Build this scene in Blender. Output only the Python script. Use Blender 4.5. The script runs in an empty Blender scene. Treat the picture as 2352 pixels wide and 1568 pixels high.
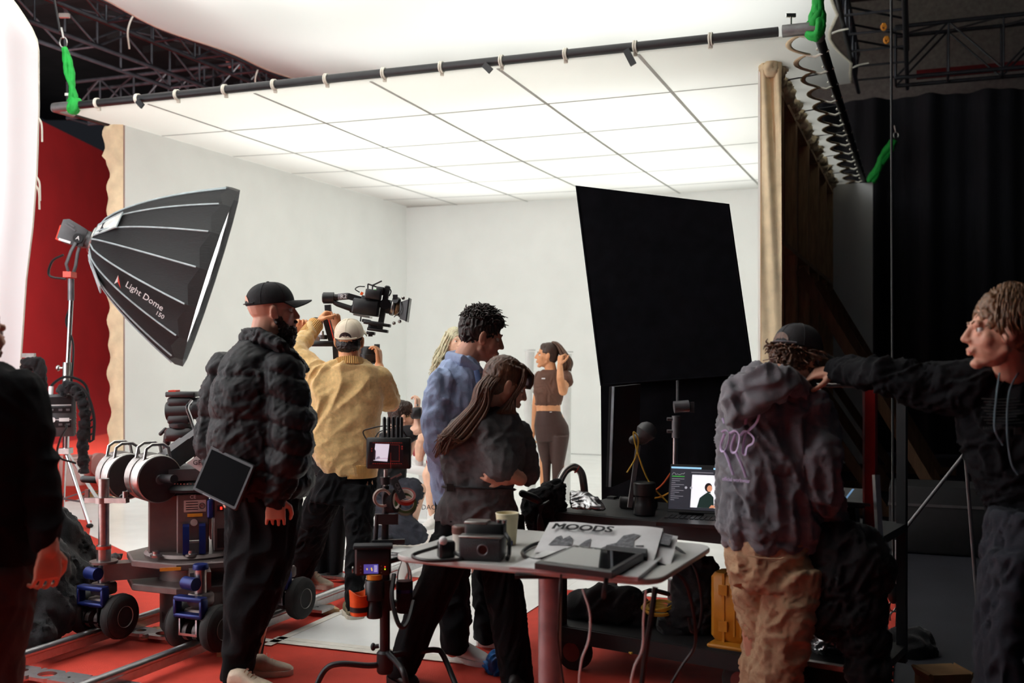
import bpy, math, random
import numpy as np
from mathutils import Vector, Matrix
random.seed(5); rng = np.random.default_rng(5)
SC = bpy.context.scene; COL = SC.collection
# ---- camera: level, 1.5 m up, horizon at row 812 of the 2352x1568 frame
F, CX, HY, HC = 2450.0, 1176.0, 812.0, 1.5
cam = bpy.data.objects.new('camera', bpy.data.cameras.new('camera')); COL.objects.link(cam)
cam.location = (0, 0, HC); cam.rotation_euler = (math.pi/2, 0, 0)
cam.data.sensor_width = 36; cam.data.lens = 36*F/2352; cam.data.shift_y = (HY-784)/2352
cam.data.clip_start = 0.05; cam.data.clip_end = 200
cam.data.dof.use_dof = True; cam.data.dof.focus_distance = 6.2; cam.data.dof.aperture_fstop = 2.4
SC.camera = cam
# ---- set frame: u across the set, v into it
TH = math.atan(0.38); E1 = np.array([math.cos(TH), -math.sin(TH), 0]); E2 = np.array([math.sin(TH), math.cos(TH), 0])
OS = np.array([-4.17, 10.15, 0.0])
def S(u, v, z=0.0): return OS+u*E1+v*E2+np.array([0, 0, z])
# ---- world and lamps
W = bpy.data.worlds.new('hall'); SC.world = W; W.use_nodes = True
W.node_tree.nodes['Background'].inputs[0].default_value = (0.55, 0.6, 0.75, 1)
W.node_tree.nodes['Background'].inputs[1].default_value = 0.02
def area(name, loc, to, sx, sy, power, color=(1, 1, 1), spread=180):
    l = bpy.data.lights.new(name, 'AREA'); l.shape = 'RECTANGLE'; l.size = sx; l.size_y = sy; l.energy = power; l.color = color
    l.spread = math.radians(spread)
    o = bpy.data.objects.new(name, l); COL.objects.link(o); o.location = Vector(loc)
    o.rotation_euler = (Vector(to)-Vector(loc)).to_track_quat('-Z', 'Y').to_euler(); o['kind'] = 'helper'
    return o
# lamps hung over the silk ceiling of the set, over the upper silk and behind the side silk
for (u, v, p) in ((1.8, 2.4, 32), (4.8, 2.4, 32), (1.8, 5.4, 36), (4.8, 5.4, 36)):
    o = area('ceiling_lamp', S(u, v, 4.55), S(u, v, 0), 2.6, 2.6, p, (.94, .97, 1)); o.rotation_euler = (0, 0, -TH)
for (u, v, p) in ((1.0, 3.6, 40), (3.5, 3.2, 48), (5.4, 4.2, 42), (3.2, 7.5, 34), (1.2, -.6, 140), (4.6, -.6, 110), (1.0, -3.6, 220), (3.4, -3.6, 130), (.4, -6.6, 240), (2.4, -7.0, 120)):
    o = area('upper_lamp', S(u, v, 6.9), S(u, v, 0), 1.8, 1.8, p, (.94, .97, 1)); o.rotation_euler = (0, 0, -TH)
for y_, p in ((7.4, 75), (5.2, 260), (3.0, 300)): area('side_lamp', (-6.0, y_, 2.5), (-4.0, y_, 2.5), 1.9, 3.2, p, (.96, .98, 1))  # the two nearer lamps are added out of view as fill from the left
area('backdrop_lamp', (-5.6, 11.5, 3.6), (-8.9, 18.5, 2.2), 1.2, 1.2, 620, (1, .97, .93), 120)
SC.view_settings.view_transform = 'Standard'; SC.view_settings.look = 'None'
SC.view_settings.exposure = 0.0; SC.view_settings.gamma = 1.0; SC.view_settings.use_curve_mapping = False
SC.cycles.use_denoising = True
SC.cycles.max_bounces = 8; SC.cycles.diffuse_bounces = 5; SC.cycles.sample_clamp_indirect = 6

# ================= helpers =================
def P(px, py, Y): return np.array([(px-CX)/F*Y, Y, HC+(HY-py)/F*Y])
def G(px, py, z=0.0): return P(px, py, (HC-z)*F/(py-HY))
def A(*a): return np.array(a, float)
def nrm(v): v = np.asarray(v, float); return v/(np.linalg.norm(v)+1e-12)
def basis(d):
    d = nrm(d); a = A(0, 0, 1) if abs(d[2]) < .9 else A(1, 0, 0)
    u = nrm(np.cross(a, d)); return u, np.cross(d, u), d
def rotz(a): c, s = math.cos(a), math.sin(a); return np.array([[c, -s, 0], [s, c, 0], [0, 0, 1.]])
def rotx(a): c, s = math.cos(a), math.sin(a); return np.array([[1, 0, 0], [0, c, -s], [0, s, c.real]])
def roty(a): c, s = math.cos(a), math.sin(a); return np.array([[c, 0, s], [0, 1, 0], [-s, 0, c]])
class Fr:                                            # a local frame: columns of R are its axes
    def __init__(s, t=(0, 0, 0), R=None): s.t = np.asarray(t, float); s.R = np.eye(3) if R is None else np.asarray(R, float)
    def __call__(s, *p):
        p = np.asarray(p[0] if len(p) == 1 else p, float); return p@s.R.T+s.t
    def sub(s, t, R=None): return Fr(s(t), s.R@(np.eye(3) if R is None else R))
SETR = np.stack([E1, E2, A(0, 0, 1)], 1)
OFF = {}
class MB:                                            # collects shapes for ONE mesh object
    def __init__(s, fr=None): s.v = []; s.f = []; s.n = 0; s.fr = fr
    def add(s, V, Fs):
        V = np.asarray(V, float).reshape(-1, 3)
        if s.fr is not None: V = s.fr(V)
        s.v.append(V); s.f += [tuple(i+s.n for i in f) for f in Fs]; s.n += len(V); return s
    def box(s, c, d, R=None, bev=0.0):
        d = A(*d)/2; c = A(*c)
        if bev > 0:
            b = min(bev, d.min()*.9); V = []
            for sz in (-1, 1):
                for k in range(3):
                    pass
            base = [(-1, -1), (1, -1), (1, 1), (-1, 1)]
            def oct_(hx, hy, z): return [(-hx+b, -hy, z), (hx-b, -hy, z), (hx, -hy+b, z), (hx, hy-b, z), (hx-b, hy, z), (-hx+b, hy, z), (-hx, hy-b, z), (-hx, -hy+b, z)]
            rings = [oct_(d[0]-b*.6, d[1]-b*.6, -d[2]), oct_(d[0], d[1], -d[2]+b), oct_(d[0], d[1], d[2]-b), oct_(d[0]-b*.6, d[1]-b*.6, d[2])]
            V = np.array(sum(rings, [])); Fs = [tuple(range(7, -1, -1)), tuple(range(24, 32))]
            for r in range(3):
                for i in range(8): j = (i+1) % 8; Fs.append((r*8+i, r*8+j, r*8+8+j, r*8+8+i))
        else:
            V = np.array([(x*d[0], y*d[1], z*d[2]) for z in (-1, 1) for y in (-1, 1) for x in (-1, 1)])
            Fs = [(0, 2, 3, 1), (4, 5, 7, 6), (0, 1, 5, 4), (2, 6, 7, 3), (0, 4, 6, 2), (1, 3, 7, 5)]
        if R is not None: V = V@np.asarray(R).T
        return s.add(V+c, Fs)
    def bar(s, p0, p1, w, h, up=(0, 0, 1), bev=0.0):   # box from p0 to p1, w across, h along up
        p0, p1 = A(*p0), A(*p1); d = nrm(p1-p0); u = nrm(np.cross(d, A(*up))); h_ = np.cross(u, d)
        return s.box((p0+p1)/2, (w, np.linalg.norm(p1-p0), h), np.stack([u, d, h_], 1), bev)
    def rings(s, R, cap0=True, cap1=True, closed=False):
        n = len(R[0]); m = len(R); V = np.concatenate([np.asarray(r, float) for r in R]); Fs = []
        for a in range(m if closed else m-1):
            b = (a+1) % m
            for i in range(n): j = (i+1) % n; Fs.append((a*n+i, a*n+j, b*n+j, b*n+i))
        if not closed:
            if cap0: Fs.append(tuple(range(n-1, -1, -1)))
            if cap1: Fs.append(tuple((m-1)*n+i for i in range(n)))
        return s.add(V, Fs)
    def tube(s, pts, r, n=8, closed=False, flat=None):
        pts = [A(*p) for p in pts]; m = len(pts); rs = [r]*m if np.isscalar(r) else list(r)
        R = []; u = None; ang = np.linspace(0, 2*math.pi, n, endpoint=False)
        for i in range(m):
            d = nrm(pts[(i+1) % m if closed else min(i+1, m-1)]-pts[i-1 if closed else max(i-1, 0)])
            if u is None: u = basis(d)[0] if flat is None else nrm(np.cross(A(*flat[1]), d))
            u = nrm(u-d*np.dot(u, d)); v = np.cross(d, u); k = 1 if flat is None else flat[0]
            R.append(pts[i]+rs[i]*(np.outer(np.cos(ang), u)+k*np.outer(np.sin(ang), v)))
        return s.rings(R, closed=closed)
    def cyl(s, p0, p1, r0, r1=None, n=16): return s.tube([p0, p1], [r0, r0 if r1 is None else r1], n)
    def lathe(s, prof, o=(0, 0, 0), ax=(0, 0, 1), n=24, cap=True):
        u, v, d = basis(A(*ax)); o = A(*o); ang = np.linspace(0, 2*math.pi, n, endpoint=False)
        R = [o+d*h+max(r, 1e-4)*(np.outer(np.cos(ang), u)+np.outer(np.sin(ang), v)) for (r, h) in prof]
        return s.rings(R, cap, cap)
    def torus(s, c, ax, R, r, n=24, m=8, k=1.0):
        u, v, d = basis(A(*ax)); c = A(*c)
        return s.tube([c+R*(math.cos(t)*u+k*math.sin(t)*v) for t in np.linspace(0, 2*math.pi, n, endpoint=False)], r, m, closed=True)
    def ell(s, c, rad, R=None, n=16, m=10):
        c = A(*c); V = []
        ang = np.linspace(0, 2*math.pi, n, endpoint=False); rr = []
        for t in np.linspace(-math.pi/2, math.pi/2, m):
            q = max(math.cos(t), 1e-3); rr.append(np.stack([np.cos(ang)*q*rad[0], np.sin(ang)*q*rad[1], np.full(n, math.sin(t)*rad[2])], 1))
        if R is not None: rr = [q@np.asarray(R).T for q in rr]
        return s.rings([q+c for q in rr])
    def caps(s, p0, p1, r0, r1=None, n=10):            # rounded cone
        r1 = r0 if r1 is None else r1; p0, p1 = A(*p0), A(*p1); d = nrm(p1-p0); u, v, d = basis(d)
        ang = np.linspace(0, 2*math.pi, n, endpoint=False); C = np.outer(np.cos(ang), u)+np.outer(np.sin(ang), v); R = []
        for t in (-90, -60, -30, 0): R.append(p0+d*r0*math.sin(math.radians(t))+max(r0*math.cos(math.radians(t)), 1e-4)*C)
        for t in (0, 30, 60, 90): R.append(p1+d*r1*math.sin(math.radians(t))+max(r1*math.cos(math.radians(t)), 1e-4)*C)
        return s.rings(R)
    def chain(s, pts):                                  # [(point, radius)...] rounded cones end to end
        for (a, ra), (b, rb) in zip(pts[:-1], pts[1:]): s.caps(a, b, ra, rb)
        return s
    def rows(s, rows, n=28, e=2.3):                     # horizontal sections: (row, left, right, depth distance, half depth)
        R = []; ang = np.linspace(0, 2*math.pi, n, endpoint=False)
        cx = np.sign(np.cos(ang))*np.abs(np.cos(ang))**(2/e); cy = np.sign(np.sin(ang))*np.abs(np.sin(ang))**(2/e)
        for (py, xl, xr, Y, d) in sorted(rows, key=lambda q: -q[0]):
            c = P((xl+xr)/2, py, Y); a = (xr-xl)/2*Y/F
            R.append(c+np.outer(cx*a, A(1, 0, 0))+np.outer(cy*d, A(0, 1, 0)))
        return s.rings(R)
    def extrude(s, poly, o, ux, uy, t):                 # flat outline poly (2d) at o with axes ux, uy, thickness t
        o, ux, uy = A(*o), A(*ux), A(*uy); w = nrm(np.cross(ux, uy))*t
        B = np.array([o+ux*x+uy*y for x, y in poly])
        return s.rings([B, B+w])
    def grid(s, fn, nu, nv, two=0.0):
        V = np.array([[fn(i/nu, j/nv) for i in range(nu+1)] for j in range(nv+1)]).reshape(-1, 3); w = nu+1
        Fs = [(j*w+i, j*w+i+1, (j+1)*w+i+1, (j+1)*w+i) for j in range(nv) for i in range(nu)]
        return s.add(V, Fs)
    def mesh(s, name='m', off=(0, 0, 0)):
        me = bpy.data.meshes.new(name); V = np.concatenate(s.v)-A(*off); me.from_pydata(V.tolist(), [], s.f); me.update(); return me
    def build(s, name, mat, parent=None, label=None, cat=None, group=None, kind=None, smooth=38, me=None):
        V = np.concatenate(s.v) if me is None else None
        if parent is not None: off = OFF[parent.name]
        else:
            if V is None:
                V = np.zeros(len(me.vertices)*3); me.vertices.foreach_get('co', V); V = V.reshape(-1, 3)
            off = A((V[:, 0].min()+V[:, 0].max())/2, (V[:, 1].min()+V[:, 1].max())/2, V[:, 2].min())
        if me is None: me = s.mesh(name, off)
        else: me.transform(Matrix.Translation(Vector(-off))); me.name = name
        o = bpy.data.objects.new(name, me); COL.objects.link(o)
        mats = mat if isinstance(mat, (list, tuple)) else [mat]
        for m_ in mats: me.materials.append(m_)
        if smooth:
            me.polygons.foreach_set('use_smooth', [True]*len(me.polygons))
            if smooth < 180: me.set_sharp_from_angle(angle=math.radians(smooth))
        if parent is not None: o.parent = parent
        else: o.location = Vector(off)
        OFF[o.name] = off
        return tag(o, label, cat, group, kind)
def tag(o, label=None, cat=None, group=None, kind=None):
    for k, v in (('label', label), ('category', cat), ('group', group), ('kind', kind)):
        if v: o[k] = v
    return o
def thing(name, label, cat, loc, group=None):
    o = bpy.data.objects.new(name, None); COL.objects.link(o); o.location = Vector(loc); o.empty_display_size = .1
    OFF[o.name] = A(*loc); return tag(o, label, cat, group)
def solid(mb, voxel, it=4, fac=.5, fn=None, dec=None):  # fuse closed overlapping shapes into one skin
    me = mb.mesh(); o = bpy.data.objects.new('tmp', me); COL.objects.link(o)
    r = o.modifiers.new('r', 'REMESH'); r.mode = 'VOXEL'; r.voxel_size = voxel
    if it: q = o.modifiers.new('s', 'SMOOTH'); q.factor = fac; q.iterations = it
    if dec: q = o.modifiers.new('d', 'DECIMATE'); q.ratio = dec
    dg = bpy.context.evaluated_depsgraph_get(); m2 = bpy.data.meshes.new_from_object(o.evaluated_get(dg))
    bpy.data.objects.remove(o); bpy.data.meshes.remove(me)
    if fn is not None:
        n = len(m2.vertices); co = np.zeros(n*3); m2.vertices.foreach_get('co', co); co = co.reshape(-1, 3)
        no = np.zeros(n*3); m2.vertex_normals.foreach_get('vector', no); no = no.reshape(-1, 3)
        co = co+no*np.asarray(fn(co))[:, None]; m2.vertices.foreach_set('co', co.ravel()); m2.update()
    return m2
def folds(amp, lam, seed, stretch=(1, 1, 1), n=7, ridge=True):
    r = np.random.default_rng(seed); K = r.normal(size=(n, 3))*A(*stretch); K = K/np.linalg.norm(K, axis=1)[:, None]*2*math.pi/lam*r.uniform(.6, 1.5, (n, 1))
    ph = r.uniform(0, 6.28, n); K2 = r.normal(size=(3, 3))*2.2/lam; p2 = r.uniform(0, 6.28, 3)
    def f(co):
        w = np.sin(co@K2.T+p2)*lam*.35; q = np.sin((co+w)@K.T+ph).sum(1)/math.sqrt(n)
        return amp*((1-np.abs(q)*1.4) if ridge else q)
    return f
# ---- materials
def lin(c):
    c = A(*c)/255; return tuple(np.where(c <= .04045, c/12.92, ((c+.055)/1.055)**2.4))+(1,)
MATS = {}
def mat(name, col, rough=.6, metal=0, var=.12, vs=14, bump=0, bs=60, emit=0, alpha=1, trans=0, sheen=0, stretch=None, spec=.5, coat=0):
    if name in MATS: return MATS[name]
    m = bpy.data.materials.new(name); m.use_nodes = True; N = m.node_tree.nodes; L = m.node_tree.links; b = N['Principled BSDF']
    b.inputs['Roughness'].default_value = rough; b.inputs['Metallic'].default_value = metal; b.inputs['Specular IOR Level'].default_value = spec
    tc = N.new('ShaderNodeTexCoord'); src = tc.outputs['Object']
    if stretch:
        mp = N.new('ShaderNodeMapping'); mp.inputs['Scale'].default_value = stretch; L.new(src, mp.inputs[0]); src = mp.outputs[0]
    nz = N.new('ShaderNodeTexNoise'); nz.inputs['Scale'].default_value = vs; nz.inputs['Detail'].default_value = 4; L.new(src, nz.inputs['Vector'])
    cr = N.new('ShaderNodeValToRGB'); c = np.array(lin(col)[:3])
    cr.color_ramp.elements[0].color = tuple(np.clip(c*(1-var*2), 0, 1))+(1,); cr.color_ramp.elements[1].color = tuple(np.clip(c*(1+var*2), 0, 1))+(1,)
    cr.color_ramp.elements[0].position = .25; cr.color_ramp.elements[1].position = .75
    L.new(nz.outputs[0], cr.inputs[0]); L.new(cr.outputs[0], b.inputs['Base Color'])
    if bump:
        n2 = N.new('ShaderNodeTexNoise'); n2.inputs['Scale'].default_value = bs; n2.inputs['Detail'].default_value = 3; L.new(src, n2.inputs['Vector'])
        bp = N.new('ShaderNodeBump'); bp.inputs['Strength'].default_value = bump; bp.inputs['Distance'].default_value = .01
        L.new(n2.outputs[0], bp.inputs['Height']); L.new(bp.outputs[0], b.inputs['Normal'])
    if emit: L.new(cr.outputs[0], b.inputs['Emission Color']); b.inputs['Emission Strength'].default_value = emit
    if trans: b.inputs['Transmission Weight'].default_value = trans
    if sheen: b.inputs['Sheen Weight'].default_value = sheen; b.inputs['Sheen Roughness'].default_value = .4
    if coat: b.inputs['Coat Weight'].default_value = coat
    MATS[name] = m; return m
def silk(name, col, t=.6):                                # thin cloth that lets light through
    m = bpy.data.materials.new(name); m.use_nodes = True; N = m.node_tree.nodes; L = m.node_tree.links
    N.remove(N['Principled BSDF']); d = N.new('ShaderNodeBsdfDiffuse'); q = N.new('ShaderNodeBsdfTranslucent'); mx = N.new('ShaderNodeMixShader')
    nz = N.new('ShaderNodeTexNoise'); nz.inputs['Scale'].default_value = 3; cr = N.new('ShaderNodeValToRGB'); c = np.array(lin(col)[:3])
    cr.color_ramp.elements[0].color = tuple(c*.96)+(1,); cr.color_ramp.elements[1].color = tuple(np.clip(c*1.03, 0, 1))+(1,)
    L.new(nz.outputs[0], cr.inputs[0]); L.new(cr.outputs[0], d.inputs[0]); L.new(cr.outputs[0], q.inputs[0])
    mx.inputs[0].default_value = t; L.new(d.outputs[0], mx.inputs[1]); L.new(q.outputs[0], mx.inputs[2]); L.new(mx.outputs[0], N['Material Output'].inputs[0])
    MATS[name] = m; return m
def text(s, size, o, ux, uy, m, parent, name='lettering', depth=.0008, align='CENTER', shear=0, bold=0):
    c = bpy.data.curves.new('t', 'FONT'); c.body = s; c.size = size; c.extrude = depth; c.align_x = align; c.align_y = 'CENTER'; c.shear = shear; c.offset = bold; c.resolution_u = 3
    ob = bpy.data.objects.new('t', c); COL.objects.link(ob); dg = bpy.context.evaluated_depsgraph_get()
    me = bpy.data.meshes.new_from_object(ob.evaluated_get(dg)); bpy.data.objects.remove(ob)
    n = len(me.vertices); co = np.zeros(n*3); me.vertices.foreach_get('co', co); co = co.reshape(-1, 3)
    ux, uy = nrm(ux), nrm(uy); w = np.cross(ux, uy); co = A(*o)+co[:, :1]*ux+co[:, 1:2]*uy+co[:, 2:]*w
    me.vertices.foreach_set('co', co.ravel()); me.update(); me.materials.clear()
    return MB().build(name, m, parent, me=me, smooth=0)
def arc(c, r, a0, a1, n, ux, uy): return [A(*c)+r*(math.cos(t)*A(*ux)+math.sin(t)*A(*uy)) for t in np.linspace(a0, a1, n)]
def bez(p0, p1, p2, p3, n=14):
    p0, p1, p2, p3 = A(*p0), A(*p1), A(*p2), A(*p3)
    return [(1-t)**3*p0+3*t*(1-t)**2*p1+3*t*t*(1-t)*p2+t**3*p3 for t in np.linspace(0, 1, n)]
def smoothpts(pts, n=6):                                  # Catmull-Rom through points
    p = [A(*q) for q in pts]; p = [2*p[0]-p[1]]+p+[2*p[-1]-p[-2]]; out = []
    for i in range(1, len(p)-2):
        for t in np.linspace(0, 1, n, endpoint=False):
            out.append(.5*((2*p[i])+(-p[i-1]+p[i+1])*t+(2*p[i-1]-5*p[i]+4*p[i+1]-p[i+2])*t*t+(-p[i-1]+3*p[i]-3*p[i+1]+p[i+2])*t**3))
    return out+[p[-2]]
def cable(name, pts, r, m, parent=None, **k): return MB().tube(smoothpts(pts), r, 6).build(name, m, parent, **k)
X, Y_, Z = A(1, 0, 0), A(0, 1, 0), A(0, 0, 1)
# ================= materials used across the place =================
BLACK = mat('black_paint', (26, 26, 29), .45, var=.15); BLKMAT = mat('black_matte', (17, 17, 20), .85, var=.2)
BLKFAB = mat('black_fabric', (20, 20, 24), .92, var=.2, bump=.3, bs=180, sheen=.15); BLKPLA = mat('black_plastic', (24, 24, 26), .38, var=.1)
CHROME = mat('chrome', (205, 207, 210), .16, 1, var=.05); STEEL = mat('brushed_steel', (170, 168, 165), .32, 1, var=.1, vs=30)
ALU = mat('aluminium', (190, 190, 192), .35, 1, var=.06, vs=40); GREYM = mat('grey_metal', (105, 103, 106), .42, .5, var=.1)
WHITE = mat('white_paint', (246, 247, 245), .7, var=.015, vs=2); WOOD = mat('pine_wood', (196, 160, 118), .7, var=.14, vs=5, stretch=(8, 8, 1), bump=.1)
RUB = mat('rubber', (30, 30, 31), .8, var=.15, bump=.15, bs=90); GREEN = mat('green_webbing', (22, 168, 62), .7, var=.12, bump=.3, bs=120)
CORD = mat('white_cord', (226, 222, 208), .8, var=.06); MUS = mat('muslin', (226, 206, 170), .85, var=.08, vs=8, bump=.25, bs=25)
SILK = silk('diffusion_silk', (240, 239, 232), .62); SILK2 = silk('upper_silk', (240, 239, 231), .6); SILK3 = silk('side_silk', (238, 238, 238), .6)
RED = mat('red_carpet', (200, 58, 40), .9, var=.05, vs=9, bump=.35, bs=240); DARKFLOOR = mat('dark_concrete', (42, 43, 50), .55, var=.15, vs=3)
REDWALL = mat('red_backdrop', (150, 12, 18), .8, var=.06, vs=1.5); DCEIL = mat('dark_roof', (42, 38, 40), .8, var=.2, vs=2)
TRUSS = mat('truss_black', (54, 55, 60), .4, .3, var=.15); CURT = mat('black_curtain', (25, 25, 31), .95, var=.15, vs=6, stretch=(6, 6, .5))
VINYL = mat('white_vinyl', (244, 245, 243), .28, var=.03, vs=4); TAPE = mat('white_tape', (228, 224, 214), .6, var=.06)
def plate(name, pts, z, t, m, **k):
    mb = MB(); B = np.array([(p[0], p[1], z) for p in pts]); T = B+A(0, 0, t); mb.rings([B, T]); return mb.build(name, m, smooth=0, **k)
ORANGE0 = mat('hook_orange', (220, 140, 40), .5)
# ---- floors
E = lambda u, v: (S(u, v)[0], S(u, v)[1])
plate('floor', [(-12, -3), (14, -3), (14, 30), (-12, 30)], -.10, .088, DARKFLOOR, kind='structure')
plate('floor_red_carpet', [(-11.5, -2), (-.87, -2), (1.75, 4.9), (2.75, 7.6), (2.2, 9), (-2, 26), (-11.5, 26)], -.012, .012, RED, kind='structure')
wf = plate('floor_white_vinyl', [E(-.55, -.28), E(.56, -.38), E(1.1, -1.0), E(1.99, -1.55), E(6.9, -1.55), E(6.44, .7), E(6.44, 7.2), E(-.55, 7.2)], .0, .004, VINYL, kind='structure')
A0 = A(-1.21, 5.54, 0); wk = lambda a, b: A0+a*E1+b*E2
plate('floor_white_walkway', [wk(0, 0), wk(.98, 0), wk(1.02, 3.4), wk(.02, 3.4)], .0, .005, VINYL, kind='structure')
tp = thing('floor_tape', 'white tape strips along the edge of the white floor walkway', 'tape', wk(.5, 0, ))
for a, b, c, d in ((-.1, .0, 1.05, .0), (-.02, -.08, -.02, 1.3), (-.06, .06, 1.0, .05)):
    p, q = wk(a, b), wk(c, d); MB().bar(p+A(0, 0, .0065), q+A(0, 0, .0065), .05, .002).build('tape_strip', TAPE, tp)
# ---- painted backdrop on the far left: wall with a curved foot
mb = MB(); prof = [(-8.9, 5.9)]+[(-8.9, z) for z in (4.5, 3, 2)]+[(-8.9+1.3*(1-math.cos(t)), 1.3*(1-math.sin(t))) for t in np.linspace(0, math.pi/2, 9)]
mb.grid(lambda a, b: A(np.interp(b*(len(prof)-1), range(len(prof)), [q[0] for q in prof]), 12+a*14, .003+np.interp(b*(len(prof)-1), range(len(prof)), [q[1] for q in prof])), 6, len(prof)-1)
mb.build('wall_red_backdrop', REDWALL, kind='structure', smooth=60)
mb = MB(); mb.grid(lambda a, b: A(-9+a*14, 25.5-.0*a, 5.9*b), 4, 2); mb.build('wall_back_red', REDWALL, kind='structure')
# ---- dark hall ceiling with ribs
MB().box((1, 14, 8.6), (30, 36, .2)).build('ceiling', DCEIL, kind='structure')
cl = bpy.data.objects['ceiling']
for i in range(18):
    MB().bar(S(-9, -2+i*1.15, 8.44), S(16, -2+i*1.15, 8.44), .14, .18).build('roof_rib', DCEIL, cl)
# ---- black curtain on the right, in soft vertical folds
mb = MB()
mb.grid(lambda a, b: S(4.5+a*11.0, 8.9+.10*math.sin(a*82)+.05*math.sin(a*187+1), .02+5.3*b), 260, 3)
mb.build('black_curtain', CURT, label='tall black curtain hanging in folds behind the set', cat='curtain', smooth=180)
# ---- the white set
MB(Fr(OS, SETR)).box((-.10, 3.97, 1.925), (.10, 6.42, 3.85)).build('wall_set_left', WHITE, kind='structure', smooth=0)
MB(Fr(OS, SETR)).box((3.44, 7.22, 1.91), (7.0, .10, 3.80)).build('wall_set_back', WHITE, kind='structure', smooth=0)
BRACE = mat('shaded_timber', (112, 82, 58), .8, var=.14, vs=5, stretch=(8, 8, 1))  # braces sit where light is blocked; that shade is put into their colour
rw = MB(Fr(OS, SETR)).box((6.31, 3.97, 1.9), (.02, 6.42, 3.78)).build('wall_set_right', WHITE, kind='structure', smooth=0)
fs = Fr(OS, SETR); PLY = mat('brown_plywood', (150, 122, 96), .75, var=.15, vs=6, stretch=(6, 6, .8))
MB(fs).box((6.326, 3.97, 1.9), (.012, 6.42, 3.78)).build('backing_sheet', PLY, rw, smooth=0)
for v in (.81, 1.35, 2.35, 2.45, 3.55, 3.65, 4.75, 4.85, 5.95, 7.05): MB(fs).box((6.385, v, 1.9), (.10, .045, 3.7)).build('stud', WOOD, rw, smooth=0)
for z in (.1, 1.25, 2.45, 3.70): MB(fs).box((6.385, 3.95, z), (.10, 6.2, .045)).build('rail', WOOD, rw, smooth=0)
MB(fs).box((6.385, .755, 1.9), (.13, .02, 3.76)).build('edge_board', WOOD, rw, smooth=0)
for v in (2.4, 4.3, 6.2):                                  # raking braces behind the right wall
    b = thing('wall_brace', {2.4: 'front raking timber brace behind the right set wall', 4.3: 'middle raking timber brace behind the right set wall', 6.2: 'rear raking timber brace behind the right set wall'}[v], 'brace', S(7.2, v, 0), 'timber braces behind the set wall')
    for n_, p, q in (('raker', (6.46, v, 2.3), (7.75, v, .06)), ('foot_plank', (6.46, v, .05), (7.95, v, .05)), ('strut', (6.46, v, 1.2), (7.2, v, .08))):
        MB(fs).bar(p, q, .045, .095).build(n_, BRACE, b, smooth=0)
# muslin wrapped over the two front edges
def wrap(u, w, seed, lab):
    mb = MB(fs); r = np.random.default_rng(seed)
    zz = np.linspace(0, 4, 30); kk = r.uniform(0, .75, 30)
    def f(a, b):
        z = 3.86*b; k = float(np.interp(z, zz, kk))+(.8 if z>3.5 else 0); wv = .03*k+.02*math.sin(z*23+a*3)
        x = u-w*(a-.0)+(-w*.3*k if a > .6 else 0); return A(x, .735-.02*math.sin(a*3.1)-wv*(a), z+(.05*math.sin(a*6) if b > .99 else 0))
    mb.grid(f, 6, 90); return mb.build('muslin_wrap', MUS, label=lab, cat='cloth', smooth=180)
wrap(-.05, .16, 2, 'cream muslin wrapped over front edge of left set wall')
mb = MB(fs)                                                # bunched polythene and muslin along the top of the right wall
for i in range(40):
    v = .78+i*.16; mb.ell((6.40+.02*math.sin(i*1.7), v, 3.80+.03*math.sin(i*2.3)), (.085+.02*math.sin(i*3.1), .12, .07+.02*math.cos(i*1.3)))
mb.build('muslin_roll', MUS, me=solid(mb, .018, 3, fn=folds(.02, .12, 3)), label='crumpled cream muslin along top of the right set wall', cat='cloth', smooth=180)
mb = MB(fs)
mb.grid(lambda a, b: A(6.33+.16*a, .735-.03*math.sin(a*9+b*7)*b-.01, 1.2+2.68*b+.03*math.sin(a*5)*b), 12, 40)
mb.build('muslin_wrap', MUS, label='cream muslin draped over front edge of right set wall', cat='cloth', smooth=180)
# ---- silk ceiling on its pipe frame
ZC = 3.86
cs = thing('silk_ceiling', 'white silk ceiling with grey tape silhouettes laced to the pipe frame', 'silk', S(3.4, 4, ZC))
nS = 15
def sil(a, b):
    v = .03+b*8.15; t = b*nS % 1; ur = 6.72-.13*math.sin(math.pi*t)**.7; ul = -.16
    sag = -.05*math.sin(math.pi*a)*math.sin(math.pi*b)
    return S(ul+(ur-ul)*a, v, ZC-.03+sag)
MB().grid(sil, 24, nS*8).build('silk', SILK, cs, smooth=180)
MB().tube([sil(1, b)+A(0, 0, -.0) for b in np.linspace(0, .9999, nS*8)], .022, 6, flat=(.35, (0, 0, 1))).build('edge_hem', MUS, cs, smooth=180)
GRID = mat('grid_silhouette_grey', (176, 176, 170), .8, var=.04)  # grey strips below the silk stand in for dark tapes silhouetted through it
for i in range(5):
    u = .82+1.165*i; MB().tube([S(u, v, ZC-.042-.05*math.sin(math.pi*(u+.16)/6.86)*math.sin(math.pi*(v-.03)/8.15)) for v in np.linspace(.06, 7.9, 20)], .017, 4, flat=(.12, (0, 0, 1))).build('grid_silhouette', GRID, cs)
for i in range(6):
    v = 1.27+1.26*i; MB().tube([S(u, v, ZC-.046-.05*math.sin(math.pi*(u+.16)/6.86)*math.sin(math.pi*(v-.03)/8.15)) for u in np.linspace(.0, 6.5, 20)], .018, 4, flat=(.12, (0, 0, 1))).build('grid_silhouette', GRID, cs)
    MB().bar(S(6.45, v, ZC-.045), S(6.8, v, ZC-.01), .022, .006).build('lashing_strap', BLACK, cs)
pf = thing('pipe_frame', 'black scaffold pipe frame carrying the silk ceiling', 'pipe frame', S(3.4, 4, ZC))
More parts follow.
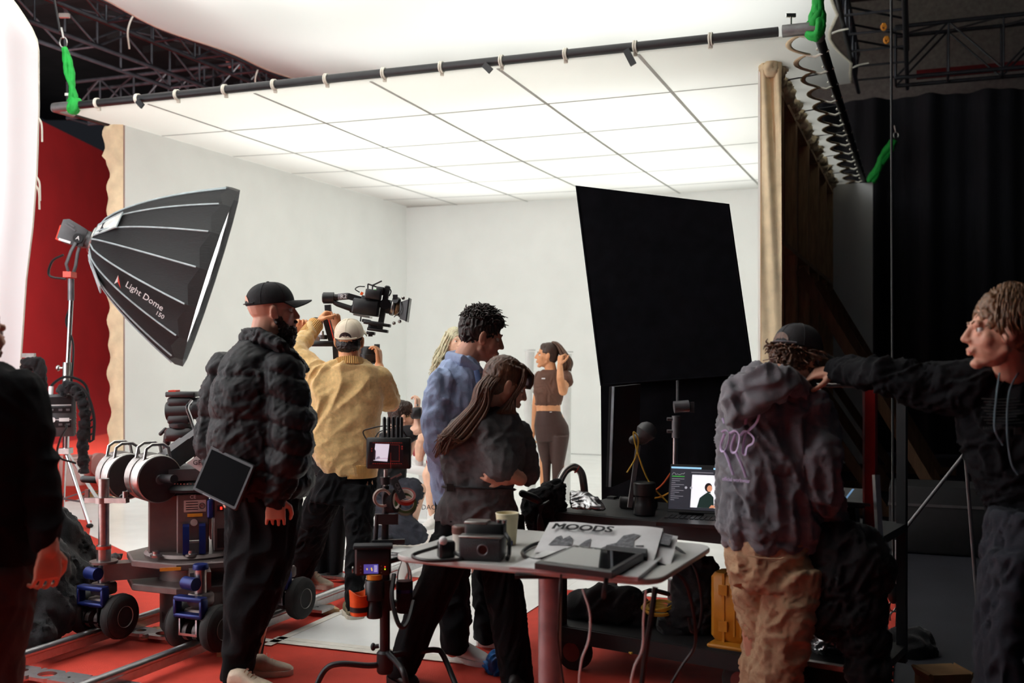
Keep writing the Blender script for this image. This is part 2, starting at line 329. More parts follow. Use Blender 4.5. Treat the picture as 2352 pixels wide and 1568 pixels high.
for p, q, nm in ((S(-.1, 0, ZC), S(6.55, 0, ZC), 'front_pipe'), (S(6.82, .2, ZC), S(6.82, 8.1, ZC), 'side_pipe'), (S(-.24, .2, ZC), S(-.24, 8.1, ZC), 'side_pipe'), (S(.2, 8.25, ZC), S(6.6, 8.25, ZC), 'rear_pipe')):
    MB().cyl(p, q, .036, n=14).build(nm, BLACK, pf)
for (u, v) in ((-.24 , 0), (6.82, 0), (-.24, 8.25), (6.82, 8.25)):
    su = 1 if u < 1 else -1; sv = 1 if v < 1 else -1; m = MB()
    m.cyl(S(u, v, ZC), S(u+su*.24, v, ZC), .045, n=14); m.cyl(S(u, v, ZC), S(u, v+sv*.24, ZC), .045, n=14)
    c_ = m.build('corner_joint', mat('galvanised', (150, 150, 150), .45, .8), pf)
    MB().cyl(S(u+su*.18, v, ZC+.03), S(u+su*.18, v, ZC+.1), .008).box(S(u+su*.18, v, ZC+.11), (.07, .02, .025)).build('wing_bolt', STEEL, c_)
for px in (222, 315, 405, 515, 628, 748, 880, 1012, 1150, 1297, 1457, 1630):
    k = (px-CX)/F; u = (4.17+10.15*k)/(math.cos(TH)+math.sin(TH)*k)
    mb = MB().torus(S(u, 0, ZC), E1, .041, .009, 16, 6); mb.torus(S(u+.018, 0, ZC), E1, .041, .008, 16, 6); mb.box(S(u, .03, ZC-.05), (.03, .03, .03)); mb.build('cord_tie', CORD, pf)
for px in (330, 1125, 1450):
    k = (px-CX)/F; u = (4.17+10.15*k)/(math.cos(TH)+math.sin(TH)*k); h = .12 if px == 1450 else .06
    MB().bar(S(u-.03, -.05, ZC-.03), S(u+.03, -.05, ZC-.03-h), .05, .02, up=E2).build('tape_tab', BLACK, pf)
for i in range(nS+1):
    v = .05+i*8.13/nS; MB().tube([S(6.69, v, ZC-.03), S(6.76, v, ZC-.05), S(6.86, v, ZC-.01), S(6.82, v, ZC+.045), S(6.77, v, ZC)], .011, 6).build('cord_tie', CORD, pf)
# ---- upper silk sagging under the roof truss
us = thing('upper_silk', 'big white silk sheet sagging high under the roof trusses', 'silk', S(3, 5, 5.4))
def up(a, b):
    v = -9.0+b*17.4; ul = -1.02+.06*math.sin(b*45); ur = 6.55+.16*abs(math.sin(b*11))-.10*abs(math.sin(b*27))
    sag = -.34*math.sin(math.pi*a)*(.4+.6*math.sin(math.pi*b))-.06*math.sin(b*12+a*3)
    return S(ul+(ur-ul)*a, v, 5.5+sag+.03*math.sin(a*40)*math.sin(b*9))
MB().grid(up, 50, 110).build('silk', SILK2, us, smooth=180)
for a in (0, 1): MB().tube([up(a, b) for b in np.linspace(0, 1, 60)], .022, 6, flat=(.4, (0, 0, 1))).build('edge_hem', CORD, us, smooth=180)
for i, b in enumerate(np.linspace(.12, .95, 12)):
    p = up(0, b); q = p+A(-.20, 0, .10); cable('hanging_tie', [p, p+A(-.12, 0, .08), p+A(-.2, 0, -.1), p+A(-.19, .02, -.32)] if i % 2 else [p, p+A(-.1, 0, .06), q], .011, CORD, us)
for b in np.linspace(.1, .95, 10):
    p = up(1, b); cable('hanging_tie', [p, p+E1*.1+A(0, 0, .04), p+E1*.24+A(0, 0, .06)], .011, CORD, us)
# ---- side silk on the far left; near stretch added out of view for fill
ss = thing('side_silk', 'tall white silk sheet hanging at the left beside the red wall', 'silk', (-4.3, 6.0, .3))
EDGE = [(0, 30), (60, 70), (100, 88), (250, 89), (400, 84), (520, 75), (640, 60), (760, 52), (860, 45), (1000, 36), (1180, 20)]
def sd(a, b):
    py = -60+b*1230; xr = np.interp(py, [e[0] for e in EDGE], [e[1] for e in EDGE]) if py > 0 else 30-.75*(-py)*1.2
    q = P(xr, py, 8.7); return q+A(-.75*a+.07*math.sin(a*70+b*2)*min(1, a*8), -6.6*a, 0)
MB().grid(sd, 110, 60).build('silk', SILK3, ss, smooth=180)
MB().tube([sd(0, b) for b in np.linspace(0, 1, 50)], .009, 6).build('edge_hem', CORD, ss, smooth=180)
for py in (270, 405, 425): p = sd(0, (py+60)/1230); cable('hanging_tie', [p, p+A(.03, -.01, -.06), p+A(.035, -.01, -.2)], .008, CORD, ss)
# ---- trusses
def truss(label, p0, p1, w, h, bays, side):
    p0, p1 = A(*p0), A(*p1); d = nrm(p1-p0); s_ = nrm(np.cross(d, Z)); L = np.linalg.norm(p1-p0)
    t = thing('roof_truss', label, 'truss', (p0+p1)/2, 'black roof trusses')
    c = lambda k, a, b: p0+d*L*k+s_*w*a/2+Z*h*b
    for a in (-1, 1):
        for b in (0, 1): MB().cyl(c(0, a, b), c(1, a, b), .03, n=10).build('chord', TRUSS, t)
    for i in range(bays):
        k0, k1 = i/bays, (i+1)/bays
        for a in (-1, 1):
            MB().cyl(c(k0, a, i % 2), c(k1, a, (i+1) % 2), .016, n=6).build('diagonal', TRUSS, t)
            MB().cyl(c(k0, a, 0), c(k0, a, 1), .016, n=6).build('post', TRUSS, t)
        MB().cyl(c(k0, -1, 0), c(k0, 1, 0), .016, n=6).build('cross_tube', TRUSS, t)
        MB().cyl(c(k0, -1, 1), c(k1, 1, 1), .016, n=6).build('cross_tube', TRUSS, t)
    return t
truss('black box truss running back over the right set wall', S(7.0, -1, 5.6), S(7.0, 9.6, 5.6), .72, .6, 13, 1)
truss('black box truss crossing above the black curtain', S(7.2, 8.9, 5.55), S(13, 8.9, 5.55), .5, .75, 8, 1)
truss('black box truss beside the edge of the upper silk', S(-1.5, -1, 5.55), S(-1.5, 11, 5.55), .55, .5, 14, 1)
truss('black box truss over the red wall', S(-3.0, -1, 5.6), S(-3.0, 12, 5.6), .55, .6, 12, 1)
truss('black box truss crossing in front of the red wall top', S(-6, 6.5, 5.5), S(-1.8, 6.5, 5.5), .5, .6, 6, 1)
MB().cyl(S(-5, 9.5, 7.2), S(1, 8.5, 7.2), .16, n=16).build('roof_duct', mat('pink_pipe', (178, 120, 118), .6), label='pinkish pipe running under the dark roof', cat='pipe')
MB().bar(P(2105, 172, 17.2), P(2352, 150, 16.6), .05, .14).build('red_banner', mat('banner_red', (120, 16, 20), .7), label='dark red strip hanging behind the truss above the curtain', cat='banner')
for (x, y), lb in (((2030, 62), 'orange hoist hook high in the right truss'), ((2036, 92), 'small orange hook lower in the right truss')): MB().torus(P(x, y, 13.2), Y_, .028, .014, 14, 6, 1.3).box(P(x, y-4, 13.2), (.035, .03, .05)).build('hoist_hook', ORANGE0, label=lb, cat='hook')
MB().box(S(9.5, 12, 6.8), (9, .2, 1.9), SETR).build('wall_rear_panel', mat('dull_panel', (150, 150, 144), .8), kind='structure')
MB().box(P(148, 36, 13), (.12, .05, .05)).build('truss_tag', TAPE, label='small white tag fixed on the left roof truss', cat='tag')
def sling(name, label, pts, w, wraps=None, tailhook=None):
    t = thing(name, label, 'sling', pts[0]); m = MB()
    for k in range(4): o = A(.012*math.cos(k*2), .012*math.sin(k*2), 0); m.tube([p+o+A(*(w*.35*math.cos(i+k*1.6) for _ in (0,)), 0, 0) for i, p in enumerate(smoothpts(pts, 5))], w*.5, 6)
    m.build('strap', GREEN, t, smooth=180)
    if wraps is not None:
        mb = MB()
        for k in range(5): mb.torus(A(*wraps)+A(rng.normal()*.015, rng.normal()*.01, rng.normal()*.01), nrm(E1*(1 if k % 2 else .3)+E2*(.3 if k % 2 else 1)+Z*rng.normal()*.3), .062, .024, 14, 6)
        mb.build('knot', GREEN, t, me=solid(mb, .008, 2), smooth=180)
    if tailhook is not None:
        MB().torus(A(*tailhook), Y_, .035, .008, 14, 6, 1.4).cyl(A(*tailhook)+A(0, 0, .04), A(*tailhook)+A(-.02, 0, .14), .012).build('shackle', STEEL, t)
    return t
c = S(0, 0, ZC)
sling('lifting_sling', 'green lifting sling knotted at left corner of the pipe frame', [c, c+A(-.03, 0, .25), c+A(-.09, 0, .55)], .05, c, c+A(-.10, 0, .60))
cable('steel_wire', [c+A(-.13, 0, .7), c+A(-.35, .2, 1.5), c+A(-.9, .6, 3.6)], .012, BLACK, label='thin black hoist line above the left green sling', cat='cable')
c = S(6.82, 0, ZC)
sling('lifting_sling', 'green lifting sling knotted at the right front corner of the pipe frame', [c, c+A(.02, .02, .25), c+A(.09, .05, .7)], .07, c)
c = S(6.82, 8.25, ZC)
sling('lifting_sling', 'green lifting sling at the far rear corner near the curtain', [c+A(.05, 0, .12), c+A(.2, 0, .4), c+A(.38, 0, .72)], .09, None, c+A(.42, 0, .8))
cable('hoist_rope', [P(2047, -60, 6.0), P(2048, 400, 6.0), P(2050, 900, 6.0), P(2052, 1338, 6.0)], .007, BLACK, label='thin black rope hanging straight down before the curtain', cat='rope')
# ================= softbox, lamp head and stand =================
REDP = mat('red_paint', (214, 58, 36), .5); ORANGE = mat('orange_plastic', (232, 92, 30), .45); SILVER = mat('silver_piping', (176, 190, 194), .5)
DGREY = mat('dark_grey_plastic', (66, 66, 68), .5); WPRINT = mat('white_print', (225, 225, 225), .6, var=.02); DIFF = silk('softbox_diffuser', (242, 242, 242), .5)
NYLON = mat('black_nylon', (26, 27, 29), .68, var=.15, vs=30, bump=.35, bs=30, stretch=(1, 1, 6)); BLUE = mat('blue_anodised', (18, 36, 100), .4, .4); DOLLY = mat('dolly_grey', (112, 100, 98), .4, .55, var=.08)
YLBL = mat('yellow_label', (222, 150, 40), .6); LBL = mat('silver_label', (196, 176, 168), .45, .3)
SA = nrm(A(.953, .235, -.306)); SCn = P(468, 632, 9.4); su, sv, _ = basis(SA); DEP = .96
sb = thing('softbox', 'large black parabolic softbox with silver piping on the lamp stand', 'softbox', P(300, 640, 9.4))
def sbp(d, th, k=1.0):
    r = (.10+.72*(d/DEP)**.62)*k; return SCn-SA*(DEP-d)+r*(math.cos(th)*su+math.sin(th)*sv)
NR = 16
for k in range(NR):
    t0 = 2*math.pi*k/NR; dt = 2*math.pi/NR
    def f(a, b, t0=t0):
        d = DEP*b; sag = 1-.055*math.sin(math.pi*a)*(.3+.7*b)-.004*math.sin(b*50)*math.sin(math.pi*a); return sbp(d, t0+dt*a, sag*(math.cos(dt/2)/math.cos(dt*(a-.5)) ))
    def f2(a, b, f=f): return f(a, b)
    m = MB().grid(f2, 6, 16); pn = m.build('panel', NYLON, sb, smooth=180)
    MB().tube([sbp(DEP*b, t0, 1.006) for b in np.linspace(.0, .97, 18)], .0075, 6).build('piping', SILVER, sb)
    q0, q1 = sbp(DEP, t0), sbp(DEP, t0+dt); MB().add([q0, q1, q1+SA*.07, q0+SA*.07], [(0, 1, 2, 3)]).add([q0+SA*.0, q1, (q0+q1)/2-SA*.05], [(0, 1, 2)]).build('rim_skirt', NYLON, pn)
m = MB(); ring = [sbp(DEP, 2*math.pi*k/NR, .985) for k in range(NR)]
m.add([SCn+SA*.05]+[q+SA*.012 for q in ring], [(0, 1+k, 1+(k+1) % NR) for k in range(NR)]); m.build('diffuser', DIFF, sb, smooth=0)
MB().torus(SCn-SA*DEP, SA, .10, .018, 24, 8).build('speed_ring', STEEL, sb)
FLAP = mat('white_flap', (224, 226, 222), .7)
for th, in ((.9,), (-1.9,), (2.6,)):
    q = [sbp(.02, th-.35, 1.05), sbp(.02, th+.35, 1.05), sbp(.2, th+.2, 1.12), sbp(.2, th-.2, 1.12)]
    m = MB().add(q+[p+SA*.004 for p in q], [(0, 1, 2, 3), (7, 6, 5, 4)]); m.build('vent_flap', FLAP, sb); MB().tube(q, .007, 6, closed=True).build('piping', SILVER, sb)
# lettering on a lower panel, following its slope
for k in range(NR):
    th = 2*math.pi*(k+.5)/NR; n_ = nrm(sbp(.5, th)-(SCn-SA*(DEP-.5)))
    if n_[2] < -.30 and n_[2] > -.62 and n_[1] < 0:
        o = sbp(.60, th, .995); ux = nrm(sbp(.7, th)-sbp(.45, th)); w = nrm(np.cross(ux, np.cross(n_, ux))); uy = nrm(np.cross(w, ux))
        text('Light Dome', .085, o+w*.012+uy*.02, ux, uy, WPRINT, sb, shear=.2); text('150', .06, o+w*.012+ux*.19-uy*.05, ux, uy, WPRINT, sb, shear=.2)
        o2 = o-ux*.31+w*.014; MB().add([o2-uy*.05, o2+uy*.05+ux*.02, o2-uy*.01+ux*.03], [(0, 1, 2)]).build('emblem', WPRINT, sb); MB().add([o2+uy*.05+ux*.02, o2-uy*.05+ux*.075, o2-uy*.01+ux*.03], [(0, 1, 2)]).build('emblem', REDP, sb)
l = area('softbox_lamp', SCn-SA*.55, SCn, .4, .4, 70, (1, .98, .95)); l.parent = None
# lamp head
LH = P(185, 545, 9.4); hr = np.stack([SA, nrm(np.cross(Z, SA)), np.cross(SA, nrm(np.cross(Z, SA)))], 1); fh = Fr(LH, hr)
lh = thing('studio_lamp', 'grey LED lamp head with red rear panel fixed behind the softbox', 'lamp', LH)
MB(fh).rings([[(x, y*w, z*h+dz) for y, z in ((-1, -1), (1, -1), (1, 1), (-1, 1))] for x, w, h, dz in ((-.17, .07, .085, .015), (-.12, .085, .105, .015), (.02, .085, .085, .0), (.05, .075, .075, 0))]).build('body', DGREY, lh, smooth=30)
MB(fh).cyl((.04, 0, 0), (.13, 0, 0), .075, .08, n=24).build('nose_ring', DGREY, lh)
MB(fh).cyl((.12, 0, 0), (.16, 0, 0), .06, n=24).build('mount', STEEL, lh)
MB(fh).box((-.165, 0, -.02), (.03, .135, .13)).build('rear_panel', REDP, lh)
kb = MB(fh).cyl((-.0, -.085, -.02), (.0, -.115, -.02), .042, n=20).build('tilt_knob', BLKPLA, lh)
text('A', .05, fh(0, -.117, -.02), SA, nrm(np.cross(-nrm(np.cross(Z, SA)), SA)), WPRINT, kb)
m = MB(fh); m.box((-.09, -.088, .05), (.10, .004, .012), roty(.3)); m.box((-.09, -.088, .075), (.06, .004, .012), roty(.3)); m.build('emblem', GREYM, lh)
MB(fh).box((-.10, -.088, -.075), (.10, .004, .02)).build('name_strip', WPRINT, lh)
YP = P(163, 640, 9.4)
for s_ in (-1, 1):
    k0 = fh(.0, s_*.10, -.02); k1 = YP+A(.0, s_*.10, .12); MB().tube([k0, k0*.5+k1*.5+A(-.01, 0, 0), k1, YP+A(0, s_*.05, .05)], .016, 8, flat=(.5, (0, 1, 0))).build('yoke', DGREY, lh)
MB().box(YP+A(-.01, 0, .035), (.07, .13, .05)).build('yoke_base', REDP, lh)
# stand
st = thing('lamp_stand', 'chrome tripod lamp stand carrying the big black softbox', 'stand', G(160, 1192))
bx, by = st.location.x, st.location.y
pt = lambda px, py: A(*P(px, py, 9.4))
MB().cyl(pt(163, 640), pt(163, 690), .028, n=14).build('spigot_clamp', GREYM, st)
MB().cyl(pt(163, 690), pt(155, 850), .021, n=14).build('pole', CHROME, st)
MB().cyl(pt(155, 840), pt(151, 1040), .028, n=14).build('pole', CHROME, st)
m = MB().cyl(pt(154, 832), pt(153, 880), .038, n=14).cyl(pt(154, 845), pt(133, 845), .012).ell(pt(133, 845), (.022, .022, .028)); m.build('collar', STEEL, st)
MB().box(pt(150, 1035), (.10, .1, .05)).build('leg_hub', STEEL, st)
for (a, b), (c_, d_) in (((150, 1038), (143, 1195)), ((151, 1038), (206, 1210)), ((152, 1036), (240, 1172))):
    foot = G(c_, d_-3, .02); MB().cyl(pt(a, b), foot, .016, n=10).build('leg', CHROME, st); MB().ell(foot, (.03, .03, .02)).build('foot', RUB, st)
for (c_, d_), (e_, f_) in (((144, 1145), (187, 1152)), ((187, 1152), (205, 1125)), ((144, 1145), (205, 1125))):
    MB().bar(P(c_, d_, 9.45), P(e_, f_, 9.5), .03, .012).build('brace', GREYM, st)
cable('power_cable', [pt(146, 585), pt(120, 600), pt(113, 632), pt(145, 640), pt(152, 640)], .011, BLKPLA, lh)
cable('power_cable', [pt(158, 640), pt(160, 700), pt(152, 740), pt(168, 790), pt(165, 870), pt(164, 905)], .009, BLKPLA, lh)
# ballast box on the stand
bl = thing('power_ballast', 'black power ballast box with sockets clamped to the lamp stand', 'ballast', P(138, 1000, 9.2)); fb = Fr(P(140, 953, 9.2), rotz(.35))
bd = MB(fb).box((0, 0, 0), (.24, .16, .36), bev=.015).build('housing', DGREY, bl)
for z in (.05, -.075):
    MB(fb).box((-.01, -.082, z), (.19, .008, .05)).build('socket_panel', BLKPLA, bl)
    for x in (-.07, 0, .06): MB(fb).box((x, -.088, z), (.03, .01, .018)).build('socket', GREYM, bl)
    MB(fb).box((-.01, -.083, z+.04), (.19, .005, .006)).build('label_strip', WPRINT, bl)
MB(fb).box((-.01, -.083, .13), (.19, .006, .06)).build('handle_panel', BLKPLA, bl); MB(fb).cyl((-.06, -.09, -.035), (-.06, -.092, -.035), .022).box((.03, -.09, -.035), (.08, .004, .03)).build('sticker', WPRINT, bl)
for z in np.linspace(-.16, .02, 5): MB(fb).box((.1225, 0, z), (.004, .12, .008)).build('vent_slat', BLKPLA, bl)
cable('plug_lead', [fb(-.07, -.02, .18), fb(-.07, 0, .26), fb(.05, 0, .33), fb(.2, 0, .25), fb(.22, 0, .0), fb(.16, 0, -.25)], .012, BLKPLA, bl)
MB(fb).cyl((-.08, -.03, .18), (-.075, -.03, .25), .02).build('plug', WPRINT, bl)
cable('plug_lead', [fb(.04, -.09, -.08), fb(.05, -.14, -.1), fb(0, -.13, -.2), fb(-.02, -.05, -.35), fb(.12, .0, -.42)], .009, BLKPLA, bl)
# laced black webbing hanging over the stand
nw = thing('cable_net', 'black laced cable sleeve looped over the lamp stand ballast', 'netting', P(190, 1090, 9.15))
path = smoothpts([P(140, 905, 9.1), P(155, 888, 9.1), P(180, 905, 9.05), P(195, 950, 9.0), P(190, 1010, 9.0), P(193, 1085, 9.0)], 8)
m = MB().tube(path, [.05+.012*math.sin(i*1.9) for i in range(len(path))], 10, flat=(.7, (0, 1, 0))); m.build('sleeve', BLKFAB, nw, me=solid(m, .012, 2, fn=folds(.012, .06, 4)), smooth=180)
o1 = smoothpts([P(150, 890, 9.05), P(172, 880, 9.05), P(200, 905, 9.0), P(216, 960, 9.0), P(214, 1010, 9.0)], 6); o2 = smoothpts([P(165, 905, 9.05), P(180, 905, 9.05), P(192, 930, 9.0), P(203, 970, 9.0), P(205, 1015, 9.0)], 6)
MB().tube(o1, .013, 6).build('lace', BLKFAB, nw); MB().tube(o2, .013, 6).build('lace', BLKFAB, nw)
for a, b in list(zip(o1, o2))[2::2]: MB().cyl(a, b, .008, n=6).build('lace', BLKFAB, nw)
# small stand with a black sock at the left
s2 = thing('grip_stand', 'thin grip stand draped with a black bag beside the white side silk', 'stand', P(62, 1250, 8.6))
MB().cyl(P(63, 815, 8.6), P(62, 1232, 8.6), .014, n=10).build('pole', CHROME, s2); MB().box(P(66, 816, 8.6), (.10, .04, .035)).build('clamp', STEEL, s2)
m = MB().chain([(P(62, 838, 8.5), .055), (P(85, 835, 8.5), .055), (P(93, 850, 8.5), .045), (P(95, 1000, 8.5), .05)]); m.build('bag', BLKFAB, s2, me=solid(m, .012, 3, fn=folds(.012, .08, 8)), smooth=180)
# dumbbell, white tub and coil on the far floor
WPL = mat('white_plastic', (228, 224, 216), .5, var=.03)
dm = thing('dumbbell', 'white round dumbbell lying on the red floor by the backdrop', 'dumbbell', P(235, 1085, 13)); dR = nrm(A(.8, -.45, 0))
c = P(222, 1067, 13); MB().cyl(c, c+dR*.07, .145, n=28).build('weight_plate', WPL, dm); MB().cyl(c, c+dR*.42, .022, n=12).build('bar', STEEL, dm); MB().cyl(c+dR*.36, c+dR*.43, .145, n=28).build('weight_plate', WPL, dm)
MB().lathe([(.15, 0), (.16, .02), (.18, .30), (.19, .31), (.185, .33), (.17, .33)], G(172, 1112), n=28).build('white_tub', WPL, label='white plastic tub on the floor behind the lamp stand', cat='tub')
m = MB()
for k in range(5): m.torus(G(238, 1146)+A(rng.normal()*.02, rng.normal()*.02, .012+.012*k), nrm(A(.05*k-.1, .04, 1)), .15+.02*(k % 3), .010, 28, 6)
m.build('cable_coil', mat('brown_cable', (120, 88, 40), .6), label='coil of brown cable on the red floor by the stand legs', cat='cable')
# ================= dolly track =================
T0 = A(-1.80, 4.585, 0); ET = nrm(A(.39, .92, 0)); UN = A(ET[1], -ET[0], 0); TR = np.stack([UN, ET, Z], 1); ft = Fr(T0, TR)
tk = thing('dolly_track', 'aluminium dolly track with holed sleepers laid on the red carpet', 'track', ft(-.3, 1.6, 0))
for u in (0, -.615):
    m = MB(ft); v0, v1 = -.6, 3.75
    m.tube([(u, v0, .088), (u, v1, .088)], .021, 12); m.box((u, (v0+v1)/2, .062), (.030, v1-v0, .05)); m.build('rail', ALU, tk, smooth=50)
def holed(m, u0, u1, v, w, z, t, holes):
    us = sorted([u0]+[h-w/2 for h, r in holes]+[h+w/2 for h, r in holes]+[u1])
    for a, b in zip(us[0::2], us[1::2]):
        if b-a > 1e-4: m.box(((a+b)/2, v, z), (b-a, w, t))
    for h, r in holes:
        ang = np.linspace(0, 2*math.pi, 16, endpoint=False)+math.pi/16; c_ = np.cos(ang); s_ = np.sin(ang); k = np.maximum(abs(c_), abs(s_))
        sq = [(h+w/2*a/q, v+w/2*b/q) for a, b, q in zip(c_, s_, k)]; ci = [(h+r*a, v+r*b*.85) for a, b in zip(c_, s_)]
        m.rings([[(x, y, z-t/2) for x, y in sq], [(x, y, z+t/2) for x, y in sq], [(x, y, z+t/2) for x, y in ci], [(x, y, z-t/2) for x, y in ci]], closed=True)
for v in (.13, .90, 1.7, 2.52, 3.3):
    m = MB(ft); holed(m, -.70, .09, v, .13, .034, .016, [(-.55, .028), (-.40, .046), (-.13, .046)]); m.build('sleeper', ALU, tk, smooth=30)
    for uu, r in ((-.62, .006), (-.27, .007), (.02, .006)): MB(ft).cyl((uu, v, .042), (uu, v, .0435), r, n=8).build('bolt', BLACK, tk)
for i, (u, v) in enumerate(((-.64, .02), (-.52, .98), (.04, .86), (.03, 1.78), (-.02, 2.6))):
    MB(ft).box((u, v, .0125), (.10, .15, .025), rotz(.3*i)).build('timber_shim', WOOD, tk, smooth=0)
# ================= dolly =================
dl = thing('camera_dolly', 'heavy grey camera dolly with pneumatic wheels standing on the track', 'dolly', ft(-.31, 1.06, .10)); VC = 1.03
DR = mat('dolly_dark', (70, 62, 62), .45, .5, var=.1)
for u in (0, -.615):
    for v in (.70, 1.40):
        for su_ in (-.105, .105):
            c = ft(u+su_, v, .165); q = UN*(1 if su_ > 0 else -1)
            w = MB().lathe([(.050, -.035), (.085, -.040), (.108, -.028), (.116, 0), (.108, .028), (.085, .040), (.050, .035)], c, q, n=32).build('tyre', RUB, dl, smooth=60)
            for rr in (.095, .103, .110): MB().torus(c+q*.026*(1.2-(rr-.095)*22), q, rr, .0022, 32, 5).build('tread_ring', RUB, w)
            MB().lathe([(.0, .028), (.018, .030), (.022, .022), (.045, .024), (.054, .040), (.054, .028)], c, q, n=24).build('hub', mat('hub_grey', (165, 160, 156), .5, .4), w, smooth=50)
            MB().lathe([(.0, .034), (.011, .034), (.011, .028)], c, q, n=10).build('axle_nut', STEEL, w)
        m = MB(); 
        for dv in (-.045, .045):
            for s_ in (-.03, .03): m.lathe([(.012, -.012), (.045, -.012), (.045, .012), (.012, .012)], ft(u+s_, v+dv, .152), UN, n=20)
        m.build('rail_wheel', DR, dl)
        MB(ft).box((u, v, .23), (.13, .10, .05), bev=.008).build('bogie', DOLLY, dl)
        fk = MB(ft).box((u, v, .30), (.10, .10, .06), bev=.01).build('king_block', DOLLY, dl)
        MB(ft).lathe([(.0, .47), (.034, .47), (.038, .462), (.038, .445)], (u, v, 0)).build('pin_cap', BLUE, fk) if u == 0 else None
        MB(ft).cyl((u, v, .33), (u, v, .45), .030, n=16).build('king_pin', STEEL, dl)
        m = MB(ft)
        for du, dz_, sx, sz in ((0, .315, .17, .022), (0, .235, .17, .018), (-.078, .275, .018, .08), (.078, .275, .018, .08)): m.box((u+du, v-.075, dz_), (sx, .05, sz), bev=.004)
        m.build('yoke_handle', BLUE, dl); m = MB(ft)
        for s_ in (-1, 1): m.box((u+.05*s_, v-.085, .18), (.008, .02, .08))
        m.box((u, v-.085, .145), (.11, .02, .012)); m.build('brake_clip', CHROME, dl)
        MB(ft).bar((u, v, .385), (-.3+(u+.3)*.25, VC+(v-VC)*.25, .385), .10, .085).build('outrigger_arm', DOLLY, dl, smooth=0)
        for k in range(4):
            t_ = .15+.2*k; MB(ft).torus((u+(-.3-u)*t_, v+(VC-v)*t_-.052, .36+.02*(k % 2)), A(0, 1, 0), .009, .003, 10, 5).build('bolt', GREYM, dl)
        MB(ft).cyl((u-.05, v-.055, .385), (u+.03, v-.07, .385), .032, n=18).build('clamp_knob', BLUE, dl)
cc = lambda z: ft(-.31, VC, z)
MB().lathe([(.165, .055), (.175, .07), (.175, .29), (.165, .30)], cc(0), n=36).build('lower_drum', DR, dl)
for i, ch in enumerate('MAGNUM'):
    th = -2.25+.19*i; n_ = A(math.cos(th), math.sin(th), 0); text(ch.lower() if i else ch, .085, cc(.13)+n_*.177, A(-n_[1], n_[0], 0), Z, mat('dark_print', (52, 44, 44), .6), dl)
octa = lambda r, z: [cc(z)+r*(math.cos(t)*UN+math.sin(t)*ET*.9) for t in np.linspace(0, 2*math.pi, 8, endpoint=False)+math.pi/8]
MB().rings([octa(.36, .295), octa(.37, .30), octa(.37, .325), octa(.36, .33)]).build('lower_plate', DOLLY, dl, smooth=0)
MB().rings([octa(.36, .415), octa(.37, .42), octa(.37, .445), octa(.36, .45)]).build('deck_plate', DOLLY, dl, smooth=0)
MB().lathe([(.25, .45), (.255, .46), (.24, .475), (.0, .475)], cc(0), n=36).build('turntable', DOLLY, dl)
MB().cyl(cc(.33), cc(.415), .19, n=30).build('spacer', DOLLY, dl)
VW = nrm(A(.30, -.95, 0)); VR = A(-VW[1], VW[0], 0); fd = Fr(cc(0), np.stack([VR, -VW, Z], 1))    # x right, -y toward the lens
MB(fd).box((-.155, .02, .62), (.15, .24, .30), bev=.008).build('side_box', DOLLY, dl, smooth=20)
MB(fd).box((-.15, .02, .775), (.14, .2, .012)).build('blue_pad', BLUE, dl)
cp = MB(fd).box((-.01, -.03, .61), (.16, .26, .33), bev=.006).build('centre_panel', DOLLY, dl, smooth=20)
MB(fd).box((-.0, -.162, .715), (.11, .003, .06)).build('rating_plate', LBL, cp)
for z in (.735, .722, .709, .698): MB(fd).box((-.015, -.1645, z), (.06, .001, .004)).build('print_line', BLACK, cp)
MB(fd).torus((.035, -.1645, .715), A(0, 1, 0), .014, .002, 18, 5).build('emblem_ring', BLACK, cp); text('M', .022, fd(.035, -.1655, .715), fd.R[:, 0], Z, BLACK, cp)
text('CE', .026, fd(-.01, -.1655, .762), fd.R[:, 0], Z, WPRINT, cp); MB(fd).box((-.0, -.162, .668), (.075, .003, .016)).build('yellow_sticker', YLBL, cp); MB(fd).cyl((-.005, -.16, .63), (-.005, -.164, .63), .018, n=16).build('round_sticker', LBL, cp)
for x in (-.045, .035):
    MB(fd).rings([[(x-.016, y, z), (x+.016, y, z), (x+.016, y-.05, z), (x-.016, y-.05, z)] for y, z in ((-.16, .475), (-.19, .48), (-.20, .53), (-.175, .62), (-.16, .625))]).build('lever', BLUE, dl)
MB(fd).cyl((-.05, -.21, .54), (.04, -.21, .54), .009).build('lever_pin', STEEL, dl)
rb_ = MB(fd).box((.165, -.04, .63), (.15, .26, .31), bev=.008).build('control_box', DOLLY, dl, smooth=20)
MB(fd).box((.165, -.172, .545), (.11, .004, .10)).build('recess', BLACK, rb_); MB(fd).box((.14, -.172, .70), (.06, .004, .03)).build('display', BLACK, rb_)
for x in (.13, .15): MB(fd).box((x, -.175, .70), (.010, .002, .014)).build('led_digit', mat('red_led', (255, 30, 20), .5, emit=3), rb_)
text('M', .022, fd(.165, -.1735, .635), fd.R[:, 0], Z, LBL, rb_); MB(fd).cyl((.16, -.19, .58), (.17, -.24, .40), .006).build('gear_stick', BLACK, rb_)
for z0, z1, r in ((.80, .72, .014), (.72, .66, .006), (.66, .62, .014), (.618, .61, .024)): MB(fd).cyl((.215, -.19, z0), (.215, -.19, z1), r, n=12).build('grip', STEEL, rb_)
MB(fd).box((.075, -.172, .70), (.03, .03, .10), bev=.008).build('release_lever', BLUE, dl); MB(fd).box((.165, -.05, .79), (.13, .22, .008)).build('blue_pad', BLUE, dl)
for x, y in ((-.02, -.23), (.17, -.27), (-.19, -.2)): MB(fd).lathe([(.028, 0), (.03, .012), (.018, .016), (.018, .03), (.0, .03)], fd(x, y, .475)*0+A(x, y, .47)).build('deck_knob', STEEL, dl)
